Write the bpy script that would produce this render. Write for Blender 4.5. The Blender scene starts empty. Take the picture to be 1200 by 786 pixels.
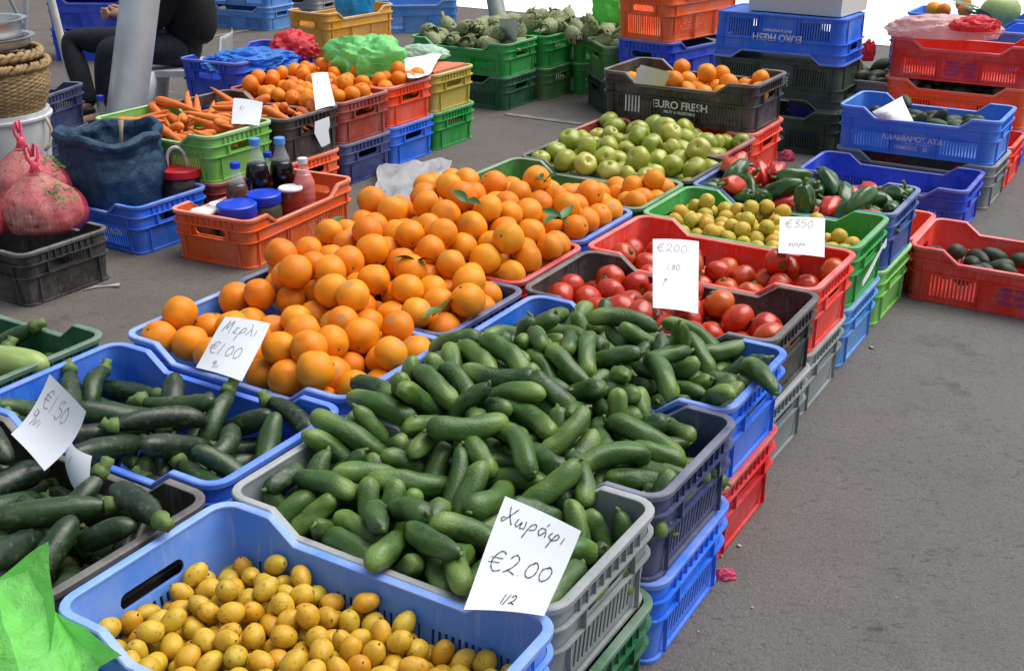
import bpy, bmesh, math, random
from mathutils import Vector, Matrix, Quaternion, Euler, noise
PI = math.pi
SC = bpy.context.scene
COL = SC.collection
R = math.radians

# ------------------------------------------------------------------ camera
F_PX, PITCH, CAM_H = 1356.1, R(23.05), 1.3015     # focal length in photo pixels, tilt down, height above the ground (m)
cam_data = bpy.data.cameras.new('camera'); cam = bpy.data.objects.new('camera', cam_data); COL.objects.link(cam)
cam.location = (0, 0, CAM_H); cam.rotation_euler = (PI/2 - PITCH, 0, 0)
cam_data.sensor_width = 36; cam_data.lens = 36 * F_PX / 1200; cam_data.clip_end = 400; cam_data.clip_start = .02
SC.camera = cam

def ray(px, py):
    dx = (px - 600) / F_PX; dy = -(py - 393) / F_PX
    cp, sp = math.cos(PITCH), math.sin(PITCH)
    return Vector((dx, cp + dy*sp, -sp + dy*cp))
def at(px, py, z=0):                    # measured point of the photo, on the level z
    d = ray(px, py); t = (z - CAM_H) / d.z
    return Vector((d.x*t, d.y*t, z))
def aty(px, py, Y):                     # the same, at the distance Y
    d = ray(px, py); t = Y / d.y
    return Vector((d.x*t, Y, CAM_H + d.z*t))

# ------------------------------------------------------------------ helpers
def tag(o, label=None, cat=None, group=None, kind=None):
    if label: o['label'] = label
    if cat: o['category'] = cat
    if group: o['group'] = group
    if kind: o['kind'] = kind
    return o
def link(o, parent=None):
    COL.objects.link(o)
    if parent is not None: o.parent = parent
    return o
def empty(name, loc=(0, 0, 0), rz=0, label=None, cat=None, group=None):
    o = bpy.data.objects.new(name, None); o.empty_display_size = .05
    o.location = loc; o.rotation_euler = (0, 0, rz)
    link(o); tag(o, label, cat, group); return o
def mesh_from(bm, name, smooth=True, normals=True):
    if normals: bmesh.ops.recalc_face_normals(bm, faces=bm.faces)
    me = bpy.data.meshes.new(name); bm.to_mesh(me); bm.free()
    if smooth: me.polygons.foreach_set('use_smooth', [True]*len(me.polygons))
    return me
def obj(name, me, mat=None, parent=None, loc=None):
    o = bpy.data.objects.new(name, me)
    if mat is not None:
        ms = mat if isinstance(mat, (list, tuple)) else [mat]
        if len(me.materials) == 0:
            for m in ms: me.materials.append(m)
        elif [m for m in me.materials] != list(ms):
            for i, m in enumerate(ms):
                o.material_slots[i].link = 'OBJECT'; o.material_slots[i].material = m
    if loc is not None: o.location = loc
    return link(o, parent)
def smooth_by_angle(me, deg=35):
    me.polygons.foreach_set('use_smooth', [True]*len(me.polygons))
    bm = bmesh.new(); bm.from_mesh(me)
    a = R(deg)
    for e in bm.edges:
        if len(e.link_faces) == 2 and e.calc_face_angle(0) > a: e.smooth = False
    bm.to_mesh(me); bm.free(); return me
def add_box(bm, c, s, rot=None):
    r = bmesh.ops.create_cube(bm, size=1)
    M = Matrix.Translation(Vector(c)) @ (rot.to_matrix().to_4x4() if rot is not None else Matrix()) @ Matrix.Diagonal((*s, 1))
    bmesh.ops.transform(bm, matrix=M, verts=r['verts']); return r['verts']
def add_tube(bm, pts, rad, seg=10, cap=True):
    """tube along points; rad a number or one per point"""
    pts = [Vector(p) for p in pts]; n = len(pts)
    rs = rad if isinstance(rad, (list, tuple)) else [rad]*n
    rings = []; prev = None
    for i, p in enumerate(pts):
        t = (pts[min(i+1, n-1)] - pts[max(i-1, 0)]).normalized()
        if prev is None:
            a = t.orthogonal().normalized()
        else:
            a = (prev - t*prev.dot(t)).normalized()
        prev = a; b = t.cross(a)
        rings.append([bm.verts.new(p + (a*math.cos(2*PI*k/seg) + b*math.sin(2*PI*k/seg))*rs[i]) for k in range(seg)])
    for i in range(n-1):
        for k in range(seg):
            bm.faces.new((rings[i][k], rings[i][(k+1) % seg], rings[i+1][(k+1) % seg], rings[i+1][k]))
    if cap:
        bm.faces.new(rings[0][::-1]); bm.faces.new(rings[-1])
    return rings
def add_lathe(bm, prof, seg=32, c=(0, 0, 0), fn=None, close=True):
    """prof: list of (r, z); fn(angle, r, z) -> (r, z) for folds"""
    rings = []
    for (r, z) in prof:
        ring = []
        for k in range(seg):
            a = 2*PI*k/seg
            rr, zz = (r, z) if fn is None else fn(a, r, z)
            ring.append(bm.verts.new((c[0] + rr*math.cos(a), c[1] + rr*math.sin(a), c[2] + zz)))
        rings.append(ring)
    for i in range(len(rings)-1):
        for k in range(seg):
            bm.faces.new((rings[i][k], rings[i][(k+1) % seg], rings[i+1][(k+1) % seg], rings[i+1][k]))
    if close:
        bm.faces.new(rings[0][::-1]); bm.faces.new(rings[-1])
    return rings

# ------------------------------------------------------------------ materials
def new_mat(name):
    m = bpy.data.materials.new(name); m.use_nodes = True
    nt = m.node_tree; b = nt.nodes['Principled BSDF']; return m, nt, b
def nd(nt, t, **kw):
    n = nt.nodes.new(t)
    for k, v in kw.items():
        if k in n.inputs: n.inputs[k].default_value = v
        else: setattr(n, k, v)
    return n
def ramp(nt, fac, stops):
    n = nt.nodes.new('ShaderNodeValToRGB'); e = n.color_ramp.elements
    while len(e) < len(stops): e.new(.5)
    for i, (p, c) in enumerate(stops):
        e[i].position = p; e[i].color = (*c, 1) if len(c) == 3 else c
    nt.links.new(fac, n.inputs[0]); return n.outputs[0]
def mixc(nt, fac, a, b, mode='MIX'):
    n = nt.nodes.new('ShaderNodeMix'); n.data_type = 'RGBA'; n.blend_type = mode
    for s, v in ((0, fac), (6, a), (7, b)):
        if hasattr(v, 'node'): nt.links.new(v, n.inputs[s])
        else: n.inputs[s].default_value = v if s == 0 else (*v, 1)
    return n.outputs[2]
def math_n(nt, op, a, b=None, c=None, clamp=False):
    n = nt.nodes.new('ShaderNodeMath'); n.operation = op; n.use_clamp = clamp
    for i, v in enumerate((a, b, c)):
        if v is None: continue
        if hasattr(v, 'node'): nt.links.new(v, n.inputs[i])
        else: n.inputs[i].default_value = v
    return n.outputs[0]
def noise_n(nt, vec, scale, detail=3, rough=.55, dim=None):
    n = nt.nodes.new('ShaderNodeTexNoise'); n.inputs['Scale'].default_value = scale
    n.inputs['Detail'].default_value = detail; n.inputs['Roughness'].default_value = rough
    if vec is not None: nt.links.new(vec, n.inputs['Vector'])
    return n
def bump(nt, b, h, strength=.3, dist=.002):
    n = nt.nodes.new('ShaderNodeBump'); n.inputs['Strength'].default_value = strength; n.inputs['Distance'].default_value = dist
    nt.links.new(h, n.inputs['Height']); nt.links.new(n.outputs[0], b.inputs['Normal']); return n
def shifted(nt):
    """object coordinates shifted by a per-object random amount, so no two copies look alike"""
    tc = nt.nodes.new('ShaderNodeTexCoord'); oi = nt.nodes.new('ShaderNodeObjectInfo')
    v = nt.nodes.new('ShaderNodeVectorMath'); v.operation = 'SCALE'
    cx = nt.nodes.new('ShaderNodeCombineXYZ'); nt.links.new(oi.outputs['Random'], cx.inputs[0]); nt.links.new(oi.outputs['Random'], cx.inputs[2])
    nt.links.new(cx.outputs[0], v.inputs[0]); v.inputs['Scale'].default_value = 7.3
    a = nt.nodes.new('ShaderNodeVectorMath'); a.operation = 'ADD'
    nt.links.new(tc.outputs['Object'], a.inputs[0]); nt.links.new(v.outputs[0], a.inputs[1])
    return a.outputs[0], tc.outputs['Object'], oi.outputs['Random']

_pl = {}
def plastic(key, rgb, wear=.35, rough=.42, rim=False):
    wear = wear*.85 + .14
    k = (key, rim)
    if k in _pl: return _pl[k]
    m, nt, b = new_mat(key + (' worn rim' if rim else ' plastic'))
    v, tc, rnd = shifted(nt)
    lum = .3*rgb[0] + .6*rgb[1] + .1*rgb[2]
    pale = tuple(min(1, c*.55 + .42*(.5 + lum)) for c in rgb)
    dirt = (.20, .17, .14)
    n1 = noise_n(nt, v, 9, 6, .65); n2 = noise_n(nt, v, 70, 4, .7)
    hs = nt.nodes.new('ShaderNodeHueSaturation'); hs.inputs['Color'].default_value = (*rgb, 1)
    nt.links.new(math_n(nt, 'MULTIPLY_ADD', rnd, .16, .92), hs.inputs['Value'])
    base = mixc(nt, math_n(nt, 'MULTIPLY', ramp(nt, n1.outputs[0], [(.40, (0, 0, 0)), (.68, (1, 1, 1))]), wear*.75), hs.outputs[0], pale)
    # long vertical and horizontal scuffs
    mp = nt.nodes.new('ShaderNodeMapping'); mp.inputs['Scale'].default_value = (60, 60, 5); nt.links.new(v, mp.inputs[0])
    sc = noise_n(nt, mp.outputs[0], 1.6, 5, .7)
    base = mixc(nt, math_n(nt, 'MULTIPLY', ramp(nt, sc.outputs[0], [(.57, (0, 0, 0)), (.66, (1, 1, 1))]), wear*.8), base, pale)
    # dirt that settles low and in patches
    sep = nt.nodes.new('ShaderNodeSeparateXYZ'); nt.links.new(tc, sep.inputs[0])
    low = math_n(nt, 'MULTIPLY_ADD', sep.outputs[2], -7, 1.0, clamp=True)
    dfac = math_n(nt, 'MULTIPLY', ramp(nt, n2.outputs[0], [(.4, (0, 0, 0)), (.72, (1, 1, 1))]), math_n(nt, 'MULTIPLY_ADD', low, wear*.55, wear*.14), clamp=True)
    base = mixc(nt, dfac, base, dirt)
    if rim:
        e = ramp(nt, n1.outputs[0], [(.3, (.15, .15, .15)), (.62, (1, 1, 1))])
        base = mixc(nt, math_n(nt, 'MULTIPLY', e, min(.75, wear*1.5)), base, pale)
        n3 = noise_n(nt, v, 160, 3, .7)
        base = mixc(nt, math_n(nt, 'MULTIPLY', ramp(nt, n3.outputs[0], [(.55, (0, 0, 0)), (.7, (1, 1, 1))]), wear*.7), base, dirt)
    nt.links.new(base, b.inputs['Base Color'])
    nt.links.new(ramp(nt, n1.outputs[0], [(.3, (rough-.06,)*3), (.8, (rough+.22,)*3)]), b.inputs['Roughness'])
    b.inputs['Specular IOR Level'].default_value = .45
    bump(nt, b, n2.outputs[0], .25, .0012)
    _pl[k] = m; return m
def simple_mat(name, rgb, rough=.5, spec=.5, bump_s=0, bscale=60, metal=0, var=.12, trans=0, alpha=None):
    m, nt, b = new_mat(name)
    v, tc, rnd = shifted(nt)
    n1 = noise_n(nt, v, bscale*.3, 4)
    c = mixc(nt, ramp(nt, n1.outputs[0], [(.3, (0, 0, 0)), (.7, (1, 1, 1))]), tuple(x*(1-var) for x in rgb), tuple(min(1, x*(1+var)) for x in rgb))
    nt.links.new(c, b.inputs['Base Color'])
    b.inputs['Roughness'].default_value = rough; b.inputs['Specular IOR Level'].default_value = spec
    b.inputs['Metallic'].default_value = metal; b.inputs['Transmission Weight'].default_value = trans
    if bump_s:
        n2 = noise_n(nt, v, bscale, 4); bump(nt, b, n2.outputs[0], bump_s, .003)
    return m

PAL = dict(                      # real plastic colours, linear
    loquat_blue=(.085, .27, .86), royal=(.006, .065, .66), blue=(.008, .17, .86), navy=(.022, .038, .14), grey=(.20, .235, .245),
    black=(.020, .019, .019), brownblack=(.034, .024, .021), red=(.86, .030, .010), crimson=(.62, .008, .016), orange=(.90, .13, .005),
    deep_orange=(.75, .10, .008), brick=(.36, .035, .014), redorange=(.88, .07, .008), green=(.004, .36, .045), dark_green=(.004, .12, .04),
    olive_green=(.055, .22, .04), light_green=(.19, .56, .08), yellow=(.56, .44, .035), amber=(.74, .36, .004), sky_blue=(.07, .29, .70),
    darkblue=(.010, .085, .38), cyprus_blue=(.05, .25, .86), bottle_green=(.014, .055, .030), pale_grey=(.42, .42, .38), zuc_blue=(.02, .18, .88),
    navy2=(.012, .035, .21), midblue=(.02, .15, .55))

# ------------------------------------------------------------------ the crate
CL, CW, CHT, STEP = .6, .325, .1724, .173      # outside length, width, height; rise per crate in a stack
CR = .034
def perimeter(L, W, xs, ys, r=CR, arc=5):
    """stations round a rounded rectangle: (x, y, nx, ny, side)  side: 'f','b' long sides, 'l','r' short ends, 'c' corner"""
    a, b = L/2, W/2; out = []
    for x in xs: out.append((x, -b, 0, -1, 'f'))
    for k in range(1, arc): t = -PI/2 + PI/2*k/arc; out.append((a-r+r*math.cos(t), -b+r+r*math.sin(t), math.cos(t), math.sin(t), 'c'))
    for y in ys: out.append((a, y, 1, 0, 'r'))
    for k in range(1, arc): t = PI/2*k/arc; out.append((a-r+r*math.cos(t), b-r+r*math.sin(t), math.cos(t), math.sin(t), 'c'))
    for x in reversed(xs): out.append((x, b, 0, 1, 'b'))
    for k in range(1, arc): t = PI/2 + PI/2*k/arc; out.append((-a+r+r*math.cos(t), b-r+r*math.sin(t), math.cos(t), math.sin(t), 'c'))
    for y in reversed(ys): out.append((-a, y, -1, 0, 'l'))
    for k in range(1, arc): t = PI + PI/2*k/arc; out.append((-a+r+r*math.cos(t), -b+r+r*math.sin(t), math.cos(t), math.sin(t), 'c'))
    return out
def crate_top(s, h, L=CL, dip=.036):
    if s[4] not in 'fb': return h
    d = abs(s[0]); hi, lo = L/2 - .095, L/2 - .142
    if d >= hi: return h
    if d <= lo: return h - dip
    return h - dip*(hi-d)/(hi-lo)
def taper(z, h): return -.011*(1 - min(1, z/(h*.75)))
def band(bm, st, prof, h):
    """ridge swept round the crate: prof = [(outwards, z)], z may be callable on the station"""
    rings = []
    for s in st:
        ring = []
        for (o, z) in prof:
            zz = z(s) if callable(z) else z
            oo = o + taper(zz, h)
            ring.append(bm.verts.new((s[0]+s[2]*oo, s[1]+s[3]*oo, zz)))
        rings.append(ring)
    n, m = len(rings), len(prof)
    for i in range(n):
        A, B = rings[i], rings[(i+1) % n]
        for k in range(m):
            bm.faces.new((A[k], B[k], B[(k+1) % m], A[(k+1) % m]))
_crates = {}
def crate_meshes(kind='side', h=CHT, L=CL, W=CW):
    """kind: 'side' slits in the long sides, 'both' slits in the ends too, 'plain' closed panels"""
    key = (kind, h, L, W)
    if key in _crates: return _crates[key]
    a, b = L/2, W/2
    xs = {-(a-CR), a-CR, -(a-.095), a-.095, -(a-.142), a-.142, 0, -.08, .08}
    slx = []
    if kind in ('side', 'both'):
        x = a - .2
        while x < a - .062: slx.append(x); x += .0115
        x = 0
    slx = [q for q in slx] + [-q-.005 for q in slx]
    if kind == 'both':
        x = -.075
        while x < .078: slx.append(x); x += .0125
    for q in slx: xs |= {round(q, 5), round(q+.005, 5)}
    xs = sorted(xs); clean = [xs[0]]
    for q in xs[1:]:
        if q - clean[-1] > .0012: clean.append(q)
    xs = clean
    hw = .062; rr = .0135; zc = h*.655
    ys = {-(b-CR), b-CR}
    for k in range(0, 7):
        d = hw - rr + rr*math.sin(PI/2*k/6)
        ys |= {round(d, 5), round(-d, 5)}
    sly = []
    if kind == 'both':
        y = -.102
        while y < .1: sly.append(y); y += .0135
        for q in sly: ys |= {round(q, 5), round(q+.006, 5)}
    ys = sorted(ys); clean = [ys[0]]
    for q in ys[1:]:
        if q - clean[-1] > .0008: clean.append(q)
    ys = clean
    st = perimeter(L, W, xs, ys)
    zb, zt = h*.12, h*.5
    bm = bmesh.new(); cols = []
    for s in st:
        top = crate_top(s, h, L) - .001
        if s[4] in 'lr':
            d = abs(s[1])
            hh = rr if d <= hw-rr else (math.sqrt(max(0, rr*rr-(d-hw+rr)**2)) if d < hw else 0)
            lo, hi = zc - max(hh, .0004), zc + max(hh, .0004)
        else: lo, hi = zc-.002, zc+.002
        zz = [.002, zb, zt, lo, hi, top]
        cols.append([bm.verts.new((s[0]+s[2]*taper(z, h), s[1]+s[3]*taper(z, h), z)) for z in zz])
    n = len(st)
    def is_slit(s0, s1):
        m = None
        if s0[4] in 'fb' and s1[4] == s0[4]:
            mx = (s0[0]+s1[0])/2
            return any(q+.0002 < mx < q+.0048 for q in slx) and abs(s0[0]-s1[0]) < .0065
        if s0[4] in 'lr' and s1[4] == s0[4]:
            my = (s0[1]+s1[1])/2
            return any(q+.0002 < my < q+.0058 for q in sly)
        return False
    for i in range(n):
        s0, s1 = st[i], st[(i+1) % n]
        for j in range(5):
            if j == 1 and is_slit(s0, s1): continue
            if j == 3 and s0[4] in 'lr' and s1[4] == s0[4] and max(abs(s0[1]), abs(s1[1])) <= hw+1e-6: continue
            bm.faces.new((cols[i][j], cols[(i+1) % n][j], cols[(i+1) % n][j+1], cols[i][j+1]))
    bmesh.ops.recalc_face_normals(bm, faces=bm.faces)
    bmesh.ops.solidify(bm, geom=bm.faces[:], thickness=.0035)
    # base plate with openings between its ribs
    st2 = perimeter(L-.03, W-.03, [-(a-CR), a-CR], [-(b-CR), b-CR])
    v0 = [bm.verts.new((s[0], s[1], .004)) for s in st2]; v1 = [bm.verts.new((s[0], s[1], .008)) for s in st2]
    bm.faces.new(v0[::-1]); bm.faces.new(v1)
    for i in range(len(v0)): bm.faces.new((v0[i], v0[(i+1) % len(v0)], v1[(i+1) % len(v0)], v1[i]))
    # horizontal ridges and the foot
    st3 = perimeter(L, W, [-(a-CR), -(a-.095), -(a-.142), 0, a-.142, a-.095, a-CR], [-(b-CR), -.07, .07, b-CR])
    for z, o, t in ((h*.765, .0095, .0035), (h*.535, .0095, .0035)):
        band(bm, st3, [(.001, z-t/2), (o, z-t/2), (o, z+t/2), (.001, z+t/2)], h)
    band(bm, st3, [(.001, .0), (.0075, .0), (.0075, .007), (.001, .008)], h)
    # vertical ribs
    def rib(x, y, nx, ny, z0, z1, o=.0085, t=.003):
        m0 = taper((z0+z1)/2, h); f = (o-.001)/2 + m0 + .001
        sx, sy = (abs(nx)*(o-.001) + abs(ny)*t), (abs(ny)*(o-.001) + abs(nx)*t)
        add_box(bm, (x+nx*f, y+ny*f, (z0+z1)/2), (sx, sy, z1-z0))
    for sgn in (-1, 1):
        for x in (a-.046, a-.205, .082):
            for q in (-x, x): rib(q, sgn*b, 0, sgn, .0072, h*.535-.002)
        for x in (a-.046,):
            for q in (-x, x): rib(q, sgn*b, 0, sgn, h*.535+.002, h*.765-.002)
        for y in (-.112, .112): rib(sgn*a, y, sgn, 0, .0072, h*.535-.002)
        for y in (-.079, .079): rib(sgn*a, y, sgn, 0, h*.535+.002, h*.765-.002, o=.0095, t=.004)
        for k in range(9): rib(sgn*a, -.096+.024*k, sgn, 0, h*.765+.002, h-.006, o=.006, t=.0025)
    body = smooth_by_angle(mesh_from(bm, 'crate body'), 32)
    # rim: rolled lip
    bm = bmesh.new()
    T = lambda d: (lambda s: crate_top(s, h, L) + d)
    st4 = perimeter(L, W, [-(a-CR), -(a-.088), -(a-.095), -(a-.101), -(a-.136), -(a-.142), -(a-.15), 0, a-.15, a-.142, a-.136, a-.101, a-.095, a-.088, a-CR], [-(b-CR), 0, b-CR])
    band(bm, st4, [(-.0055, T(-.004)), (.0055, T(-.004)), (.0055, T(-.011)), (.0085, T(-.011)), (.0095, T(-.002)), (.0075, T(.0005)), (-.003, T(.0005)), (-.0055, T(-.001))], h)
    rim = smooth_by_angle(mesh_from(bm, 'crate rim'), 40)
    _crates[key] = (body, rim); return _crates[key]

def fit(z, cs, yaw=None):
    P = [(at(px, py, z), ((CL/2 if k[1] == 'R' else -CL/2), (-CW/2 if k[0] == 'N' else CW/2))) for k, (px, py) in cs.items()]
    n = len(P); mx = sum(p[0].x for p in P)/n; my = sum(p[0].y for p in P)/n
    qx = sum(p[1][0] for p in P)/n; qy = sum(p[1][1] for p in P)/n
    if yaw is None:
        s = c = 0
        for q, (u, v) in P: X, Y = q.x-mx, q.y-my; u -= qx; v -= qy; c += u*X+v*Y; s += u*Y-v*X
        a = math.atan2(s, c)
    else: a = R(yaw)
    return mx-(qx*math.cos(a)-qy*math.sin(a)), my-(qx*math.sin(a)+qy*math.cos(a)), a
# ------------------------------------------------------------------ where things stand
GRID = R(-31.5)                       # every stall row lies along one direction
def uv(u, v): return (u*math.cos(GRID) - v*math.sin(GRID), u*math.sin(GRID) + v*math.cos(GRID))
_rj = random.Random(5)
REG = {}                              # crate name -> (x, y, yaw, floor height)
def crate(key, x, y, yaw, z, col, kind, label, group='market produce crates', wear=.35, flip=False, h=CHT):
    body, rim = crate_meshes(kind, h)
    t = empty('plastic_crate', (x, y, z), yaw, label, 'crate', group)
    if flip:
        t.rotation_euler = (PI, 0, yaw); t.location.z = z + h
    obj('body', body, plastic(col, PAL[col], wear), t)
    obj('rim', rim, plastic(col, PAL[col], wear, rim=True), t)
    REG[key] = (x, y, yaw, z); return t
def stack(key, u, v, items, jit=.9, **kw):
    """items from the ground up: (colour, kind, label[, wear])"""
    x, y = uv(u, v); out = []
    for i, it in enumerate(items):
        a = GRID + R(_rj.uniform(-jit, jit)) if i < len(items)-1 or jit == 0 else GRID + R(_rj.uniform(-jit, jit)*.5)
        dx, dy = (_rj.uniform(-.006, .006), _rj.uniform(-.003, .003)) if i < len(items)-1 else (0, 0)
        out.append(crate('%s%d' % (key, i), x+dx, y+dy, a, i*STEP + (.0006 if i == 0 else 0), it[0], it[1], it[2], wear=it[3] if len(it) > 3 else .35, **kw))
    return out
GR = 'market produce crates'
# --- the row along the aisle, near to far
stack('a0', -.914, .952, [('loquat_blue', 'both', 'light blue crate underneath the front crate of yellow loquats'), ('loquat_blue', 'both', 'light blue crate in the foreground holding ripe yellow loquats', .3)])
stack('a1', -.928, 1.296, [('dark_green', 'both', 'dark green crate under the grey crate of cucumbers'), ('grey', 'both', 'dusty grey crate of cucumbers behind the loquats, with the largest handwritten card', .5)])
stack('a2', -.93, 1.641, [('blue', 'both', 'bright blue crate on the asphalt under the navy cucumber crate'), ('navy', 'both', 'dusty navy crate full of cucumbers beside the aisle', .4)])
stack('a3', -.955, 1.987, [('crimson', 'side', 'crimson red crate on the asphalt under the bright blue cucumber crate', .25), ('blue', 'side', 'bright blue crate of cucumbers just in front of the black tomato crate')])
stack('a4', -.998, 2.332, [('grey', 'side', 'grey crate under the black tomato crate', .5), ('black', 'side', 'black crate of ripe tomatoes with worn grey rim', .45)])
stack('a5', -1.015, 2.677, [('grey', 'side', 'grey crate under the red tomato crate', .5), ('red', 'side', 'bright red crate of tomatoes behind the black tomato crate', .3)])
stack('a6', -1.022, 3.022, [('sky_blue', 'side', 'light blue crate under the green crate of small yellow fruit', .4), ('green', 'side', 'green crate of small yellow fruit with a torn white label on its end', .3)])
stack('a7', -1.019, 3.367, [('light_green', 'side', 'light green crate under the dark blue pepper crate'), ('darkblue', 'side', 'dark blue crate of green and red peppers with pale rim', .45)])
stack('a8', -1.03, 3.712, [('redorange', 'side', 'orange red crate on the ground between the peppers and the red avocado crate', .3)])
# --- second row
stack('b0', -1.545, .945, [('brownblack', 'side', 'dark brown crate underneath the black courgette crate'), ('brownblack', 'side', 'brownish black crate of dark courgettes at the left front', .3)])
stack('b1', -1.562, 1.296, [('royal', 'side', 'royal blue crate underneath the bright blue courgette crate'), ('zuc_blue', 'side', 'bright blue crate of courgettes left of the cucumbers', .22)])
stack('b2', -1.580, 1.660, [('royal', 'side', 'royal blue crate underneath the front crate of oranges'), ('loquat_blue', 'side', 'light blue crate at the front end of the heap of oranges', .3)])
stack('b3', -1.597, 2.006, [('navy', 'side', 'navy crate underneath the second crate of oranges'), ('navy2', 'side', 'navy crate under the heap of oranges, second from its front', .45)])
stack('b4', -1.629, 2.352, [('brick', 'side', 'brick red crate underneath the third crate of oranges'), ('crimson', 'side', 'dark red crate with pale rim under the heap of oranges', .5)])
stack('b5', -1.652, 2.700, [('sky_blue', 'side', 'light blue crate underneath the fourth crate of oranges'), ('blue', 'side', 'blue crate with pale rim at the far end of the heap of oranges', .5)])
stack('b6', -1.649, 3.046, [('green', 'side', 'green crate underneath the olive green crate of oranges'), ('olive_green', 'side', 'olive green crate with a few oranges beside the apples', .4)])
stack('b7', -1.645, 3.391, [('black', 'side', 'black crate underneath the nearer crate of apples'), ('black', 'side', 'black crate of green apples with pale worn rim', .5)])
stack('b8', -1.678, 3.737, [('brick', 'side', 'brick red crate underneath the farther crate of apples'), ('brick', 'side', 'brick red crate holding the back of the apple heap', .45)])
b9 = stack('b9', -1.702, 4.083, [('blue', 'side', 'blue crate at the bottom of the stack behind the apples'), ('redorange', 'side', 'orange red crate directly under the black crate with white lettering', .3), ('black', 'side', 'black crate with white lettering, holding oranges behind the apples', .3)])
# --- third row, cut by the left edge
stack('c1', -2.215, 1.31, [('dark_green', 'side', 'dark green crate underneath the crate of courgettes at the left edge'), ('dark_green', 'side', 'dark green crate of courgettes and a pale marrow at the left edge', .3)])
# --- far side of the aisle
d0 = stack('d0', -.415, 3.665, [('red', 'side', 'bright red crate with three avocados standing alone on the asphalt', .22)])
d1 = stack('d1', -1.0, 4.36, [('royal', 'side', 'royal blue crate on the ground in front of the light blue avocado crate', .18)])
d2 = stack('d2', -.985, 4.76, [('grey', 'side', 'grey crate under the light blue avocado crate', .4), ('cyprus_blue', 'side', 'light blue crate of avocados with pale lettering on its side', .2)])
stack('d2b', -.98, 5.11, [('red', 'side', 'red crate on the ground between the grey crate and the orange stack', .2)])
d3 = stack('d3', -.99, 5.456, [('royal', 'side', 'royal blue crate at the bottom of the red and orange stack'), ('orange', 'side', 'orange crate of dark fruit under the topmost red crate', .25), ('red', 'side', 'red crate with blue print, topmost of its stack at the right', .3)])
stack('d4', -1.10, 5.86, [('midblue', 'side', 'blue crate at the bottom of the stack with the pink bag', .3), ('sky_blue', 'side', 'pale blue crate in the middle of the stack with the pink bag', .3), ('cyprus_blue', 'side', 'light blue crate carrying a pink plastic bag', .3)])
stack('d5', -1.13, 6.30, [('royal', 'side', 'blue crate at the bottom of the stack with the melon'), ('sky_blue', 'side', 'blue crate in the middle of the stack with the melon'), ('cyprus_blue', 'side', 'light blue crate of oranges and a pale melon at the top right', .3)])
stack('d6', -1.45, 5.50, [('royal', 'side', 'royal blue crate beneath the grey crate of dark fruit'), ('grey', 'side', 'small showing grey crate of dark fruit left of the red and orange stack', .3)])
# --- tall stack behind the black crate
x, y = uv(-1.737, 5.249)
e0 = crate('e0', x, y, GRID, .0006, 'bottle_green', 'side', 'bottle green crate at the bottom of the tall stack with upside down crates', GR, .2, h=.2)
e1 = crate('e1', x+.004, y+.002, GRID+R(.5), .201, 'bottle_green', 'side', 'bottle green crate with upside down white lettering in the tall stack', GR, .2, flip=True, h=.2)
e2 = crate('e2', x, y, GRID-R(.3), .4015, 'blue', 'side', 'blue upside down crate with white lettering under the cream box', GR, .12, flip=True, h=.2)
# --- stack whose short ends face the camera, left of the tall one
xx, yy, aa = fit(.40, dict(NL=(805, 48), BL=(728, 43), NR=(838, 40)))
crate('g0', xx, yy, aa, .0006, 'crimson', 'side', 'red crate at the bottom of the stack under the orange slatted crate', GR, h=.2)
crate('g1', xx, yy, aa+R(.5), .201, 'royal', 'side', 'royal blue crate directly under the tall orange slatted crate', GR, .15, h=.2)
g2 = crate('g2', xx, yy, aa, .4015, 'orange', 'both', 'tall orange slatted crate at the top of the stack beside the artichokes', GR, .15, h=.235)
# --- artichoke stall
stack('h1', -3.495, 5.316, [('dark_green', 'side', 'dark green crate under the nearest artichoke crate'), ('green', 'side', 'bright green crate of artichokes with the price card', .2)])
stack('h2', -3.455, 5.665, [('olive_green', 'side', 'olive green crate under the second artichoke crate'), ('green', 'side', 'green crate of heaped artichokes behind the price card', .3)])
q = at(672, 38, .346)
for i, (c, l) in enumerate((('green', 'green crate on the ground at the right end of the artichoke stall'), ('dark_green', 'green crate of artichokes at the right end of their stall'))):
    crate('h3%d' % i, q.x+.3, q.y+.2, R(3), i*STEP + (.0006 if i == 0 else 0), 'green', 'side', l, GR, .25)
q = at(702, 45, .346)
crate('h40', q.x+.27, q.y-.06, R(12), .0006, 'bottle_green', 'side', 'bottle green crate under the small olive crate beside the artichokes', GR)
crate('h41', q.x+.27, q.y-.06, R(12.6), STEP, 'olive_green', 'side', 'olive crate half hidden behind the orange slatted crate', GR)
# --- citrus and carrot stall behind
stack('f1', -3.322, 4.425, [('green', 'side', 'green crate on the asphalt under the yellow crate', .2), ('yellow', 'side', 'mustard yellow crate covered with papers', .3)])
stack('f2', -3.316, 4.078, [('blue', 'side', 'blue crate on the asphalt under the orange red tangerine crate', .25), ('redorange', 'side', 'orange red crate of tangerines between the yellow and the brick red crate', .2)])
stack('f3', -3.295, 3.733, [('navy2', 'side', 'navy crate on the asphalt under the brick red tangerine crate', .25), ('brick', 'side', 'brick red crate of tangerines with fruit showing in its hand hole', .3)])
stack('f4', -3.283, 3.388, [('orange', 'side', 'orange crate under the black carrot crate'), ('brownblack', 'side', 'black crate of carrots with a torn white label on its end', .3)])
stack('f5', -3.319, 3.043, [('brick', 'side', 'dark red crate under the light green carrot crate'), ('light_green', 'side', 'light green crate of carrots', .2)])
stack('f6', -3.335, 2.697, [('blue', 'side', 'blue crate on the ground holding the blue sack', .25)])
xx, yy, aa = fit(.173, dict(BL=(201, 243), NL=(285, 263), NR=(415, 206)))
f7 = crate('f7', xx, yy, aa, .0006, 'orange', 'side', 'orange crate of bottles and jars with pale printed lines', GR, .15)
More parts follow.
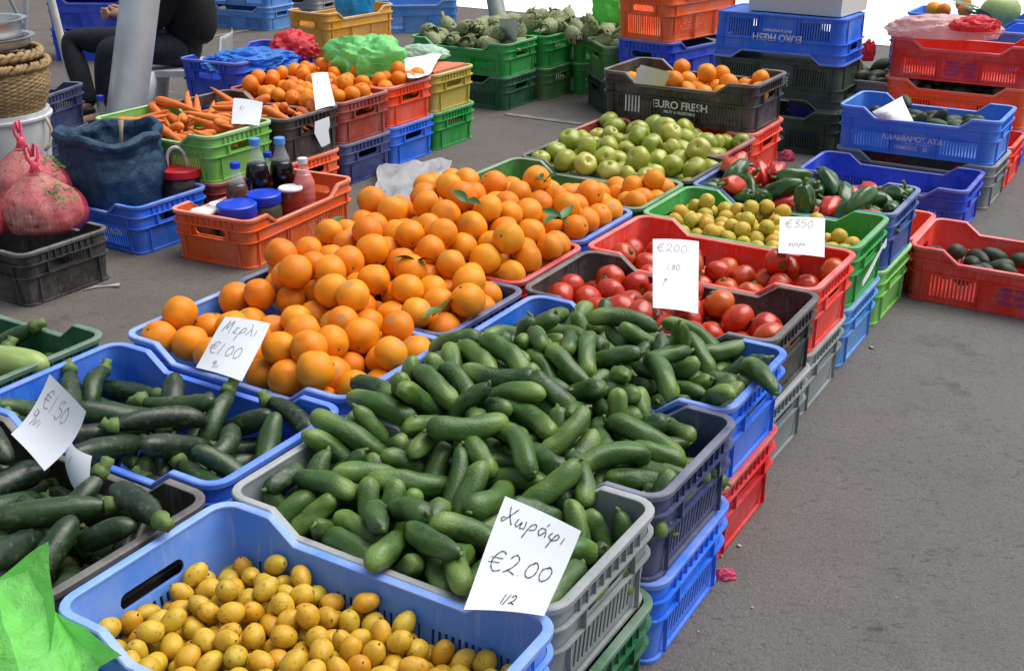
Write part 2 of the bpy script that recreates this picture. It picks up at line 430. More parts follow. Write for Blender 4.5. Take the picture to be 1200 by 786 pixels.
stack('f8', -3.25, 2.18, [('black', 'side', 'black crate on the ground carrying two net bags', .3)])
xx, yy, aa = fit(.40, dict(BL=(212, 70), NL=(280, 79), NR=(379, 53)))
xx -= .03; yy += .05
crate('k0', xx, yy, aa, .0006, 'royal', 'side', 'blue crate underneath the crate of plastic bags behind the carrots', GR, h=.2)
crate('k1', xx, yy, aa, .201, 'royal', 'side', 'royal blue crate of plastic bags behind the carrots and tangerines', GR, .15, h=.2)
xx, yy, aa = fit(.373, dict(BL=(331, 12), NL=(388, 16), NR=(460, 5)))
crate('l0', xx, yy, aa, .0006, 'amber', 'side', 'amber crate underneath the amber crate with the turquoise bag', GR)
l1 = crate('l1', xx, yy, aa, .1735, 'amber', 'side', 'amber crate with a turquoise bag at the back of the stall', GR, .12, h=.2)
def by_corner(px, py, z, yaw, cu=1, cv=-1):
    q = at(px, py, z); a = yaw
    return q.x - (cu*CL/2*math.cos(a) - cv*CW/2*math.sin(a)), q.y - (cu*CL/2*math.sin(a) + cv*CW/2*math.cos(a))
for key, px, py, yaw, items in (
        ('m', 316, 37, GRID+R(4), [('sky_blue', 'dusty pale blue crate on the ground behind the seated person'), ('sky_blue', 'upper of the two pale blue crates behind the seated person')]),
        ('n', 373, 26, GRID+R(6), [('pale_grey', 'lower pale grey crate behind the amber crate'), ('pale_grey', 'upper pale grey crate behind the amber crate')]),
        ('o', 415, 20, GRID+R(6), [('green', 'green crate on the ground behind the amber crate'), ('green', 'upper green crate behind the amber crate')])):
    xx, yy = by_corner(px, py, 0, yaw)
    for i, (c, l) in enumerate(items):
        crate('%s%d' % (key, i), xx, yy, yaw+R(.7*i), i*STEP + (.0006 if i == 0 else 0), c, 'side', l, GR, .3)
xx, yy = by_corner(533, 41, 0, GRID+R(50), 1, -1)
xx, yy = by_corner(535, 38, 0, R(5), 1, -1)
crate('p0', xx, yy, R(5), .0006, 'sky_blue', 'side', 'pale blue crate standing behind the nearest artichoke crate', GR, .3, h=.235)
# --- around the seated person
xx, yy = by_corner(98, 97, .346, R(-14), 1, 1)
crate('q0', xx, yy, R(-14), .0006, 'navy', 'side', 'navy crate on the ground behind the basket', GR)
crate('q1', xx, yy, R(-13), STEP, 'navy', 'side', 'navy crate with a white cloth behind the basket', GR)
xx, yy = aty(112, 22, 7.6).x, 7.75
for i in range(3):
    crate('r%d' % i, xx, yy, R(-4+i), i*.2005 + .0006, 'royal', 'side', ['royal blue crate at the bottom of the stack behind the seated person', 'royal blue crate in the middle of the stack behind the seated person', 'royal blue crate with white lettering behind the hands of the seated person'][i], GR, .12, h=.2)
xx, yy = by_corner(22, 20, .346, R(8), 1, 1)
for i in range(2):
    crate('s%d' % i, xx, yy, R(8), i*STEP + (.0006 if i == 0 else 0), 'blue', 'side', ['blue crate on the ground at the upper left edge', 'blue crate at the upper left edge, on top of its twin'][i], GR, .3)
# resting positions of the produce, found by dropping it into the crates with the rigid body solver:
# shape number, x y z in millimetres, rotation quaternion in hundredths
PILES = {
'apple': [
2,546,3928,384,61,-6,38,-70, 2,540,4048,372,36,-73,-46,-34, 2,616,3754,371,88,45,-10,-13, 2,438,3932,371,10,52,-58,-61, 2,198,3916,364,96,13,-24,9, 0,616,4093,361,38,29,-83,-29, 2,252,3830,360,46,-55,-33,62, 1,537,3834,357,80,-15,-34,47,
2,477,3868,354,40,-4,70,-60, 2,519,4164,354,78,53,30,-12, 0,607,3997,353,16,31,-93,-7, 2,412,3699,353,46,-25,84,12, 0,331,3876,351,17,-72,-43,52, 0,461,4121,350,48,-61,12,-62, 0,307,3724,350,5,2,83,55, 0,676,3953,346,32,-31,-25,-86,
2,240,3971,345,34,-15,-44,82, 0,362,4294,344,19,-24,95,-9, 0,517,3649,342,48,77,16,-39, 0,149,3843,341,15,6,-98,-5, 2,586,3623,340,90,4,-32,-28, 2,174,3721,340,52,34,79,5, 2,239,3684,338,54,13,41,-73, 2,376,4222,337,78,-16,-33,-50,
0,427,3992,336,90,0,31,-30, 1,391,3894,334,46,20,-66,56, 2,599,4159,333,45,48,-72,22, 2,583,3877,332,14,88,18,-41, 1,427,3561,331,28,-96,-2,-3, 1,356,4136,331,77,39,11,49, 1,720,4006,330,46,31,82,16, 0,501,3931,329,20,-11,-74,63,
1,374,4026,329,45,76,-3,48, 0,307,3939,328,60,34,-9,-72, 1,812,4033,328,52,27,-53,61, 2,661,4044,328,12,84,-53,2, 1,95,3804,327,77,16,4,-61, 2,453,4188,326,48,-27,-76,-35, 2,554,3776,325,38,73,48,29, 1,661,4127,324,20,-61,31,70,
1,425,3836,324,36,-15,-83,39, 0,509,3996,324,39,0,64,-66, 1,372,3598,324,48,-8,-87,9, 0,680,3824,324,49,56,-17,65, 2,314,3654,324,8,-64,-74,-19, 1,513,4221,322,47,20,77,37, 2,484,3800,322,77,-26,-24,52, 0,455,3617,321,72,-61,-33,-8,
0,352,3790,320,32,6,-64,70, 1,760,4066,317,63,-28,52,50, 0,652,3718,316,98,-11,19,2, 1,302,3833,316,32,88,-29,21, 1,425,4067,316,29,-36,4,88, 2,567,3955,315,89,-3,43,13, 1,627,3930,314,43,-62,-20,62, 2,496,4067,313,99,-10,3,-6,
0,237,3886,313,2,-4,99,11, 1,365,4080,312,70,-53,5,48, 0,315,4180,312,99,4,-6,11, 0,574,4070,311,33,28,76,-49, 2,276,3769,307,74,37,3,-57, 0,428,3750,306,55,-76,16,30, 2,206,3810,305,10,-22,-37,-90, 1,294,4093,302,67,-59,-6,44,
0,416,4131,301,28,64,-70,14, 0,360,3721,301,40,-20,-74,-50, 1,554,3551,300,51,45,-17,-71, 2,162,3895,298,26,-82,48,16, 1,463,3700,298,3,7,67,74, 2,530,3708,295,68,11,41,60, 1,193,3965,294,78,1,13,61, 1,488,4137,294,54,-47,69,-10,
1,718,3956,294,30,30,-47,78, 1,232,4093,293,53,43,-45,57, 0,550,4133,292,39,19,-89,-13, 0,646,3872,292,41,41,-33,-75, 1,264,4144,288,92,13,-19,-33, 2,405,3661,287,3,100,0,10, 1,284,3703,287,77,-51,34,19, 1,614,4028,286,32,80,-49,-11,
0,663,3985,286,29,47,-79,-27, 2,712,3888,285,47,19,84,18, 0,156,3762,284,15,-86,39,29, 2,614,3670,284,14,10,41,90, 2,702,4092,283,21,22,-63,72, 1,402,4199,283,3,-24,-22,94, 1,618,4117,282,90,28,33,1, 1,775,3975,282,79,1,-5,62,
1,606,3750,282,25,89,26,28, 0,213,3708,280,22,-5,24,-95, 1,496,3650,280,62,-57,-47,25, 0,118,3835,280,17,-93,16,-27, 0,466,3550,280,41,72,4,56, 0,452,4241,278,0,-13,99,0, 2,374,4290,278,12,-19,-7,97, 1,544,4196,277,84,-45,6,29,
1,348,3617,275,11,-64,56,51, 1,515,3592,275,70,-12,70,-1, 1,92,3775,274,37,-40,83,-13, 0,579,3601,274,61,21,12,-76, 1,343,4224,274,26,93,23,12, 0,733,4028,274,10,-96,6,-24, 0,409,3586,274,11,-51,83,-22, 1,797,4031,268,69,-34,56,-31,
1,515,3517,267,78,15,58,-16,
],
'artichoke': [
0,-173,6380,393,9,-20,-79,57, 1,-257,6408,378,31,-30,59,-69, 0,-66,6221,378,70,22,58,-36, 1,-361,6599,373,34,91,14,20, 1,-458,6422,361,72,41,54,-16, 0,-105,6329,358,33,-2,-94,9, 0,31,6348,356,96,-1,0,29, 0,-204,6505,349,8,34,-84,-42,
1,-316,6294,324,49,-80,-19,-30, 0,-319,6387,315,47,63,-7,61, 1,-291,6545,315,6,38,-16,-91, 0,-381,6533,314,52,63,5,-57, 0,-43,6385,314,29,-23,78,50, 0,-222,6341,314,17,-39,47,-77, 0,-178,6423,313,0,64,27,-72, 0,-140,6252,313,67,-72,-12,-10,
1,-421,6357,313,15,28,-32,-89, 0,-93,6164,312,38,-60,11,69, 1,-10,6197,311,40,11,-65,-64, 1,-272,6461,310,78,5,54,-33, 1,-242,6252,310,84,47,10,-25, 1,-51,6278,309,17,-26,-56,-77, 1,37,6272,308,52,-69,26,-43, 1,-394,6440,308,19,-26,-64,70,
],
'artichoke_back': [
0,651,6724,393,67,42,41,44, 0,254,6826,383,2,44,77,46, 1,87,6497,381,6,40,0,92, 0,97,6635,379,49,-7,-83,-26, 1,234,6714,378,24,14,58,76, 1,249,6626,378,91,-30,10,-27, 1,326,6946,377,42,86,24,-17, 0,117,6728,377,49,-80,34,8,
0,195,6445,376,48,-16,65,57, 1,251,6526,374,74,57,36,4, 0,176,6966,367,54,37,-74,-18, 0,436,6596,366,78,6,-29,-55, 0,516,6743,365,27,44,83,22, 0,-91,6664,360,63,-61,29,39, 1,352,6440,360,51,-30,13,80, 0,534,6652,357,29,-17,94,-11,
1,325,6360,355,3,72,-57,41, 1,600,6791,355,75,34,-1,-57, 1,708,6532,355,32,-43,0,84, 0,-64,6802,353,76,-57,4,-31, 0,423,6385,351,22,-2,7,-97, 0,-11,6885,350,56,-56,48,-39, 0,523,6556,349,39,57,68,-23, 1,110,7054,348,56,34,24,72,
1,-182,6617,344,5,23,33,92, 1,-155,6726,342,74,-34,-21,-54, 0,713,6649,342,63,1,-9,77, 1,625,6658,341,5,34,1,-94, 0,530,6451,339,66,-6,-65,-38, 0,626,6567,338,34,-80,-48,9, 0,718,6754,337,44,65,53,-32, 0,-160,6816,337,51,-34,55,-57,
0,-240,6688,336,74,-67,-10,4, 0,803,6664,336,46,82,32,4, 1,506,6361,328,76,41,-17,-48, 0,488,6243,328,27,70,-52,-41, 0,644,6469,324,91,-9,-32,25, 1,562,6292,321,96,-1,9,25, 0,663,6375,318,40,-34,15,84, 1,767,6583,313,59,78,0,20,
0,574,6198,313,34,-75,1,57, 0,649,6277,312,12,76,57,29, 1,883,6698,308,63,49,-46,-39, 0,878,6591,307,71,52,43,21,
],
'avocado': [
0,1597,4698,331,50,60,-45,43, 1,1737,4372,307,26,9,-37,89, 1,1695,4557,298,63,26,0,73, 0,1601,4521,289,91,24,12,31, 0,1562,4773,287,89,34,10,29, 1,1542,4498,284,39,-70,59,10, 0,1823,4532,284,36,-83,16,40, 1,1482,4683,283,4,-70,-66,-28,
0,1639,4656,282,78,11,-54,-29, 1,1788,4404,282,44,18,-87,-12, 1,1799,4331,281,34,-24,44,-80, 1,1526,4638,281,50,-25,32,-76, 0,1410,4595,280,59,79,11,-14, 0,1667,4509,280,55,1,68,-48, 0,1565,4683,279,64,-64,0,43, 0,1895,4520,279,24,-74,27,57,
0,1501,4757,279,67,-63,-28,-26, 0,1720,4441,279,30,-7,-59,-75, 0,1614,4728,279,66,-60,31,33, 0,1702,4620,278,3,59,31,-75, 0,1758,4583,278,16,54,38,73, 1,1820,4463,278,47,68,-2,-56, 1,1704,4687,278,5,-66,31,68, 1,1530,4570,277,56,-77,9,30,
1,1615,4595,277,59,-2,80,-2, 1,1850,4402,276,56,-80,-7,-20, 1,1470,4612,276,63,-47,-48,-40, 1,1740,4521,275,65,26,-66,-26, 1,1840,4599,275,65,71,23,15, 1,1424,4701,274,63,-50,56,-18,
],
'avocado_red': [
1,1376,3414,126,32,-79,-43,-30, 0,1323,3440,97,40,70,58,-13, 0,1388,3305,96,47,42,7,77, 0,1432,3404,95,79,57,0,-23, 0,1765,3203,92,72,53,41,17, 1,1517,3330,91,31,-67,60,-32, 1,1542,3499,90,11,-55,11,82, 1,1429,3529,90,46,-8,-64,61,
0,1491,3248,90,46,22,53,-67, 0,1479,3473,89,48,61,-36,51, 0,1708,3142,89,76,-57,32,-3, 0,1362,3503,89,1,-7,71,-70, 1,1351,3366,88,66,-40,63,6, 1,1450,3326,88,45,87,2,21, 0,1699,3384,88,71,-36,61,-1, 1,1740,3310,87,58,-39,-65,-29,
1,1595,3338,87,38,-25,-66,60, 1,1838,3316,87,50,39,-53,-57, 1,1805,3260,86,15,-74,-22,61, 1,1521,3404,86,30,60,-48,-57, 1,1654,3196,86,8,-51,-65,-56, 1,1615,3455,86,7,-66,29,-69,
],
'avocado_royal': [
0,1532,4142,71,38,27,-47,75, 0,1325,4299,70,32,-39,57,-65, 0,1259,4396,70,49,-56,45,-49, 0,1218,4256,69,2,-13,-70,-71, 1,1633,4181,67,1,-9,78,62, 1,1582,4089,66,38,-52,56,53, 1,1543,4226,65,4,70,-22,-68,
],
'carrot': [
1,-1302,4665,346,14,36,-70,60, 1,-1106,4594,338,66,-32,64,-22, 0,-833,4470,328,40,-58,54,46, 0,-1271,4652,322,47,74,-33,35, 2,-1177,4804,318,39,73,47,30, 0,-877,4468,313,24,-46,-22,83, 1,-1021,4500,312,46,33,67,47, 0,-1073,4696,310,47,-46,26,-70,
2,-913,4662,308,40,3,-71,-58, 2,-1141,4757,308,50,-55,-52,43, 0,-943,4642,306,84,42,33,-10, 2,-1101,4573,305,29,-64,39,-60, 1,-906,4512,304,32,7,-52,-79, 0,-1213,4631,303,59,80,-7,8, 0,-1097,4607,301,8,-79,8,-60, 1,-775,4602,299,62,-10,-53,-58,
1,-808,4558,299,78,-49,-40,-4, 1,-1008,4478,297,58,7,-81,1, 0,-1040,4683,291,73,51,32,34, 1,-888,4440,288,13,75,-15,63, 1,-1196,4690,288,63,-33,-69,15, 0,-1183,4728,283,8,64,2,76, 1,-1137,4578,282,0,6,-66,-75, 2,-1036,4644,281,74,-17,-64,8,
0,-1232,4648,281,46,-43,-53,56, 2,-796,4588,280,17,-50,45,72, 0,-919,4622,279,61,58,-35,40, 1,-935,4451,277,2,-20,65,-73, 1,-828,4571,276,49,-6,-68,-54, 1,-1032,4506,276,73,-35,-58,-4,
],
'carrot_green': [
0,-1315,4545,349,71,2,-64,-28, 0,-1160,4392,334,5,79,6,61, 1,-1120,4141,332,50,-70,46,23, 1,-1240,4441,329,32,34,58,-66, 0,-1149,4327,327,64,53,54,14, 2,-1417,4370,326,65,51,-45,-32, 2,-1419,4447,320,43,70,-40,-41, 2,-1077,4353,318,76,-42,37,-34,
0,-1372,4492,317,68,-20,-55,-43, 2,-1359,4542,317,31,84,-3,45, 0,-1412,4417,317,62,51,-56,-19, 2,-1001,4261,316,9,-66,-50,-55, 1,-1348,4283,316,51,-27,-52,63, 0,-1038,4282,316,40,-7,-52,75, 1,-1171,4417,315,4,-62,-17,-76, 1,-986,4210,311,68,31,-57,33,
0,-1148,4193,308,34,-59,-45,-58, 1,-1463,4320,308,27,-79,-14,53, 0,-1246,4209,304,51,15,-56,-64, 1,-1269,4413,302,50,-30,-55,-60, 1,-1288,4340,299,20,49,-31,79, 2,-1224,4290,290,60,-38,60,-38, 1,-1148,4404,287,45,-26,65,-56, 2,-1424,4342,286,6,-29,61,-74,
1,-1282,4386,286,6,-22,65,73, 2,-1374,4489,286,71,-54,-41,-21, 2,-1248,4430,286,34,-44,51,65, 2,-1345,4280,286,74,61,29,4, 0,-1057,4284,285,12,-34,59,-72, 2,-1209,4247,285,58,33,-58,-46, 0,-1399,4418,285,3,-44,51,-74, 1,-1093,4166,281,25,-61,29,-69,
],
'courgette': [
2,-863,2127,366,54,40,73,-8, 1,-630,1954,338,73,7,68,-4, 0,-639,1871,332,10,61,46,63, 2,-703,1781,330,81,52,-27,5, 2,-724,1914,327,65,45,-42,-43, 2,-587,1805,319,50,5,-52,70, 1,-596,1854,318,14,6,20,-97, 0,-726,1862,314,76,36,-55,-4,
2,-473,1804,312,6,-32,-91,27, 2,-856,2017,308,24,8,80,-54, 0,-407,1923,304,32,79,-13,51, 0,-799,2043,303,76,14,-26,-57, 2,-614,2028,302,52,-16,36,76, 1,-480,1871,302,59,-33,-23,-70, 0,-530,1719,300,67,57,47,4, 2,-652,1995,299,10,4,-56,-82,
1,-565,1954,298,52,74,-42,13, 1,-492,1744,297,83,-27,-37,31, 1,-839,2096,291,53,64,-42,36, 2,-925,1996,291,6,40,78,47, 1,-640,1822,289,70,68,13,18, 1,-734,1904,289,69,-59,-5,42, 1,-527,1850,286,58,-61,-33,-42, 1,-445,1801,285,42,90,-1,4,
0,-450,1846,284,65,-27,39,59, 2,-524,1952,282,83,31,41,22, 0,-603,1946,282,82,-43,28,25, 2,-777,2113,278,35,-76,-3,54, 1,-881,1900,276,9,81,-28,51, 1,-724,1998,275,47,-77,30,31, 0,-795,1933,272,72,-62,-23,-21, 0,-571,1712,266,20,78,-14,57,
2,-887,1937,263,46,42,-47,-62, 0,-657,2008,262,32,57,42,-62, 1,-527,1896,262,56,3,70,44, 2,-722,2119,259,69,14,66,-27, 0,-755,1887,257,72,69,12,-3, 2,-530,1738,257,35,-69,-11,62, 2,-660,1828,256,19,32,-60,70, 2,-540,1842,255,66,51,-48,-27,
0,-805,2090,252,55,37,-57,-48, 1,-400,1863,246,36,-58,-39,-62, 1,-859,2004,246,31,-69,2,-65,
],
'courgette_black': [
0,-543,1566,383,44,-76,-29,-37, 2,-1125,1610,365,46,-33,-62,-55, 2,-580,1547,359,57,-74,-14,33, 2,-718,1548,344,56,-28,-65,43, 2,-740,1457,336,8,0,-59,80, 1,-921,1598,331,54,-31,-59,-51, 0,-924,1820,326,24,66,-34,63, 1,-831,1519,324,51,68,-27,45,
2,-1078,1688,324,52,-58,55,29, 2,-958,1534,323,55,19,-62,-53, 2,-976,1717,322,69,-57,-39,23, 1,-705,1600,318,47,69,-55,3, 1,-623,1518,316,12,-38,31,-87, 0,-851,1513,308,3,22,-62,-75, 2,-707,1456,307,83,-46,28,13, 1,-783,1581,301,70,-68,2,24,
2,-596,1534,298,76,-61,-6,-23, 0,-858,1696,298,41,-65,-25,-59, 1,-915,1597,296,29,-8,-68,-67, 2,-1054,1662,292,5,-27,82,50, 0,-668,1439,291,80,58,17,0, 0,-1009,1671,290,28,31,-48,77, 0,-976,1756,286,47,73,-46,18, 0,-811,1543,286,44,-25,-81,-29,
0,-830,1650,282,65,36,-47,47, 2,-885,1722,281,8,22,65,72, 2,-744,1639,280,2,56,-6,82, 2,-753,1492,273,22,-38,-68,59, 1,-942,1688,271,6,-52,-65,-56, 2,-690,1422,261,72,66,6,21, 2,-978,1784,261,31,49,50,64, 1,-711,1618,261,50,61,-31,-53,
1,-646,1458,261,70,-70,6,13, 2,-798,1515,259,45,-20,-67,56, 1,-640,1664,258,59,-6,-75,-28, 0,-1030,1645,257,68,48,-49,-26, 0,-846,1714,256,47,20,-67,54, 0,-613,1561,255,6,69,6,72, 0,-922,1587,255,65,5,-70,30, 1,-764,1699,253,72,-58,-38,4,
],
'courgette_left': [
2,-1269,2229,300,61,52,31,-51, 2,-1289,2483,292,38,-6,88,-29, 2,-1052,2218,285,68,-30,-66,-3, 0,-1097,2168,282,46,64,-62,6, 1,-1328,2461,280,64,-32,-64,-29, 2,-1131,2354,280,42,-50,-69,31, 0,-1113,2063,275,21,47,-14,85, 0,-1160,2157,271,51,78,-32,-19,
0,-1224,2386,264,73,-2,-58,37, 1,-1180,2238,258,18,-77,21,-57, 2,-970,2267,252,68,-62,-30,23, 2,-1074,2113,250,57,54,-46,42, 2,-1287,2258,250,52,45,-52,-51, 2,-1333,2196,250,66,-12,-68,-28, 0,-1171,2189,246,34,62,35,62, 0,-1351,2446,245,67,-7,-68,28,
1,-1022,2220,245,68,68,-12,24, 1,-1058,2283,242,47,-41,-56,-55, 1,-1420,2314,241,24,-52,-48,-67, 1,-1274,2339,240,55,-23,-66,-45, 1,-1100,2308,240,49,-43,-54,-52, 1,-1343,2354,240,42,-43,-55,-58,
],
'cucumber': [
3,50,2107,399,50,62,-36,49, 2,-17,2024,399,54,77,18,28, 2,-27,1948,393,36,-70,-16,60, 1,112,2112,388,65,67,20,-28, 2,-70,2033,383,58,76,5,29, 2,-75,1759,383,43,-66,29,-54, 0,338,2146,379,19,-82,-50,-19, 2,-187,1922,378,14,18,37,-90,
3,73,1910,377,30,-36,78,-41, 1,204,1980,375,49,-72,-43,-22, 4,232,2245,373,71,-30,-61,17, 1,-14,2129,373,16,-36,-81,-43, 4,111,2025,371,57,-4,-58,-58, 2,-144,1938,371,28,70,-34,57, 0,150,2085,370,40,46,-65,46, 0,-74,1879,370,28,14,-93,-19,
1,207,2080,369,50,4,-82,-26, 1,-115,2150,369,57,-20,-79,7, 1,-31,1874,367,44,1,62,-66, 1,68,2102,367,65,-71,-7,28, 0,-101,1949,367,46,80,-13,37, 1,7,2073,367,17,35,-45,81, 0,-258,1940,366,66,64,29,26, 4,-164,1871,365,65,3,-37,66,
0,56,1958,364,66,-16,-72,-16, 4,0,1908,362,17,52,-18,82, 4,-236,1885,362,44,21,-67,-56, 4,-76,2092,361,71,-30,-63,-4, 0,91,1788,360,34,86,-1,-39, 2,29,1838,360,71,55,44,0, 1,315,2110,360,69,22,-69,7, 3,-54,1703,359,9,-28,76,-58,
4,12,1718,358,52,-33,-61,-50, 4,475,2013,357,64,-53,-46,-32, 3,197,1948,356,6,-52,42,-75, 3,267,2210,355,75,27,-39,-46, 1,-19,1999,355,62,74,-21,16, 4,-108,2032,354,52,-18,-45,-70, 1,13,2124,354,95,24,5,19, 4,-126,1769,353,42,-4,-71,57,
0,-153,1992,353,99,-12,1,3, 0,-61,1827,353,55,39,-40,62, 0,-160,2051,353,53,81,5,-25, 3,192,1868,352,41,-6,10,90, 4,130,1937,352,49,-69,-53,-6, 3,-251,1827,351,7,-90,30,-30, 2,285,2029,351,49,77,-25,33, 1,113,2106,350,18,20,-61,-74,
2,-115,1463,350,16,33,-67,-64, 2,58,1714,349,6,22,-77,-60, 3,-83,2136,347,76,31,38,42, 1,125,2157,347,48,-40,-70,-33, 4,-54,2014,347,54,64,19,-52, 3,15,2030,347,90,23,36,-8, 1,251,2099,347,49,15,-55,-67, 3,-11,1814,347,72,45,52,-5,
4,-284,1807,345,64,24,-47,-57, 4,121,1878,343,21,-56,-65,-47, 4,63,2038,342,76,-30,-43,-38, 0,-159,1551,342,31,-6,-84,-43, 4,-182,1986,340,6,-6,13,99, 0,109,1661,340,61,78,14,-2, 0,345,2093,340,34,8,48,-81, 2,292,2141,339,50,85,-16,-4,
2,15,1398,339,12,2,-71,69, 2,158,2167,338,43,-64,-61,-14, 0,382,2169,338,34,83,-28,35, 2,57,1635,338,39,73,-50,-26, 4,33,2169,338,2,-23,-97,10, 1,211,2081,337,58,-77,-19,19, 0,235,2230,337,34,-51,33,72, 0,54,2273,337,28,28,-91,-16,
2,-207,1539,336,36,-33,-74,-47, 2,55,1910,336,85,-29,-43,3, 3,-45,2099,335,82,-39,3,-43, 0,-150,1851,335,74,20,-56,30, 3,170,1917,334,33,-9,-72,-60, 3,88,1820,334,33,78,51,-13, 1,248,2139,333,36,71,-60,-12, 4,57,1962,332,66,-64,-28,28,
1,431,2206,332,72,-25,65,-5, 0,-67,1628,332,40,-36,-25,-80, 2,-70,1785,330,11,-30,-77,-55, 1,157,2014,330,35,-51,-34,-71, 2,-308,1652,330,15,66,-20,71, 4,100,1755,330,78,-39,47,11, 1,-23,1729,330,61,42,57,36, 3,216,2005,330,64,58,40,31,
4,103,2302,330,60,-69,-18,37, 0,213,2340,330,63,12,-64,43, 1,102,2392,330,36,-1,-65,67, 0,58,2187,329,95,-29,-14,-1, 4,-6,1864,329,40,-5,72,-57, 2,72,1368,329,51,23,-69,46, 4,381,1948,328,56,33,-19,73, 2,-39,1608,328,54,-79,-6,-30,
3,210,1915,328,65,27,55,-46, 0,43,2077,328,10,8,-79,61, 3,431,2054,327,48,66,17,55, 1,-181,1727,327,70,-16,-43,55, 4,-169,1672,327,68,43,-47,-36, 0,9,1923,326,17,-9,-70,-69, 4,452,2107,326,32,-76,-43,37, 0,100,2056,326,69,-42,-56,-18,
4,382,2263,326,80,-39,-46,-3, 3,-381,1682,326,52,-22,69,45, 0,187,2372,325,29,87,22,-33, 0,169,1820,324,6,15,-70,69, 1,256,1771,324,21,-67,44,-56, 1,41,2222,324,68,-20,66,25, 4,163,1731,324,64,5,-74,19, 2,-186,1472,324,71,48,-42,29,
3,39,1581,324,46,-55,66,-23, 1,-55,2225,324,47,-76,25,37, 1,360,2196,323,74,-44,49,15, 4,189,2204,323,34,61,-38,61, 4,235,1816,323,4,80,-22,55, 4,-311,1765,322,90,-3,-36,23, 3,-79,2032,322,78,-24,-14,-56, 3,-132,1553,322,73,-62,8,-27,
4,-99,1665,322,39,87,-29,3, 2,-236,1686,321,77,-2,-62,15, 2,-151,1934,321,3,-41,-31,-86, 4,-119,1828,321,20,-73,-28,-58, 4,90,1860,320,30,45,-41,-73, 2,-66,1507,320,84,-6,-49,20, 3,-233,1614,319,93,-33,-5,-16, 1,154,2314,319,16,93,-26,22,
0,293,2247,319,3,88,14,46, 3,-194,1609,319,17,5,30,94, 1,-37,1794,319,50,-75,-32,-30, 3,-130,1723,319,79,-42,-6,-44, 0,328,2029,319,63,-42,-65,-7, 2,140,2133,318,47,-54,37,-60, 2,-75,1950,318,56,44,43,-56, 3,-198,1770,318,66,-28,50,-49,
1,350,2059,318,20,-85,20,43, 0,-88,2103,317,9,-73,-46,-50, 3,181,1968,317,50,47,-67,-29, 4,2,1672,317,28,66,9,69, 2,146,2359,316,22,-34,-34,-84, 1,-287,1734,316,7,-89,-23,39, 2,-20,1411,316,18,2,73,66, 3,-23,1995,316,66,-71,21,-16,
4,42,1523,315,54,35,-29,71, 2,214,2038,315,64,45,63,3, 3,-16,2088,314,82,-31,35,33, 3,248,1658,311,43,2,40,81, 3,244,2071,311,79,38,48,-4, 2,287,2286,310,52,-34,78,-9, 4,-262,1819,310,3,-19,29,94, 2,80,1475,310,8,-69,-41,-59,
3,297,1893,309,59,69,3,41, 1,-156,2044,309,2,-30,-53,-79, 3,206,1709,309,37,58,-41,-60, 1,396,2021,309,39,34,-85,-5, 2,-332,1696,309,2,35,82,-44, 4,-15,2310,308,73,21,-55,35, 4,-74,1440,308,49,38,-48,63, 0,19,1759,307,67,-62,-9,40,
4,-217,1933,307,14,33,-90,26, 3,-233,1651,306,37,63,47,49, 1,263,1736,306,56,20,-68,-43, 1,-242,1559,306,42,-66,10,61, 2,220,1859,305,17,-68,-49,51, 1,111,2202,304,16,-24,-69,-66, 3,-123,2019,304,66,-15,-16,72, 3,-218,1814,304,82,32,17,44,
2,77,2295,304,16,-21,45,-85, 0,286,2163,304,4,80,-2,60, 0,185,1754,303,61,-9,64,46, 0,-204,1732,303,37,33,-37,-79, 3,-289,1690,303,60,-24,73,24, 3,18,1359,303,22,11,-72,-65, 3,77,2401,302,24,-23,-52,78, 0,147,1668,302,69,53,41,27,
3,363,2263,302,63,-62,-8,46, 1,59,1779,301,65,-16,-56,-48, 2,244,2304,301,34,50,63,48, 2,252,1929,301,44,-2,-24,-86, 2,-122,1941,301,71,70,-1,-4, 3,-322,1607,301,15,-62,-64,42, 3,-99,1533,301,58,63,39,-34, 1,-90,1732,300,16,36,-59,-71,
3,503,2171,299,2,-34,-90,-28, 4,165,1899,298,68,48,-41,-37, 2,62,1426,298,26,-64,33,-64, 2,-239,1513,298,1,61,-38,70, 0,-32,1557,298,5,54,37,75, 1,-21,2259,298,14,36,28,88, 2,108,2385,296,64,-61,19,-42, 3,-148,1864,294,22,-64,43,59,
3,437,2202,294,7,17,71,68, 4,-290,1595,293,33,-44,75,35, 0,298,2021,292,47,-80,36,0, 4,256,1825,292,44,-34,-68,48, 2,48,2412,290,28,13,80,52, 4,415,1965,290,9,13,28,95, 2,331,1992,289,23,-88,-34,-22, 3,-104,1679,289,75,-14,62,-15,
0,101,1604,289,39,65,65,-6, 0,-144,1597,289,64,-42,20,-62, 2,334,2210,288,6,81,21,55, 3,-179,1624,288,94,-12,28,15, 1,431,2051,288,10,-56,-28,-77, 4,-121,1466,288,46,66,-31,50, 4,85,1535,287,90,-42,4,-6, 1,404,2078,287,31,-82,-10,-48,
1,122,1772,287,42,-25,78,-39, 1,-49,1430,287,25,10,-73,63, 1,-123,2060,286,40,6,-88,-24, 3,139,1569,285,62,7,-23,-75, 1,-33,1662,285,69,58,-40,-17, 4,-77,2067,284,60,-39,-69,-13, 1,108,2274,284,10,-22,-62,74, 2,-195,1556,284,23,-65,42,60,
0,43,2212,284,53,-59,27,-55, 2,-25,2195,283,31,-49,-80,-16, 1,3,2235,283,4,-85,-50,14, 4,-19,1620,283,43,-77,12,-47, 0,161,1790,282,39,68,53,31, 1,-166,1459,282,57,31,4,76, 1,-156,1657,281,35,66,-19,63, 1,464,2178,280,87,-45,22,3,
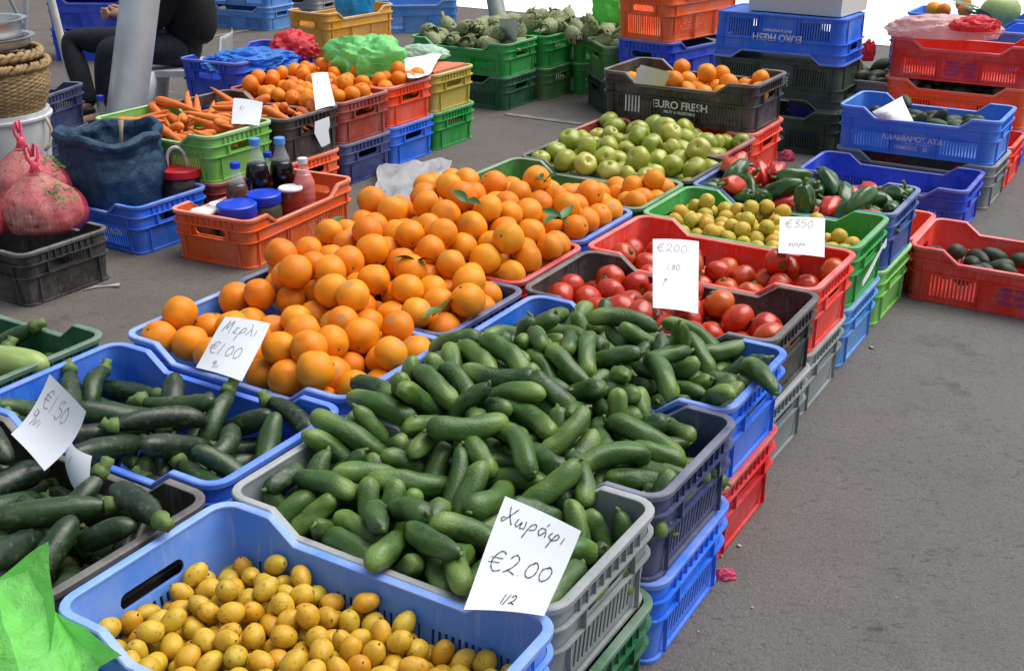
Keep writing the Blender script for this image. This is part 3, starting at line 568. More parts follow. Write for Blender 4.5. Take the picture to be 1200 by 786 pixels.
0,383,2162,280,70,-29,-66,-1, 1,-146,1977,280,32,-39,-62,-60, 1,463,2128,280,39,48,-78,10, 1,-190,1777,280,44,57,-27,64, 4,309,2104,279,74,42,-52,10, 2,-372,1624,279,44,24,-86,12, 3,-1,1493,278,60,56,-48,-33, 1,-73,2234,278,47,27,16,-83,
2,362,2096,278,49,69,-51,16, 1,-95,1597,277,48,74,1,-47, 0,-324,1629,277,62,14,42,64, 3,-352,1730,276,56,-21,66,46, 4,269,1720,276,53,-74,40,-14, 3,242,1761,275,26,56,-50,-61, 3,-199,1946,275,49,-70,23,46, 0,-254,1648,274,66,-72,-2,21,
1,45,1352,273,62,-44,21,-61, 3,-382,1659,273,27,62,73,11, 2,-236,1713,273,26,57,-34,70, 0,184,1573,271,5,-62,77,-15, 3,74,1576,271,54,83,1,16, 1,316,1815,271,58,54,43,42, 3,-178,2015,270,34,58,37,-64, 3,361,1947,269,76,8,4,65,
0,214,1670,268,83,-22,-51,-6, 3,-75,1558,268,29,-15,-71,62, 1,162,2357,268,10,-54,-50,-67, 0,286,1787,267,9,64,-8,76, 0,421,2212,267,49,44,68,-32, 3,130,1530,267,23,-45,-84,-17, 1,64,1448,266,33,33,28,84, 1,72,2396,266,79,48,-35,-15,
3,17,1584,264,18,-73,29,-59, 0,-236,1534,263,62,71,9,32, 3,290,1888,263,6,-41,-20,-89, 1,132,1690,263,62,67,41,-6, 1,204,1635,262,37,63,-2,68, 2,-306,1558,262,22,-43,54,-69, 3,243,1854,262,59,78,19,-4, 2,13,1543,261,11,-67,25,-70,
3,-319,1718,261,22,-55,-45,-67, 1,13,1463,261,97,13,-5,18, 1,129,1484,261,67,23,-70,9, 3,-128,1483,260,58,-11,67,44, 1,363,1842,260,10,72,61,-32, 3,15,2345,259,36,52,28,72, 4,501,2114,258,45,24,-77,38, 1,-2,2308,258,52,0,-85,0,
3,-79,1462,257,64,71,1,-29, 2,30,1392,257,82,-20,-52,-13, 3,-14,2271,257,70,-28,19,-63, 4,411,1986,256,24,-25,-88,33, 1,46,2268,256,2,-57,-16,-81, 1,173,1720,254,44,-46,-52,-57, 4,44,2413,254,46,62,8,-63, 4,84,2369,253,22,81,-18,-52,
3,327,1979,252,33,46,-16,-81, 3,211,1713,251,8,-6,99,-12, 4,398,2107,250,72,-68,15,-2, 0,-51,1431,246,34,-50,-44,-66, 4,82,1431,246,55,-48,14,-67, 0,440,2015,244,14,-20,-89,38, 2,25,2314,239,81,24,50,20, 1,275,1821,239,65,-34,54,43,
3,230,1756,238,42,-74,20,-48, 2,496,2139,237,77,-39,45,22, 3,442,2062,236,39,82,42,-8, 4,252,1690,234,44,-19,65,59, 3,459,2148,233,40,-3,73,55, 2,15,1377,230,25,-14,76,-59, 2,154,1566,230,27,-6,75,-60, 3,196,1659,227,74,-61,9,28,
1,342,1868,226,34,51,-38,-70, 4,72,1477,226,48,6,-62,-62, 0,310,1794,225,26,-5,-72,64,
],
'dark_fruit': [
0,2098,5255,336,43,-13,-54,72, 1,1774,5298,336,72,54,-38,23, 0,1787,5158,333,30,74,45,-41, 1,1929,5229,333,56,-82,-4,-10, 0,1886,5148,331,42,-26,79,36, 0,2098,4970,326,79,-34,49,-13, 0,2184,5206,321,11,54,-77,-33, 0,2190,5104,311,6,98,19,4,
1,2089,5156,311,52,-3,19,-83, 1,1987,5127,306,53,17,2,83, 0,2054,5210,305,88,22,40,11, 0,1871,5208,304,29,81,-49,-15, 0,2286,5134,304,29,51,-76,-28, 1,1879,5274,301,35,-27,83,-35, 1,2055,5278,301,37,-26,-43,-78, 0,1761,5204,300,7,-68,-48,55,
0,1834,5137,300,44,42,48,-63, 1,1937,5302,300,9,4,85,52, 0,2219,5160,299,40,-51,10,-75, 0,2153,4947,299,26,42,58,66, 0,1971,5069,298,57,37,-51,-53, 0,1965,5191,298,4,-69,-13,-71, 0,2047,5115,298,4,24,-54,81, 1,1920,5111,298,50,-10,-81,29,
0,1807,5266,298,4,-48,-44,-76, 0,1822,5339,298,19,59,34,-70, 0,1891,5354,298,1,1,-81,58, 1,2128,5086,297,15,57,37,-72, 1,2121,5215,297,53,-47,63,32, 1,1978,5258,296,55,-6,70,46, 0,2074,5029,296,71,68,11,-15, 1,2148,5156,295,17,-29,-55,76,
1,2212,5045,295,6,-33,-61,71, 1,2141,5015,294,31,53,49,62,
],
'dark_fruit_grey': [
0,1742,5540,332,50,-2,-86,-9, 0,1441,5628,330,83,19,-8,52, 1,1596,5326,324,46,-64,24,-56, 0,1653,5584,311,88,-6,-14,-45, 1,1643,5461,303,94,-21,9,27, 0,1840,5284,301,25,-12,-53,-80, 0,1420,5540,301,26,-52,43,-69, 0,1844,5360,300,13,-50,-66,54,
0,1701,5435,300,35,-67,4,-65, 0,1750,5391,300,54,-30,50,61, 0,1460,5431,299,47,20,-74,45, 0,1809,5419,299,63,74,17,-16, 0,1595,5605,299,35,14,68,62, 0,1609,5391,299,24,-1,75,62, 0,1399,5483,298,59,46,37,55, 0,1652,5521,298,10,62,2,-78,
0,1472,5584,298,67,28,56,40, 0,1912,5401,298,18,-55,-27,77, 1,1537,5366,297,6,82,-12,-56, 1,1676,5282,297,70,-9,-64,30, 0,1539,5532,297,18,42,54,-71, 0,1526,5431,297,66,-60,45,3, 1,1492,5654,296,20,-60,48,-61, 1,1652,5340,295,74,-64,9,-17,
1,1587,5471,295,66,66,-22,27, 1,1721,5495,295,40,-59,32,-63,
],
'loquat': [
1,-291,1362,286,10,38,92,3, 0,-488,1255,282,43,-60,57,35, 1,-422,1431,282,35,-87,35,1, 1,-265,1246,281,88,-40,28,3, 0,-366,1438,280,77,-53,20,-30, 0,-296,1268,280,21,-36,-28,-86, 1,-510,1338,279,37,-38,-48,70, 1,-262,1293,279,35,43,-65,53,
1,-406,1382,278,15,-58,-35,72, 0,-571,1346,278,62,-72,31,4, 2,-214,1409,277,73,-26,62,-8, 0,-364,1505,277,46,-21,45,-73, 1,-335,1403,276,25,-10,96,-7, 2,-234,1258,276,19,21,-23,-93, 0,-486,1367,276,50,70,-50,-8, 1,-564,1298,275,2,97,-2,23,
0,-517,1268,275,16,1,-34,-93, 1,-304,1144,275,59,64,10,48, 0,-399,1322,275,78,11,52,-33, 1,-295,1223,274,44,-4,40,-80, 0,-483,1483,274,88,-26,40,6, 2,-158,1322,274,47,17,-86,-10, 0,-320,1474,274,29,12,82,-48, 1,-312,1430,274,53,-32,-73,30,
0,-326,1212,273,29,44,-35,77, 1,-321,1371,272,60,66,-35,-27, 1,-380,1291,272,3,-6,-53,85, 2,-185,1343,272,70,-21,15,66, 0,-73,1102,272,58,55,44,-41, 2,-224,1308,272,27,79,-55,1, 0,-237,1194,271,70,18,-9,-68, 1,-322,1337,271,18,-80,11,-56,
2,-441,1393,270,28,-2,93,23, 0,-205,1152,270,70,-6,-57,-42, 0,-237,1227,270,10,6,98,-12, 0,-17,1195,270,13,-91,-11,-38, 0,-197,1186,268,55,-64,-39,37, 0,-268,1385,268,77,55,6,33, 2,-188,1220,268,0,26,-62,-74, 1,-273,1334,268,18,-24,90,-32,
0,-134,1274,268,62,-37,62,-30, 2,-370,1250,268,61,59,17,-50, 0,-82,1154,268,37,80,-4,47, 2,-265,1209,267,1,31,84,-45, 0,-155,1371,267,82,-36,40,20, 0,-550,1376,267,10,34,-9,93, 1,-209,1278,267,28,-11,33,-90, 2,-344,1287,266,58,44,69,2,
1,-375,1468,266,71,-56,-15,40, 1,-192,1307,266,21,-20,12,-95, 0,-272,1121,266,39,43,80,-14, 2,-522,1310,265,1,-66,-74,-12, 1,-354,1172,265,10,35,85,-38, 2,-461,1418,264,38,-49,-9,78, 2,-239,1334,264,99,4,-15,-1, 0,-336,1249,264,50,7,-85,14,
1,-434,1336,264,37,6,82,-44, 2,-164,1164,264,9,17,86,46, 1,-236,1136,264,35,85,11,-39, 2,-300,1401,263,34,29,83,33, 2,-404,1354,263,90,1,44,3, 1,-449,1302,262,85,-44,21,-20, 0,-294,1295,262,37,72,22,54, 1,-512,1383,262,74,52,-41,12,
0,-379,1404,261,27,-80,53,0, 2,-402,1496,261,80,46,29,-24, 2,-498,1454,261,86,22,-30,-36, 1,-443,1260,261,40,-78,-22,-44, 0,-174,1265,260,1,-68,0,74, 1,-460,1464,260,58,55,-58,-18, 2,-338,1450,260,22,78,-3,58, 1,-394,1439,260,34,-44,70,44,
0,-440,1224,260,42,-65,55,-30, 0,-115,1085,259,28,6,-65,-70, 1,-589,1316,259,87,-35,35,2, 1,-369,1353,259,86,-48,-6,-13, 0,-417,1293,259,61,-13,58,52, 0,-162,1130,259,1,68,28,68, 2,-535,1407,258,84,32,-43,10, 0,-237,1386,257,6,76,65,-4,
1,-481,1334,257,32,-10,-55,-77, 0,-49,1138,257,34,4,4,-94, 0,-412,1408,256,72,-64,-19,19, 0,-2,1252,255,13,-23,13,96, 2,-533,1352,255,14,-88,-22,38, 1,-424,1471,255,59,72,-13,35, 0,-351,1383,255,1,-31,60,-73, 1,-538,1283,255,92,-27,-9,-29,
0,-495,1297,255,46,48,39,-64, 2,-297,1457,254,24,41,42,-77, 0,-557,1328,254,3,-34,76,55, 0,-34,1169,254,36,80,-32,38, 1,-65,1233,253,44,31,-59,61, 1,-134,1154,253,4,-54,77,-34, 2,-460,1376,253,10,39,81,42, 2,-379,1188,253,51,5,51,68,
2,-351,1421,253,34,-16,-24,-90, 1,-37,1302,253,42,-25,-9,-87, 1,-70,1270,253,3,-80,46,-38, 0,-134,1331,252,29,1,-53,80, 0,-477,1249,252,6,-18,-62,-76, 0,-270,1440,252,37,-77,-13,-50, 1,-286,1248,252,52,-44,51,-52, 0,-248,1273,252,75,-6,-50,42,
0,-108,1176,252,30,17,44,-83, 0,-363,1221,252,38,78,-39,-31, 2,-493,1425,252,3,-67,-29,-68, 1,-206,1247,252,34,-7,81,47, 0,-325,1162,251,54,-54,41,50, 0,-295,1369,251,56,33,-52,55, 2,-291,1170,251,63,58,33,41, 1,-212,1108,251,23,-62,-75,1,
1,-401,1223,250,58,61,-25,-48, 1,-327,1310,250,70,56,-1,44, 1,-204,1395,249,66,45,-53,27, 1,-253,1308,249,38,56,-31,66, 1,-31,1268,249,12,-98,-8,14, 1,-439,1439,249,88,8,16,44, 2,-314,1269,249,62,-5,42,66, 0,-169,1064,249,8,37,68,62,
0,-352,1492,249,15,21,33,-91, 0,-390,1265,248,50,24,-73,40, 0,-184,1366,248,33,-23,-8,91, 2,-144,1195,248,89,-10,37,-23, 0,-166,1298,248,12,18,73,-65, 2,-103,1271,248,17,-91,37,-9, 1,-425,1537,248,98,-1,-3,-17, 1,-300,1202,248,38,-66,51,-41,
2,-136,1062,248,48,7,-8,-87, 1,-475,1503,248,94,21,15,21, 1,-441,1506,248,29,-10,-70,-64, 1,-99,1238,248,60,4,69,40, 1,-179,1098,247,87,-37,29,-11, 0,-298,1329,247,44,37,-53,62, 1,-220,1358,247,21,79,12,-56, 0,-32,1233,247,79,-22,11,-56,
1,-212,1212,247,35,9,90,25, 2,-219,1176,247,86,50,2,13, 0,-67,1315,247,37,-14,-66,64, 0,-84,1127,247,54,10,-36,75, 0,-142,1101,247,1,4,76,-64, 0,-231,1420,247,70,28,31,-58, 1,-137,1227,247,80,-48,-4,36, 0,-263,1360,246,57,68,-12,-44,
2,-318,1230,246,61,-4,-76,23, 1,-171,1233,245,39,-28,-25,-84, 0,-340,1197,245,61,76,5,-21, 0,-256,1183,245,55,-3,-52,65, 0,-100,1054,245,32,-92,24,-2, 2,-131,1298,245,18,38,-16,89, 0,-164,1338,244,2,-14,-79,60, 1,-362,1305,244,54,-6,-29,-79,
1,-292,1136,244,44,-77,6,-45, 2,-4,1216,244,55,21,51,63, 2,-266,1408,244,70,-48,40,-35, 2,-98,1337,243,37,17,-89,22, 1,-68,1170,243,53,38,-64,-41, 0,-1,1282,243,36,93,-2,12, 1,-84,1086,242,66,49,13,56, 0,-340,1347,242,2,40,-74,-54,
1,-395,1315,242,22,35,11,91, 1,-429,1368,242,77,-32,-16,-53, 0,-179,1196,241,5,-70,53,47, 0,-258,1149,241,41,-20,5,89, 0,-378,1510,241,6,-56,-82,-13, 2,-197,1334,241,34,26,-52,74, 0,-190,1164,241,72,0,17,67, 2,-237,1246,240,25,50,77,32,
1,-247,1107,240,34,88,-32,6, 0,-38,1200,240,13,28,9,95, 2,-83,1208,240,16,-66,46,-57, 0,-214,1142,240,4,-45,39,-80, 0,-348,1268,239,82,-21,-37,39, 2,-147,1266,239,4,6,-75,66, 1,-116,1126,239,56,28,22,-74, 2,-272,1220,238,8,61,-14,78,
1,-455,1345,237,96,6,-1,-28, 1,-391,1478,237,82,40,-32,26, 1,-422,1249,236,41,-80,-43,6, 0,-325,1427,236,27,-84,39,25, 0,-218,1307,235,78,-8,-46,-41, 0,-469,1402,235,28,74,61,-1, 0,-510,1266,235,25,56,18,77, 1,-474,1279,234,69,49,44,29,
2,-440,1286,234,8,-14,-81,-57, 2,-533,1329,234,69,26,11,67, 1,-483,1365,234,34,31,-56,69, 1,-372,1440,233,32,28,66,-62, 1,-194,1280,233,41,89,-11,-18, 0,-436,1406,233,18,14,-70,-68, 2,-391,1348,233,23,-47,83,18, 0,-272,1287,233,40,19,-56,-70,
1,-152,1372,233,32,34,-12,87, 2,-517,1300,233,23,-57,-45,-65, 2,-412,1446,232,42,-35,-41,-73, 0,-512,1442,232,15,72,68,-2, 1,-464,1312,232,6,-83,5,-55, 1,-454,1235,232,59,28,-59,47, 0,-491,1479,232,99,5,-9,4, 0,-425,1331,232,60,57,-48,30,
1,-501,1399,232,13,-39,76,51, 2,-402,1382,232,9,55,-50,66, 2,-411,1509,232,38,-25,68,-58, 1,-346,1463,231,18,-62,23,73, 1,-554,1371,231,33,-38,38,77, 2,-368,1372,231,59,69,43,0, 0,-455,1479,231,60,-11,-73,-30, 1,-476,1449,230,63,69,3,-36,
2,-391,1413,230,52,76,25,28, 1,-518,1369,230,1,83,-42,-36, 2,-128,1032,230,31,75,-16,56, 0,-499,1333,230,48,9,73,-48, 1,-96,1301,230,69,35,52,-37, 2,-299,1406,229,74,-35,-10,-56, 0,-318,1379,229,2,-71,64,-27, 0,-408,1282,229,43,83,1,-36,
0,-579,1327,229,46,-82,12,32, 2,-449,1549,228,80,-41,43,9, 2,-534,1401,227,7,-40,-78,-47, 2,-118,1095,227,1,52,-70,-50, 2,-424,1213,227,26,32,83,-38, 2,-344,1398,227,70,55,-46,-8, 0,-173,1139,227,58,20,35,70, 1,-293,1439,226,2,79,-6,61,
2,-367,1330,225,76,-30,53,25, 2,-391,1205,225,24,35,-88,-24, 2,-257,1432,224,78,-41,45,-16, 0,-52,1252,224,41,-9,3,-91, 1,-122,1355,224,29,-93,1,22, 0,-361,1242,223,36,11,53,-76, 1,-274,1382,223,26,-33,88,-22, 2,-392,1240,223,36,58,-44,59,
2,-315,1342,223,76,-60,25,-1, 1,-316,1184,222,44,47,75,-15, 2,-179,1390,222,18,76,55,30, 1,-189,1072,222,4,70,69,-18, 0,-59,1126,222,60,-37,24,67, 1,-118,1159,222,20,-38,-86,29, 1,-238,1371,221,47,26,84,-12, 0,-39,1156,221,76,6,-32,56,
1,-273,1252,221,19,-37,-64,-65, 2,-359,1202,221,36,64,-55,41, 1,-334,1294,221,68,28,-64,-19, 0,-220,1089,221,15,87,42,20, 2,-372,1276,221,59,-31,74,0, 2,-243,1404,221,67,-10,-66,32, 0,-284,1162,221,60,30,62,-40, 2,7,1236,220,18,-37,-2,91,
1,-157,1212,220,66,-38,59,26, 1,-121,1276,220,35,-35,11,86, 0,-162,1172,220,74,-54,-28,-29, 1,-300,1276,220,41,-3,74,-54, 2,-57,1220,220,36,83,40,16, 0,-23,1289,220,77,-21,-37,48, 2,-50,1312,220,34,-67,-44,49, 2,-326,1245,220,18,40,61,66,
0,-323,1151,220,22,79,-6,57, 1,-97,1188,219,25,3,50,-83, 1,-180,1316,219,75,46,34,32, 0,-287,1317,219,77,18,61,5, 0,-143,1123,219,57,43,53,-45, 0,-156,1058,219,64,12,70,29, 1,-195,1112,219,34,79,-29,43, 0,-131,1192,219,42,-21,73,49,
2,-80,1329,219,4,-70,-63,33, 1,-237,1171,219,56,34,-68,33, 1,-228,1335,219,16,-40,35,83, 1,-125,1320,219,59,47,-64,-14, 2,-130,1243,219,42,13,-86,26, 1,-69,1281,219,22,-76,-43,-42, 0,-161,1091,219,10,-56,30,-77, 1,-270,1123,219,29,-47,40,74,
0,-104,1223,219,6,63,25,-74, 2,-92,1254,219,31,-56,66,-40, 1,-305,1219,218,26,-55,-5,-80, 2,-269,1196,218,71,44,-54,-9, 2,-208,1404,218,61,-53,-29,-51, 2,-166,1251,218,68,22,-57,-42, 2,-236,1131,218,5,42,-74,-53, 1,-200,1363,218,47,52,-29,-64,
1,-243,1223,218,12,-66,0,-74, 1,23,1266,218,64,-26,-63,36, 1,-205,1249,218,50,34,66,44, 2,-200,1186,218,49,-21,84,6, 0,-228,1276,217,77,-26,-43,40, 0,-86,1151,217,66,71,-23,-3, 0,-153,1293,217,83,31,-47,-4, 2,-263,1344,217,44,66,32,-52,
2,-118,1060,217,18,-31,53,77, 1,-89,1110,217,35,-11,-89,26,
],
'orange': [
2,-128,2852,473,28,-51,24,78, 2,67,3054,460,67,64,10,37, 1,-58,2805,455,38,35,-48,-71, 0,-169,3009,455,68,58,-2,45, 0,-124,3080,450,36,-63,-69,-3, 0,-348,2660,441,85,-41,5,32, 2,-50,3078,440,18,-27,-21,92, 1,-126,2917,440,34,-75,37,44,
1,-222,2904,439,17,-88,30,-32, 2,-167,2798,438,2,49,64,-59, 0,-167,2657,438,41,52,72,-20, 1,20,3006,437,4,-58,1,-81, 0,-102,2988,435,72,-22,60,-25, 2,-370,2950,432,19,-4,93,32, 1,-7,2843,429,22,7,-97,10, 0,-236,3098,429,44,62,65,-5,
2,-309,2874,426,66,-55,42,31, 0,-248,2682,425,57,80,12,8, 2,-235,3014,424,30,-42,-83,-22, 0,-207,2739,424,17,32,46,-82, 2,-9,2664,423,78,52,-6,-34, 0,-15,2946,422,23,-37,-62,66, 2,-100,2757,422,56,-54,-10,-62, 1,118,3024,420,42,-8,42,80,
1,-192,2595,417,2,-64,40,-66, 2,-77,2862,417,55,-28,-77,-17, 2,-330,2595,417,1,44,-78,45, 0,74,2967,417,68,-11,64,34, 1,-222,3170,416,44,87,14,-20, 2,40,2895,416,19,-38,-9,90, 1,-354,2725,416,18,75,55,-33, 2,-487,2447,416,52,-52,-68,4,
1,102,3098,415,45,0,38,-81, 0,144,2961,415,84,-46,8,28, 1,-452,2738,413,39,70,-60,9, 0,-173,3219,411,44,72,34,43, 1,-170,3114,411,50,31,-49,-64, 2,-413,2469,407,54,-23,-62,53, 2,-298,2944,407,53,-74,17,-37, 2,-381,2538,405,63,72,6,29,
2,-547,2597,405,9,-87,-24,42, 2,-286,2744,404,2,46,-62,-64, 1,-350,2820,404,13,-8,94,32, 1,-403,2679,403,5,-77,61,20, 2,-19,2776,403,33,2,94,-13, 0,-343,2332,402,12,-95,-25,-14, 2,-41,3014,400,61,-2,42,67, 0,-158,2964,400,33,76,-51,23,
0,-311,2440,399,67,-21,-18,-69, 1,-459,2531,399,24,67,-37,59, 1,-136,3036,398,27,-52,61,-54, 2,218,3133,398,41,-10,64,-64, 2,-94,3124,398,70,-55,18,-41, 1,-143,2553,396,16,-95,18,-20, 2,-232,2509,396,33,75,-48,-33, 2,-396,2382,395,0,95,23,20,
0,-78,2932,395,24,-88,40,4, 0,-300,3101,395,92,-35,-7,-14, 0,-18,3122,394,88,25,-26,-33, 0,-491,2651,393,51,37,54,56, 2,-172,2889,393,17,-84,50,-10, 0,-120,2685,392,7,59,-19,-78, 1,-386,2883,391,78,53,19,28, 0,-231,2398,391,80,-25,28,47,
1,-53,2712,390,18,-80,-46,-33, 1,-308,2676,388,24,-62,75,2, 1,175,3045,388,55,80,-2,-22, 0,-161,3284,386,46,-14,75,45, 1,-520,2503,386,68,29,3,-67, 0,-228,2951,386,37,34,-76,41, 2,47,2814,386,97,-20,9,5, 2,-273,2820,385,33,18,5,92,
1,-397,2767,385,66,14,57,-47, 1,-424,2828,384,74,-60,20,23, 1,161,3173,384,14,79,55,-24, 0,-429,2618,384,79,-31,48,-24, 1,-374,3002,383,60,-14,55,-56, 1,-207,2650,382,64,-68,-21,29, 2,-285,3173,380,15,17,92,-32, 1,99,2913,380,35,2,78,-52,
2,-261,2596,380,22,-12,90,35, 2,-662,2300,380,68,-38,-39,50, 0,-129,2824,380,6,88,46,10, 1,-201,2823,379,44,5,86,26, 0,-403,2104,379,69,68,22,-8, 2,-97,2365,379,89,-4,-21,40, 0,45,3089,379,38,-74,-50,25, 1,-803,2302,379,70,-2,-16,-70,
2,-64,2639,378,92,-28,-6,-27, 1,-242,2885,377,34,68,-51,-40, 2,-613,2572,377,24,-21,-39,-86, 0,-558,2350,377,1,97,-6,25, 1,-186,3398,376,2,24,-82,-52, 1,-206,3069,376,15,-35,-87,-31, 0,-431,2197,376,6,-57,-80,-16, 1,-165,2762,375,69,-30,65,8,
0,-683,2428,375,39,91,-11,7, 1,154,3107,374,22,-14,-43,86, 2,-98,2490,374,20,70,-31,61, 2,-417,2945,372,89,38,-2,25, 0,-496,2388,372,24,18,-94,14, 1,167,2912,371,57,56,8,59, 0,-149,3167,370,5,84,0,54, 0,-209,3332,369,24,-44,63,59,
2,-627,2379,369,66,8,-65,37, 1,-135,3356,368,72,44,46,-27, 0,39,2670,368,51,51,-50,-48, 1,-456,2884,368,62,34,-17,-69, 2,196,2979,367,88,3,-6,-46, 1,-358,2269,367,14,-26,-86,-42, 2,-22,2877,367,55,-10,52,65, 1,96,2763,367,58,-54,-54,28,
1,-240,2244,366,26,-91,-22,-24, 2,98,3149,364,70,-52,47,-14, 0,-468,2135,364,2,5,30,95, 0,-165,2388,364,71,-48,-14,50, 1,-207,2329,363,14,-90,9,39, 0,-369,2166,363,24,61,-39,65, 1,-231,2765,363,5,-36,-44,-82, 0,-183,2466,362,51,23,-51,-65,
2,-381,2036,362,79,-13,60,2, 0,31,2742,362,27,76,-31,-50, 0,-571,2444,362,84,-21,49,1, 2,-269,3038,361,28,-34,74,-50, 2,-363,2638,361,4,16,-4,-98, 1,-320,2554,360,69,52,39,31, 1,-449,2697,360,0,41,21,89, 1,-244,2122,360,26,34,-88,-22,
1,-200,2563,359,12,1,94,-31, 2,-488,2584,359,5,-80,-55,-25, 2,-350,2488,359,12,0,-99,-9, 1,-98,3242,359,82,-32,-34,-32, 2,-34,3294,358,61,27,74,-5, 2,-723,2338,358,11,82,11,54, 0,87,3033,358,76,35,-31,46, 2,-314,2214,358,57,82,2,-6,
0,-212,3136,357,16,-48,-24,-83, 2,-469,2778,356,57,50,-65,-4, 0,238,3055,356,47,-7,25,-84, 0,-518,2706,355,17,-9,-44,88, 1,-261,3236,355,85,37,-30,21, 1,-98,2580,355,24,68,68,11, 1,-260,2452,355,39,80,32,33, 1,-57,2817,354,34,83,-45,5,
1,-310,2874,354,17,-82,52,16, 0,274,3116,353,40,-88,-24,-6, 2,-327,2776,352,15,-78,37,48, 1,-466,2315,352,3,55,-1,83, 2,-252,2698,351,61,40,20,-66, 1,-354,2710,350,83,-12,-23,50, 0,-103,2765,349,93,30,-19,-6, 0,-2,3360,349,68,-44,44,40,
1,-1,2617,348,53,-76,8,-36, 1,-449,2490,347,8,55,-82,-12, 2,112,2830,347,47,71,22,-47, 1,-137,2635,346,3,-26,63,73, 0,-174,2696,346,71,3,-49,50, 2,-337,2394,346,0,84,25,49, 0,70,2963,346,68,-18,41,-58, 1,-504,2453,345,80,16,-56,-10,
1,-548,2548,345,56,33,-69,32, 0,-422,2554,345,37,44,80,14, 1,-312,2312,344,7,30,-18,-93, 2,-553,2643,343,67,60,-37,-23, 0,-399,2434,343,66,-22,35,-63, 2,51,2877,342,43,-49,-54,53, 0,-324,2969,342,60,73,32,-4, 2,-634,2474,340,85,-6,-52,-10,
2,-187,3223,340,0,-44,89,-12, 2,-371,2836,338,10,-73,4,-68, 1,-438,2374,337,38,-26,81,37, 2,-263,2364,336,46,54,31,-64, 1,167,3221,335,14,31,39,85, 1,-119,3302,335,70,65,-11,28, 2,-606,2314,333,45,-17,85,-20, 0,-268,2516,332,23,-38,82,35,
2,-549,2263,332,62,4,-19,-76, 2,-382,2328,332,41,-36,84,5, 0,-152,2523,332,74,-15,-32,57, 0,-364,2910,331,88,17,26,-36, 2,-32,2754,331,6,-46,39,-80, 2,-617,2180,330,40,-19,-22,-87, 2,-452,2248,329,66,2,28,-70, 2,-85,2695,328,22,-61,-24,72,
1,-302,2649,328,20,-92,29,-16, 2,-682,2250,326,18,86,-34,32, 1,148,3045,326,14,-88,-34,29, 1,-56,2529,326,33,74,-23,-54, 2,-319,3086,326,52,-28,78,20, 2,-756,2276,326,37,-11,-29,88, 0,-200,2206,325,9,66,72,20, 0,-544,2189,325,1,-46,7,89,
2,-446,2079,325,37,-6,90,-20, 1,-69,2447,325,8,-70,-52,-49, 0,-306,2034,324,49,-4,52,70, 2,-148,2329,323,48,68,6,55, 0,-223,2619,321,56,-2,54,-63, 0,199,3109,320,48,-18,-51,-69, 0,-411,2748,320,33,-72,6,-61, 1,25,2798,320,18,30,76,-54,
0,-359,3025,319,73,59,-32,15, 0,-214,2417,319,8,-62,29,72, 0,-524,2333,319,0,-67,73,13, 0,-265,2176,319,43,-33,-37,-76, 1,-116,2400,318,14,-22,88,-41, 0,-86,3361,318,92,-34,-11,14, 1,-668,2348,317,50,12,-64,57, 2,-380,2224,317,30,84,45,11,
2,-362,2109,317,16,13,-87,-46, 0,220,3176,316,31,-26,83,-37, 1,-402,2680,315,48,-30,-67,-48, 2,-482,2651,314,96,24,14,-6, 1,-281,2580,313,97,4,-14,-20, 2,-422,2160,313,10,-49,-21,84, 1,-412,2614,312,47,-20,-62,59, 0,-585,2396,312,15,-15,96,16,
2,-154,3396,312,19,42,84,-29, 1,-349,2589,311,80,3,29,53, 0,-281,2259,311,61,-13,-37,69, 2,-228,3279,309,81,-8,-55,19, 1,-395,2968,308,22,-92,-10,-30, 1,-509,2133,308,54,-6,-48,-69, 0,-432,2902,307,35,-29,-34,83, 1,-175,3328,306,44,-29,-42,-74,
1,-284,3196,306,34,-52,44,-65, 0,-592,2585,306,25,70,-6,67, 1,-164,2588,305,66,-25,51,-49, 1,-614,2248,305,16,-82,54,-2, 1,-333,2173,304,50,50,47,52, 2,209,3014,302,15,-29,17,-93, 1,-19,2690,301,6,-74,57,34, 0,172,2950,301,26,30,63,67,
2,-478,2727,300,67,37,-27,-58, 1,-216,2544,299,11,-31,-93,-18, 2,91,2779,297,2,-96,-18,23, 0,-264,2098,297,6,-87,-6,48, 1,-384,2531,294,14,-19,96,-14, 0,-317,2482,294,0,40,77,-49, 1,254,3081,293,27,-66,-23,-66, 1,-366,2028,293,10,69,41,-59,
1,-468,2584,292,11,-32,87,-35, 1,-674,2420,291,96,-10,2,-27, 0,54,2711,290,14,65,-41,-63, 1,274,3144,290,30,-8,-63,-71, 0,-107,2557,289,68,8,72,-9, 2,-482,2512,288,77,-12,-63,-6, 0,-420,2472,287,33,-19,-82,44, 1,-506,2231,286,18,61,-6,-77,
0,-232,2475,285,35,-87,-7,33, 2,-289,2413,284,68,25,-65,24, 1,-532,2612,282,26,-31,-73,55, 1,-359,2430,280,84,45,24,18, 0,2,2627,279,22,-12,-97,3, 1,-544,2545,278,83,-7,37,-40, 1,-138,2486,277,4,5,100,5, 1,-460,2372,273,72,58,28,-26,
],
'orange_black': [
0,727,4363,509,19,61,-25,-73, 1,595,4276,500,88,32,-34,6, 1,658,4534,499,7,81,42,-40, 1,798,4444,490,52,-56,-65,-5, 1,931,4361,488,21,-33,-7,92, 0,796,4280,486,83,-40,-39,4, 0,462,4363,470,61,66,-42,6, 0,581,4329,458,80,48,33,9,
0,675,4482,458,68,-22,-70,3, 0,515,4588,457,47,-18,-84,-19, 0,763,4222,457,76,-30,-49,29, 0,561,4461,457,92,-12,-26,29, 0,459,4489,456,80,53,19,21, 0,519,4403,456,19,-40,-77,45, 0,599,4399,456,82,-48,31,8, 0,644,4294,456,55,13,76,33,
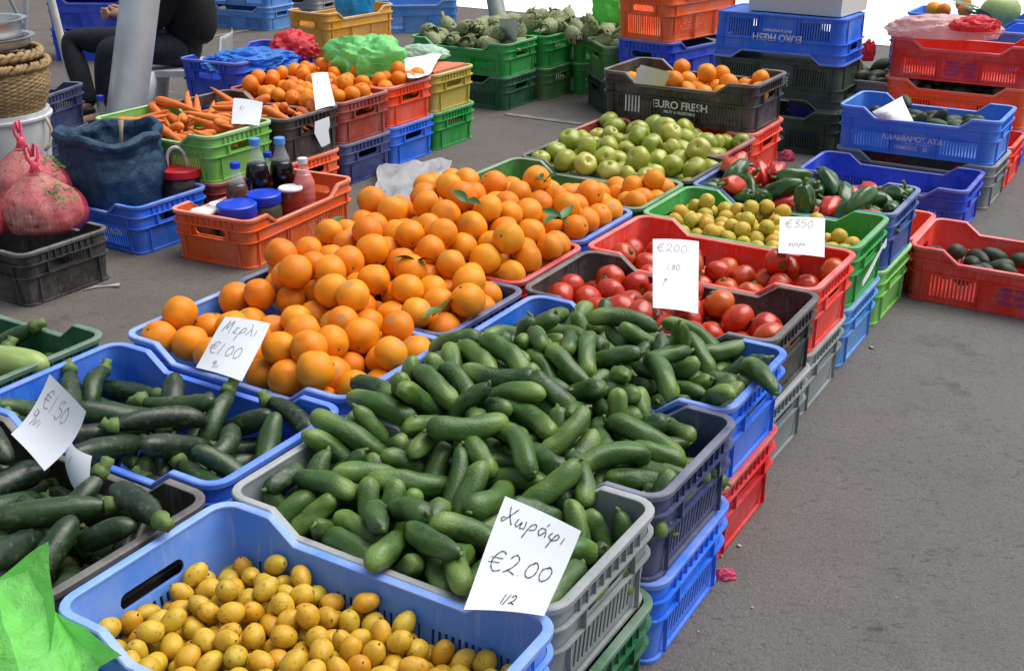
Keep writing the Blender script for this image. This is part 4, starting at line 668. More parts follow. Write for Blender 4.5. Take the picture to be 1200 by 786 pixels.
0,806,4162,456,94,-10,0,33, 1,525,4520,456,16,-28,47,-82, 1,903,4236,455,46,39,58,-55, 0,610,4515,455,80,-33,-6,-50, 1,882,4390,454,82,5,12,-55, 1,916,4307,454,36,62,-54,-44, 0,765,4338,454,19,52,-82,-13, 1,816,4391,454,60,2,63,49,
1,856,4281,454,38,-37,28,-80, 0,418,4426,454,28,-16,95,0, 0,720,4407,453,7,-6,-8,-99, 1,693,4342,452,40,58,-40,-59, 1,705,4261,452,0,30,-94,-19, 1,753,4470,452,7,7,-21,97,
],
'orange_olive': [
1,429,3400,366,20,83,-43,28, 0,358,3244,341,56,24,-74,-28, 0,369,3413,339,12,-82,15,53, 1,385,3304,334,7,6,92,38, 1,413,3466,328,31,-42,75,-41, 1,468,3432,326,60,36,70,-12, 1,193,3389,324,0,78,53,-33, 0,265,3420,316,6,-9,-96,27,
1,434,3367,312,18,82,-49,-25, 0,226,3292,310,79,-44,42,-9, 1,346,3351,309,57,-40,66,30, 1,300,3244,308,36,-78,41,-30, 0,326,3516,307,14,-81,-30,-48, 0,271,3346,304,54,83,8,6, 1,324,3448,304,21,64,31,67, 0,377,3473,273,50,-51,-52,47,
0,207,3347,273,2,5,-73,68, 0,404,3323,273,1,30,-89,35, 0,-65,3522,273,28,18,56,76, 0,357,3246,272,36,-93,3,-11, 0,382,3398,272,10,-81,57,-4, 0,212,3562,272,96,-12,25,0, 1,156,3395,272,35,56,-7,-75, 1,217,3412,270,29,-82,46,19,
0,311,3393,270,95,-24,15,-14, 1,98,3367,270,14,-39,-82,39, 1,74,3542,269,36,-9,93,4, 1,278,3290,268,37,-26,79,-42, 1,274,3466,268,32,45,83,6, 1,47,3407,268,9,-64,72,-24, 1,278,3546,268,60,54,-31,-50, 1,108,3488,268,79,25,16,-53,
1,454,3410,267,18,24,13,95,
],
'pepper': [
0,693,3490,363,35,1,-88,32, 0,694,3574,359,50,-42,-54,-53, 1,1004,3211,358,74,-50,24,-36, 1,964,3425,351,71,-50,17,46, 0,818,3378,345,54,-12,-83,-4, 2,675,3405,343,3,46,32,-83, 1,883,3526,342,53,52,-49,-46, 0,726,3640,340,3,-45,-80,40,
2,842,3592,340,18,-30,-64,-69, 1,884,3375,337,50,43,-29,69, 2,734,3542,335,58,50,-19,61, 0,856,3266,334,88,4,-7,-46, 1,921,3430,330,66,70,21,-18, 1,1137,3350,330,4,-19,60,-78, 0,1047,3291,329,55,-17,-82,-9, 2,796,3602,328,26,70,-58,32,
1,1079,3329,324,63,-8,-68,-37, 1,1006,3378,323,50,65,-51,24, 2,930,3258,321,75,-60,25,-10, 0,748,3338,319,42,-87,-19,-18, 0,1105,3236,318,4,-40,-75,-53, 0,624,3432,317,60,38,-57,-41, 1,728,3445,316,89,-45,-1,0, 2,842,3437,314,23,-79,-25,-52,
2,988,3467,312,32,-39,64,58, 2,684,3551,312,33,-54,63,44, 2,1088,3407,312,55,-31,41,66, 2,1018,3173,310,54,-18,-78,-25, 1,687,3387,306,64,10,50,-58, 1,1048,3208,305,18,83,-21,48, 0,794,3458,303,7,-24,-65,72, 0,640,3511,302,87,46,-10,-17,
2,876,3499,301,74,21,63,10, 2,830,3360,300,52,42,53,52, 0,1040,3397,299,47,88,9,-9, 1,856,3553,298,9,-65,5,-75, 1,956,3226,298,96,-10,27,-8, 1,1191,3376,292,16,-4,-2,99, 1,948,3450,291,68,72,-3,13, 2,874,3316,291,69,-14,-61,37,
1,720,3515,290,80,36,45,15, 1,931,3351,290,52,58,53,33, 0,1138,3323,286,70,-52,48,-10, 2,753,3639,286,72,2,47,-51, 0,666,3460,285,34,46,42,70, 2,733,3588,284,18,-43,43,-78, 2,1009,3425,279,51,-66,-16,-53, 2,922,3283,279,76,22,-59,14,
0,1071,3244,278,46,7,-33,-82, 2,1120,3416,276,25,-34,39,-82, 2,992,3295,272,71,-57,41,6, 0,1105,3358,266,49,63,-20,-57, 1,1024,3221,262,53,65,-33,43, 1,1083,3282,260,60,-57,-27,49,
],
'small_fruit': [
1,690,3220,332,52,29,-16,-78, 0,738,3226,332,41,-76,24,-44, 0,573,3288,331,15,91,-12,-36, 1,661,3121,327,58,-16,25,-76, 0,503,3119,325,80,-30,-44,-26, 0,780,3207,323,60,48,-56,-30, 1,543,3095,320,69,6,71,14, 0,486,3223,318,11,-60,-36,70,
0,709,3078,318,77,57,6,-28, 0,638,3065,316,85,5,53,5, 0,658,3247,314,4,-30,-93,22, 0,552,3049,314,43,-23,70,-53, 2,614,3103,314,12,5,-86,-49, 1,869,3168,309,77,54,-28,16, 1,465,3171,307,44,26,-86,-1, 0,546,3316,307,93,19,-31,10,
2,756,3175,304,51,-69,49,-16, 1,621,3222,301,81,48,20,26, 1,672,3287,300,82,-8,37,42, 1,632,3311,300,11,12,8,-98, 0,559,3186,300,96,-6,24,-17, 0,663,3203,299,67,15,-37,-62, 1,678,3159,299,54,-8,-66,52, 1,547,3141,298,55,64,-2,53,
2,603,3181,297,53,62,29,50, 2,591,3135,297,25,10,62,74, 1,478,3094,296,62,-34,65,-28, 2,503,3150,296,37,-67,8,-63, 2,516,3070,296,53,38,74,-15, 2,579,3093,296,14,25,-78,-56, 1,566,3260,296,51,78,36,-4, 0,861,3125,296,10,69,60,40,
1,790,2945,296,31,-17,62,70, 0,635,3140,295,53,-42,67,31, 0,713,3237,295,46,-26,52,-67, 0,596,3048,295,25,30,-17,-90, 0,834,3077,295,4,-26,-58,-77, 2,590,3302,294,30,-94,-8,13, 2,540,3224,294,26,62,24,70, 1,693,3115,293,52,35,-21,-75,
0,889,2943,293,55,38,54,52, 2,506,3196,291,46,75,20,-43, 0,761,3232,291,9,-90,3,-43, 1,799,2900,291,30,-40,-42,76, 2,648,3097,290,84,-38,-1,38, 2,836,2876,290,51,84,-16,-13, 2,720,3158,289,5,-22,-66,72, 0,453,3211,289,42,38,-37,-74,
1,678,3062,289,29,-22,-3,-93, 0,507,3302,289,67,-72,18,-3, 2,521,3261,289,50,6,-82,26, 2,637,3034,287,10,-50,-70,-51, 1,423,3163,287,4,-8,-34,-94, 2,474,3250,286,2,-2,90,44, 0,759,3136,285,81,27,-51,-10, 1,936,3026,285,14,-14,-48,85,
1,919,3097,285,4,-84,-48,27, 2,669,3006,284,76,-23,-60,0, 2,536,3351,284,10,31,20,92, 0,794,3191,284,36,-63,14,-67, 0,864,2982,284,83,53,0,-15, 0,735,3097,283,19,-54,-9,82, 1,723,3052,283,59,-76,8,-26, 1,833,3166,281,39,-23,68,58,
0,716,3006,281,15,62,32,70, 0,701,2961,279,37,84,23,-34, 0,792,3078,276,60,25,-62,43, 1,820,3120,276,48,-41,77,9, 2,762,3005,274,9,66,53,52, 1,798,3032,273,58,-40,46,-53, 0,746,2959,272,30,-58,-75,-11, 1,797,2979,266,24,21,-81,-50,
0,768,2921,265,23,2,84,50, 2,860,3096,265,7,47,-8,87, 1,894,3129,262,62,-10,64,43, 2,832,3007,261,20,-14,-85,47, 1,853,3051,261,32,57,60,46, 1,922,2945,260,21,15,-22,-94, 2,896,2896,260,23,43,26,83, 0,837,2959,256,93,23,16,-24,
1,895,3070,255,4,-42,-11,-90, 0,982,3077,253,67,63,39,-10, 0,934,2993,253,4,-83,-44,33, 1,946,3115,252,16,40,-79,-43, 2,873,3012,252,94,-21,-23,-10, 2,940,3068,252,25,-39,81,-35, 1,852,2889,251,14,99,7,2, 2,962,3029,251,30,43,70,-49,
0,877,2935,251,0,58,-55,60, 0,813,2913,250,15,64,-23,-72, 2,893,2976,250,52,5,-30,-80, 2,911,3029,250,39,74,42,35,
],
'tangerine': [
0,-685,4773,398,44,38,-28,76, 1,-498,5101,395,47,-79,10,37, 0,-687,5158,384,24,-82,-41,33, 0,-790,5229,384,26,-1,-83,-48, 2,-836,5277,377,46,-15,83,28, 1,-905,5067,374,47,-34,55,60, 2,-700,4936,374,54,20,-29,-76, 0,-1096,5041,369,4,45,-68,-58,
0,-922,5171,369,37,72,-16,-56, 1,-776,4979,369,73,-34,42,41, 1,-782,5129,368,40,34,42,74, 0,-634,4931,368,30,-10,16,93, 2,-723,4873,367,16,-8,84,52, 1,-1017,5160,366,48,-59,56,-33, 2,-1104,4906,365,55,-83,-9,-6, 0,-572,5026,363,1,-75,62,-21,
1,-557,5167,362,94,-6,-25,24, 2,-490,5045,361,30,91,-10,-27, 1,-860,5012,361,39,14,-20,-89, 1,-1035,5031,360,90,-15,41,-1, 2,-977,5252,360,31,-92,-19,-18, 1,-829,5351,359,59,-22,14,-76, 0,-1118,4969,359,7,70,47,53, 1,-941,5323,359,72,-24,-62,18,
2,-620,4794,359,59,11,-15,79, 0,-697,5261,359,17,8,60,-78, 1,-767,4695,358,23,85,-44,-16, 0,-1046,5105,358,30,-50,-67,46, 2,-737,4751,358,72,67,-6,17, 2,-420,5160,358,98,8,-8,16, 1,-452,5098,357,25,79,51,23, 0,-545,5089,357,86,-16,31,-38,
2,-877,5415,356,76,-28,25,-52, 2,-908,5262,356,64,-1,73,-25, 1,-706,4691,356,21,25,-29,-90, 1,-774,4919,355,41,49,38,-67, 2,-656,4735,355,16,47,-72,48, 2,-691,4815,353,23,-23,75,58, 2,-500,5141,347,48,-71,23,47, 0,-736,5031,345,36,47,-68,44,
2,-640,4860,344,10,-23,17,95, 2,-945,4932,343,55,35,45,-61, 0,-664,4989,343,71,34,19,-59, 1,-895,5117,343,66,53,-28,45, 0,-666,5313,342,3,-88,-8,-46, 0,-544,5278,340,41,-54,-2,73, 1,-874,4940,339,22,9,-32,92, 0,-543,4972,339,12,-58,79,17,
2,-729,5166,338,82,20,22,-48, 1,-834,5128,337,13,79,-53,27, 1,-910,4988,337,27,49,-56,-61, 1,-492,5248,337,3,-66,41,-62, 0,-804,5028,336,85,-10,24,45, 1,-856,5068,336,18,-13,89,39, 0,-740,5315,336,58,-12,-42,-69, 2,-898,4868,336,8,-49,-84,-22,
2,-672,5205,336,80,-38,22,-41, 2,-799,5184,336,13,70,71,4, 1,-973,4823,336,36,4,-93,3, 0,-758,5251,334,32,-62,71,6, 0,-603,5301,334,86,-30,-16,-37, 0,-737,5098,334,63,4,14,76, 2,-944,5042,334,35,-44,-28,-78, 0,-869,5178,333,53,60,-29,53,
0,-872,5315,333,10,13,-94,30, 0,-817,4879,333,68,-22,-51,-49, 0,-906,4781,332,82,42,18,35, 1,-814,4956,331,79,34,26,45, 2,-751,5392,331,32,-50,44,-67, 0,-852,4822,331,1,50,-42,76, 1,-1028,4867,330,62,-16,69,-33, 2,-656,5136,330,46,46,71,-26,
1,-980,4991,330,85,-29,41,17, 0,-804,5300,327,15,81,19,54, 0,-956,5108,326,26,-4,-96,-8, 0,-855,5237,325,51,-65,56,8, 2,-844,4750,325,92,31,-18,-19, 2,-729,4970,325,3,25,-92,-28, 0,-1056,4923,324,43,29,-32,-80, 0,-603,5175,322,71,-38,28,-52,
0,-812,5401,321,0,84,-18,-52, 2,-550,5213,321,14,-49,-75,-42, 0,-663,5050,320,41,-61,63,26, 1,-1003,5066,320,94,-30,12,9, 0,-761,4851,318,0,-82,41,39, 1,-1039,4988,317,94,22,7,-23, 0,-943,5218,316,51,-64,-14,56, 1,-800,4797,316,40,-83,8,39,
1,-728,4906,315,45,-82,-4,36, 0,-667,4927,313,80,-59,2,-4, 0,-1101,5006,312,53,36,-44,63, 1,-552,5132,312,0,-85,18,49, 2,-1066,5061,312,49,67,44,35, 2,-605,5009,311,52,60,-59,-15, 1,-611,5097,311,89,6,23,-38, 0,-1014,5132,310,85,23,-15,-44,
0,-782,4728,310,87,23,28,-34, 2,-953,5284,309,32,-20,-1,93, 1,-1146,4943,308,29,62,-24,68, 1,-870,5374,308,30,36,-85,26, 2,-484,5194,308,76,-32,34,44, 1,-848,5450,308,51,-56,36,54, 0,-737,4791,308,56,-80,9,19, 2,-494,5091,307,80,-53,-9,-25,
0,-561,5056,307,63,-56,-26,-47, 0,-694,4857,306,33,-12,-86,-36, 1,-922,5341,304,0,-56,82,8, 2,-509,5015,304,52,-46,62,-36, 0,-439,5128,303,53,41,70,25, 2,-657,4782,303,71,-18,-66,17, 2,-701,4732,302,27,-12,50,81, 2,-605,4824,302,2,15,76,-63,
1,-418,5186,301,49,87,-7,6, 1,-720,4671,300,34,72,-14,-59, 0,-606,4891,300,44,22,16,-86,
],
'tomato': [
2,289,2420,316,26,-60,40,-64, 2,249,2477,306,54,-84,-1,-8, 1,144,2648,303,30,3,88,-36, 0,488,2541,302,79,-30,-17,51, 2,563,2334,301,43,85,29,13, 2,424,2612,300,34,90,12,25, 0,113,2587,300,39,-57,70,-18, 0,245,2712,299,71,24,-50,44,
0,394,2445,299,80,47,-28,26, 0,400,2350,297,29,-72,-41,49, 0,278,2548,295,82,-13,-49,-27, 2,344,2387,294,54,-51,-34,58, 1,309,2690,292,23,-3,69,-68, 1,318,2484,291,22,-91,24,28, 2,521,2475,289,29,-24,90,-24, 0,575,2433,285,84,-19,-50,-6,
2,239,2647,284,18,56,53,-61, 2,182,2601,283,40,24,-75,-48, 1,331,2586,281,88,-22,-41,10, 2,204,2535,280,60,76,12,-21, 0,426,2543,278,61,13,-76,-18, 2,140,2504,275,54,-1,64,56, 2,366,2654,274,51,-58,-10,-62, 1,452,2428,266,34,-12,-86,35,
2,500,2286,261,70,39,-58,14, 1,81,2540,258,48,-36,-25,76, 2,470,2588,252,35,-58,72,16, 0,244,2588,251,63,31,56,-44, 2,450,2348,250,82,19,-18,-50, 0,343,2531,250,44,-47,10,76, 0,589,2378,250,94,-13,-27,16, 2,527,2536,249,61,6,-8,79,
1,627,2449,248,30,-22,-78,51, 2,204,2472,248,98,10,2,-17, 0,304,2640,248,96,-25,14,-6, 1,403,2399,248,71,-26,-64,15, 0,345,2442,247,89,-9,-13,44, 0,208,2743,247,70,-1,-37,60, 0,398,2490,247,11,8,31,94, 0,274,2499,247,12,-29,94,14,
2,176,2668,247,66,-16,15,72, 1,606,2512,247,49,-75,39,-20, 0,516,2422,246,20,39,90,-4, 0,387,2588,246,17,-43,-89,1, 0,523,2350,245,46,-12,15,-87, 1,280,2420,244,53,-17,-12,82, 1,467,2486,244,93,24,5,27, 1,131,2575,243,94,-3,-10,32,
1,277,2710,243,93,14,-7,33,
],
'tomato_red': [
0,680,2808,313,33,59,-45,58, 0,291,2864,310,74,44,20,46, 2,815,2777,295,54,-53,-20,62, 2,462,2822,293,49,-18,79,-33, 1,423,2872,291,48,-65,-50,-31, 0,395,2956,288,24,33,-3,91, 1,576,2636,287,26,24,-68,64, 0,326,2974,285,7,28,-85,-45,
1,352,2779,284,22,-69,-66,21, 2,470,2925,280,74,7,-20,-64, 0,716,2847,278,52,6,-65,55, 2,354,2866,277,50,-70,-34,-39, 0,294,2919,277,7,29,68,-67, 1,244,2844,276,49,-72,15,-47, 2,650,2601,276,22,69,-65,-23, 1,297,2810,272,56,-21,-52,61,
0,541,2860,265,30,55,-76,17, 0,750,2754,262,30,-66,-61,-32, 2,684,2767,256,60,2,68,-42, 1,656,2820,254,22,77,-31,52, 1,744,2654,252,20,-36,14,-90, 2,606,2856,247,46,12,-56,-68, 2,574,2928,244,63,36,-35,-60, 1,444,2721,243,86,43,28,-8,
0,291,2865,242,86,17,25,-42, 2,410,2905,242,21,-86,-46,4, 0,404,2834,242,51,19,83,-15, 0,612,2659,241,76,27,-57,-15, 1,388,2756,241,15,83,-10,-53, 1,500,2691,241,20,53,-70,44, 0,645,2712,240,76,-23,35,50, 1,344,2916,240,39,-11,-9,91,
1,563,2736,239,91,34,6,-24, 0,447,2978,239,5,2,-19,-98, 1,671,2876,239,57,39,7,-72, 0,552,2802,239,36,-11,-3,92, 0,391,3044,239,23,12,-4,-96, 1,501,2750,239,54,27,29,-75, 1,343,2813,238,2,-81,-52,-27, 0,369,2980,238,95,19,-14,-19,
0,446,2785,238,55,-1,4,84, 0,616,2773,238,56,-11,-3,-82, 1,493,2832,237,84,-18,-16,-49, 1,551,2656,237,16,14,-2,98, 2,679,2652,236,30,-90,30,13, 1,509,2908,236,64,6,-3,77, 0,751,2811,235,1,-83,55,1, 1,724,2704,228,78,36,44,26,
0,690,2572,227,8,63,3,-78, 0,812,2770,226,87,-33,34,-10, 1,783,2717,224,72,-63,-24,-16,
],
}
# ------------------------------------------------------------------ produce: shapes
def fruit_sphere(rx, rz, dimple=.12, dimple_b=.05, lobes=0, lobe_amp=0, lump=.01, seed=0, seg=28, rings=18, taper_=0):
    bm = bmesh.new(); bmesh.ops.create_uvsphere(bm, u_segments=seg, v_segments=rings, radius=1)
    for v in bm.verts:
        p = v.co.copy(); a = math.atan2(p.y, p.x); rr = math.hypot(p.x, p.y)
        n = noise.noise(p*1.4 + Vector((seed*3.1, 0, 0)))
        k = 1 + lump*n*2
        if lobes: k += lobe_amp*math.cos(lobes*a + seed + .6*math.sin(a*2+seed))*rr**1.2*(.4+.6*(p.z > 0))*1.0
        k *= 1 + taper_*p.z*-1*.5
        z = p.z
        if p.z > 0: z -= dimple*math.exp(-(rr/.24)**2)
        else: z += dimple_b*math.exp(-(rr/.2)**2)
        v.co = Vector((p.x*rx*k, p.y*rx*k, z*rz*(1+lump*n)))
    for f in bm.faces: f.smooth = True
    return bm
def add_button(bm, z, r, h, mi, seg=6, star=False):
    """small stem end, its faces on material slot mi"""
    n0 = len(bm.faces)
    if star:
        for k in range(5):
            a = 2*PI*k/5 + .3; d = Vector((math.cos(a), math.sin(a), 0)); s = Vector((-d.y, d.x, 0))
            pts = [d*r*.15 + s*r*.28, d*r*.15 - s*r*.28, d*r*.8 - s*r*.17 + Vector((0, 0, h*.15)), d*r*1.5 + Vector((0, 0, h*(.5 + .3*math.sin(k*2.3)))), d*r*.8 + s*r*.17 + Vector((0, 0, h*.15))]
            bm.faces.new([bm.verts.new(p + Vector((0, 0, z+h*.12))) for p in pts])
        add_tube(bm, [(0, 0, z-h*.2), (r*.05, 0, z+h*.5), (r*.25, 0, z+h)], [r*.16, r*.12, r*.15], 6)
    else:
        add_tube(bm, [(0, 0, z-h), (0, 0, z+h*.6), (r*.1, 0, z+h)], [r, r*.85, r*.5], seg)
    bm.faces.ensure_lookup_table()
    for f in bm.faces[n0:]: f.material_index = mi
def long_fruit(r0, r1, hl, bend, seg=20, rings=18, ribs=0, rib_amp=0, blunt=2.6, seed=0, lump=.03, stem=None, neck=0):
    """fruit along z, r0 at the lower end and r1 at the upper"""
    bm = bmesh.new(); rr_ = []
    for i in range(rings+1):
        t = -math.cos(PI*i/rings)
        e = max(0, 1 - abs(t)**blunt)**(1/2.1)
        r = (r0 + (r1-r0)*(t+1)/2) * e
        if neck and t < 0: r *= 1 - neck*math.exp(-((t+1)/.3)**2)
        c = Vector((bend*(1-t*t), bend*.25*math.sin(3*t+seed), t*hl))
        ring = []
        if i in (0, rings): ring = [bm.verts.new(c)]
        else:
            for k in range(seg):
                a = 2*PI*k/seg
                q = 1 + lump*2*noise.noise(Vector((math.cos(a)*1.3, math.sin(a)*1.3, t*2.2+seed*5.7)))
                if ribs: q += rib_amp*math.cos(ribs*a)
                ring.append(bm.verts.new(c + Vector((math.cos(a)*r*q, math.sin(a)*r*q, 0))))
        rr_.append(ring)
    for i in range(rings):
        A, B = rr_[i], rr_[i+1]
        for k in range(seg):
            k2 = (k+1) % seg
            if len(A) == 1: bm.faces.new((A[0], B[k2], B[k]))
            elif len(B) == 1: bm.faces.new((A[k], A[k2], B[0]))
            else: bm.faces.new((A[k], A[k2], B[k2], B[k]))
    if stem:
        n0 = len(bm.faces); L_, r_ = stem
        z = -hl
        pts = [(0, 0, z+.012), (0, 0, z-.002), (bend*.2, 0, z-L_*.5), (bend*.6, .002, z-L_)]
        rings_ = add_tube(bm, pts, [r_*1.5, r_*1.25, r_*.85, r_*1.0], 10)
        for rg in rings_[1:]:
            c = sum((v.co for v in rg), Vector())/len(rg)
            for k, v in enumerate(rg): v.co = c + (v.co-c)*(1.15 if k % 2 == 0 else .82)
        bm.faces.ensure_lookup_table()
        for f in bm.faces[n0:]: f.material_index = 1
    return bm

# ------------------------------------------------------------------ produce: skins
def peel(name, cols, rough=.4, spot=None, spot_r=.3, blot=None, blot_amt=.4, bump_s=.3, bump_scale=900, ss=0, coat=0, size=.04, stripes=None, tip=None, belly=None, specks=None, spec=.5):
    """cols: list of colours picked from per fruit; spot: blemish at the blossom end; blot: patches; stripes: pale streaks along z; tip: (colour, half length)"""
    m, nt, b = new_mat(name); v, tc, rnd = shifted(nt)
    base = ramp(nt, rnd, [(i/(max(1, len(cols)-1)), c) for i, c in enumerate(cols)])
    n1 = noise_n(nt, v, 1.1/size, 3, .5); n2 = noise_n(nt, v, 5/size, 5, .65)
    dark = mixc(nt, 1, base, (.72, .72, .72), 'MULTIPLY')
    c = mixc(nt, ramp(nt, n1.outputs[0], [(.3, (1, 1, 1)), (.7, (0, 0, 0))]), base, dark)
    sep = nt.nodes.new('ShaderNodeSeparateXYZ'); nt.links.new(tc, sep.inputs[0])
    if stripes:
        mp = nt.nodes.new('ShaderNodeMapping'); mp.inputs['Scale'].default_value = (150, 150, 9); nt.links.new(v, mp.inputs[0])
        s = noise_n(nt, mp.outputs[0], 1.0, 4, .6)
        c = mixc(nt, math_n(nt, 'MULTIPLY', ramp(nt, s.outputs[0], [(.5, (0, 0, 0)), (.75, (1, 1, 1))]), .55), c, stripes)
    if belly:
        nbv = math_n(nt, 'MULTIPLY_ADD', n1.outputs[0], 1.2, -.6)
        fb = math_n(nt, 'ADD', math_n(nt, 'MULTIPLY', sep.outputs[0], 1/size), nbv)
        fb = math_n(nt, 'MULTIPLY', math_n(nt, 'SUBTRACT', fb, .15), 1.3, clamp=True)
        c = mixc(nt, math_n(nt, 'MULTIPLY', fb, .75), c, belly)
    if specks:
        vo = nt.nodes.new('ShaderNodeTexVoronoi'); vo.inputs['Scale'].default_value = 190; nt.links.new(v, vo.inputs['Vector'])
        c = mixc(nt, math_n(nt, 'MULTIPLY', ramp(nt, vo.outputs['Distance'], [(.10, (1, 1, 1)), (.24, (0, 0, 0))]), .5), c, specks)
    if tip:
        tcol, hl = tip
        t = math_n(nt, 'MULTIPLY_ADD', sep.outputs[2], 1/(hl*.55), -.75, clamp=True)
        t = math_n(nt, 'MULTIPLY', t, math_n(nt, 'MULTIPLY_ADD', n2.outputs[0], .9, .15), clamp=True)
        c = mixc(nt, t, c, tcol)
    if blot:
        nb = noise_n(nt, v, 2.2/size, 5, .7)
        c = mixc(nt, math_n(nt, 'MULTIPLY', ramp(nt, nb.outputs[0], [(.54, (0, 0, 0)), (.66, (1, 1, 1))]), blot_amt), c, blot)
        nb2 = noise_n(nt, v, 9/size, 3, .7)
        c = mixc(nt, math_n(nt, 'MULTIPLY', ramp(nt, nb2.outputs[0], [(.66, (0, 0, 0)), (.72, (1, 1, 1))]), blot_amt*1.2, clamp=True), c, tuple(q*.6 for q in blot))
    if spot:
        cx = nt.nodes.new('ShaderNodeCombineXYZ'); nt.links.new(sep.outputs[0], cx.inputs[0]); nt.links.new(sep.outputs[1], cx.inputs[1])
        ln = nt.nodes.new('ShaderNodeVectorMath'); ln.operation = 'LENGTH'; nt.links.new(cx.outputs[0], ln.inputs[0])
        d = math_n(nt, 'MULTIPLY_ADD', n2.outputs[0], size*.35, math_n(nt, 'SUBTRACT', ln.outputs['Value'], size*.175))
        rr = math_n(nt, 'MULTIPLY_ADD', rnd, size*spot_r*.9, size*spot_r*.35)
        f = math_n(nt, 'MULTIPLY', math_n(nt, 'SUBTRACT', rr, d), 5/(size*.3), clamp=True)
        f = math_n(nt, 'MULTIPLY', f, math_n(nt, 'MULTIPLY', sep.outputs[2], -1/(size*.3), clamp=True), clamp=True)
        c = mixc(nt, math_n(nt, 'MULTIPLY', f, .62), c, spot)
    nt.links.new(c, b.inputs['Base Color'])
    nt.links.new(ramp(nt, n2.outputs[0], [(.3, (max(.05, rough-.08),)*3), (.75, (rough+.14,)*3)]), b.inputs['Roughness'])
    b.inputs['Specular IOR Level'].default_value = spec
    if ss: b.inputs['Subsurface Weight'].default_value = ss; b.inputs['Subsurface Radius'].default_value = (.012, .005, .002); b.inputs['Subsurface Scale'].default_value = .5
    if coat: b.inputs['Coat Weight'].default_value = coat; b.inputs['Coat Roughness'].default_value = .12
    nf = noise_n(nt, v, bump_scale, 2, .5); h = mixc(nt, .35, nf.outputs[0], n2.outputs[0])
    bump(nt, b, h, bump_s, .0012)
    return m
M_stem = simple_mat('dry green stem', (.12, .16, .04), .75)
M_brown = simple_mat('dry brown stem end', (.10, .07, .035), .85)
M_calyx = simple_mat('green calyx', (.05, .14, .025), .6)
M_court_stem = simple_mat('courgette stem', (.11, .18, .045), .6, bump_s=.3, bscale=200)
M_orange = peel('orange peel', [(.90, .27, .004), (.92, .32, .006), (.84, .21, .003), (.93, .37, .010), (.88, .25, .004)], .46, spot=(.36, .24, .10), spot_r=.30, blot=(.58, .30, .02), blot_amt=.30, size=.04, bump_s=.6, bump_scale=650, coat=.04, spec=.35)
M_tang = peel('tangerine peel', [(.90, .27, .006), (.86, .21, .004), (.92, .33, .008)], .46, size=.028, bump_s=.4, bump_scale=800, coat=.04, spec=.35)
M_cuc = peel('cucumber skin', [(.013, .044, .010), (.024, .078, .012), (.010, .032, .010), (.050, .130, .016), (.015, .052, .011), (.026, .080, .012), (.115, .210, .028), (.012, .040, .012)], .42, size=.022, stripes=(.075, .155, .030), tip=((.20, .31, .06), .055), belly=(.055, .125, .022), specks=(.13, .20, .10), blot=(.13, .17, .09), blot_amt=.4, bump_s=1.0, bump_scale=230, coat=.05)
M_court = peel('courgette skin', [(.010, .024, .012), (.016, .040, .013), (.009, .018, .011), (.024, .066, .015), (.012, .028, .012), (.045, .11, .02)], .40, size=.03, stripes=(.028, .06, .022), specks=(.06, .10, .045), blot=(.16, .2, .10), blot_amt=.4, bump_s=.4, bump_scale=300, coat=.12)
M_tom = peel('tomato skin', [(.52, .024, .007), (.60, .050, .010), (.44, .014, .008), (.64, .11, .012), (.54, .028, .007), (.66, .17, .015)], .26, size=.04, bump_s=.1, coat=.22, ss=.06)
M_apple = peel('green apple skin', [(.36, .42, .040), (.44, .47, .055), (.28, .36, .035), (.52, .50, .08)], .34, size=.036, blot=(.25, .2, .07), blot_amt=.45, spot=(.10, .06, .03), spot_r=.26, bump_s=.12, coat=.25)
M_loq = peel('loquat skin', [(.70, .42, .022), (.64, .43, .030), (.72, .37, .015), (.58, .42, .030), (.74, .48, .035), (.68, .31, .015)], .46, size=.018, blot=(.24, .10, .025), blot_amt=.75, spot=(.07, .035, .018), spot_r=.2, bump_s=.2, bump_scale=900, ss=.05)
M_small = peel('small yellow fruit skin', [(.66, .47, .05), (.62, .49, .05), (.70, .41, .03), (.56, .48, .05)], .5, size=.018, blot=(.10, .05, .02), blot_amt=.85, spot=(.05, .03, .02), spot_r=.3, bump_s=.25)
M_pepg = peel('green pepper skin', [(.018, .075, .010), (.028, .11, .015), (.014, .055, .010), (.045, .15, .02)], .26, size=.05, bump_s=.15, coat=.3)
M_pepr = peel('red pepper skin', [(.56, .014, .008), (.70, .09, .010), (.50, .012, .008)], .24, size=.05, bump_s=.12, coat=.3)
M_carrot = peel('carrot skin', [(.80, .22, .030), (.74, .17, .022), (.84, .27, .04)], .65, size=.02, blot=(.34, .17, .08), blot_amt=.35, bump_s=.5, bump_scale=260)
M_arti = peel('artichoke bract', [(.26, .31, .14), (.32, .36, .18), (.20, .26, .11)], .65, size=.03, blot=(.20, .14, .11), blot_amt=.45, bump_s=.3, bump_scale=300)
M_avo = peel('avocado skin', [(.018, .030, .016), (.03, .04, .022), (.024, .05, .018), (.05, .10, .03)], .55, size=.035, blot=(.09, .09, .06), blot_amt=.45, bump_s=.8, bump_scale=320)
M_marrow = peel('pale marrow skin', [(.30, .42, .12), (.34, .46, .14)], .4, size=.04, stripes=(.5, .58, .28), bump_s=.15)
M_leaf = simple_mat('citrus leaf', (.035, .12, .02), .4, var=.3)

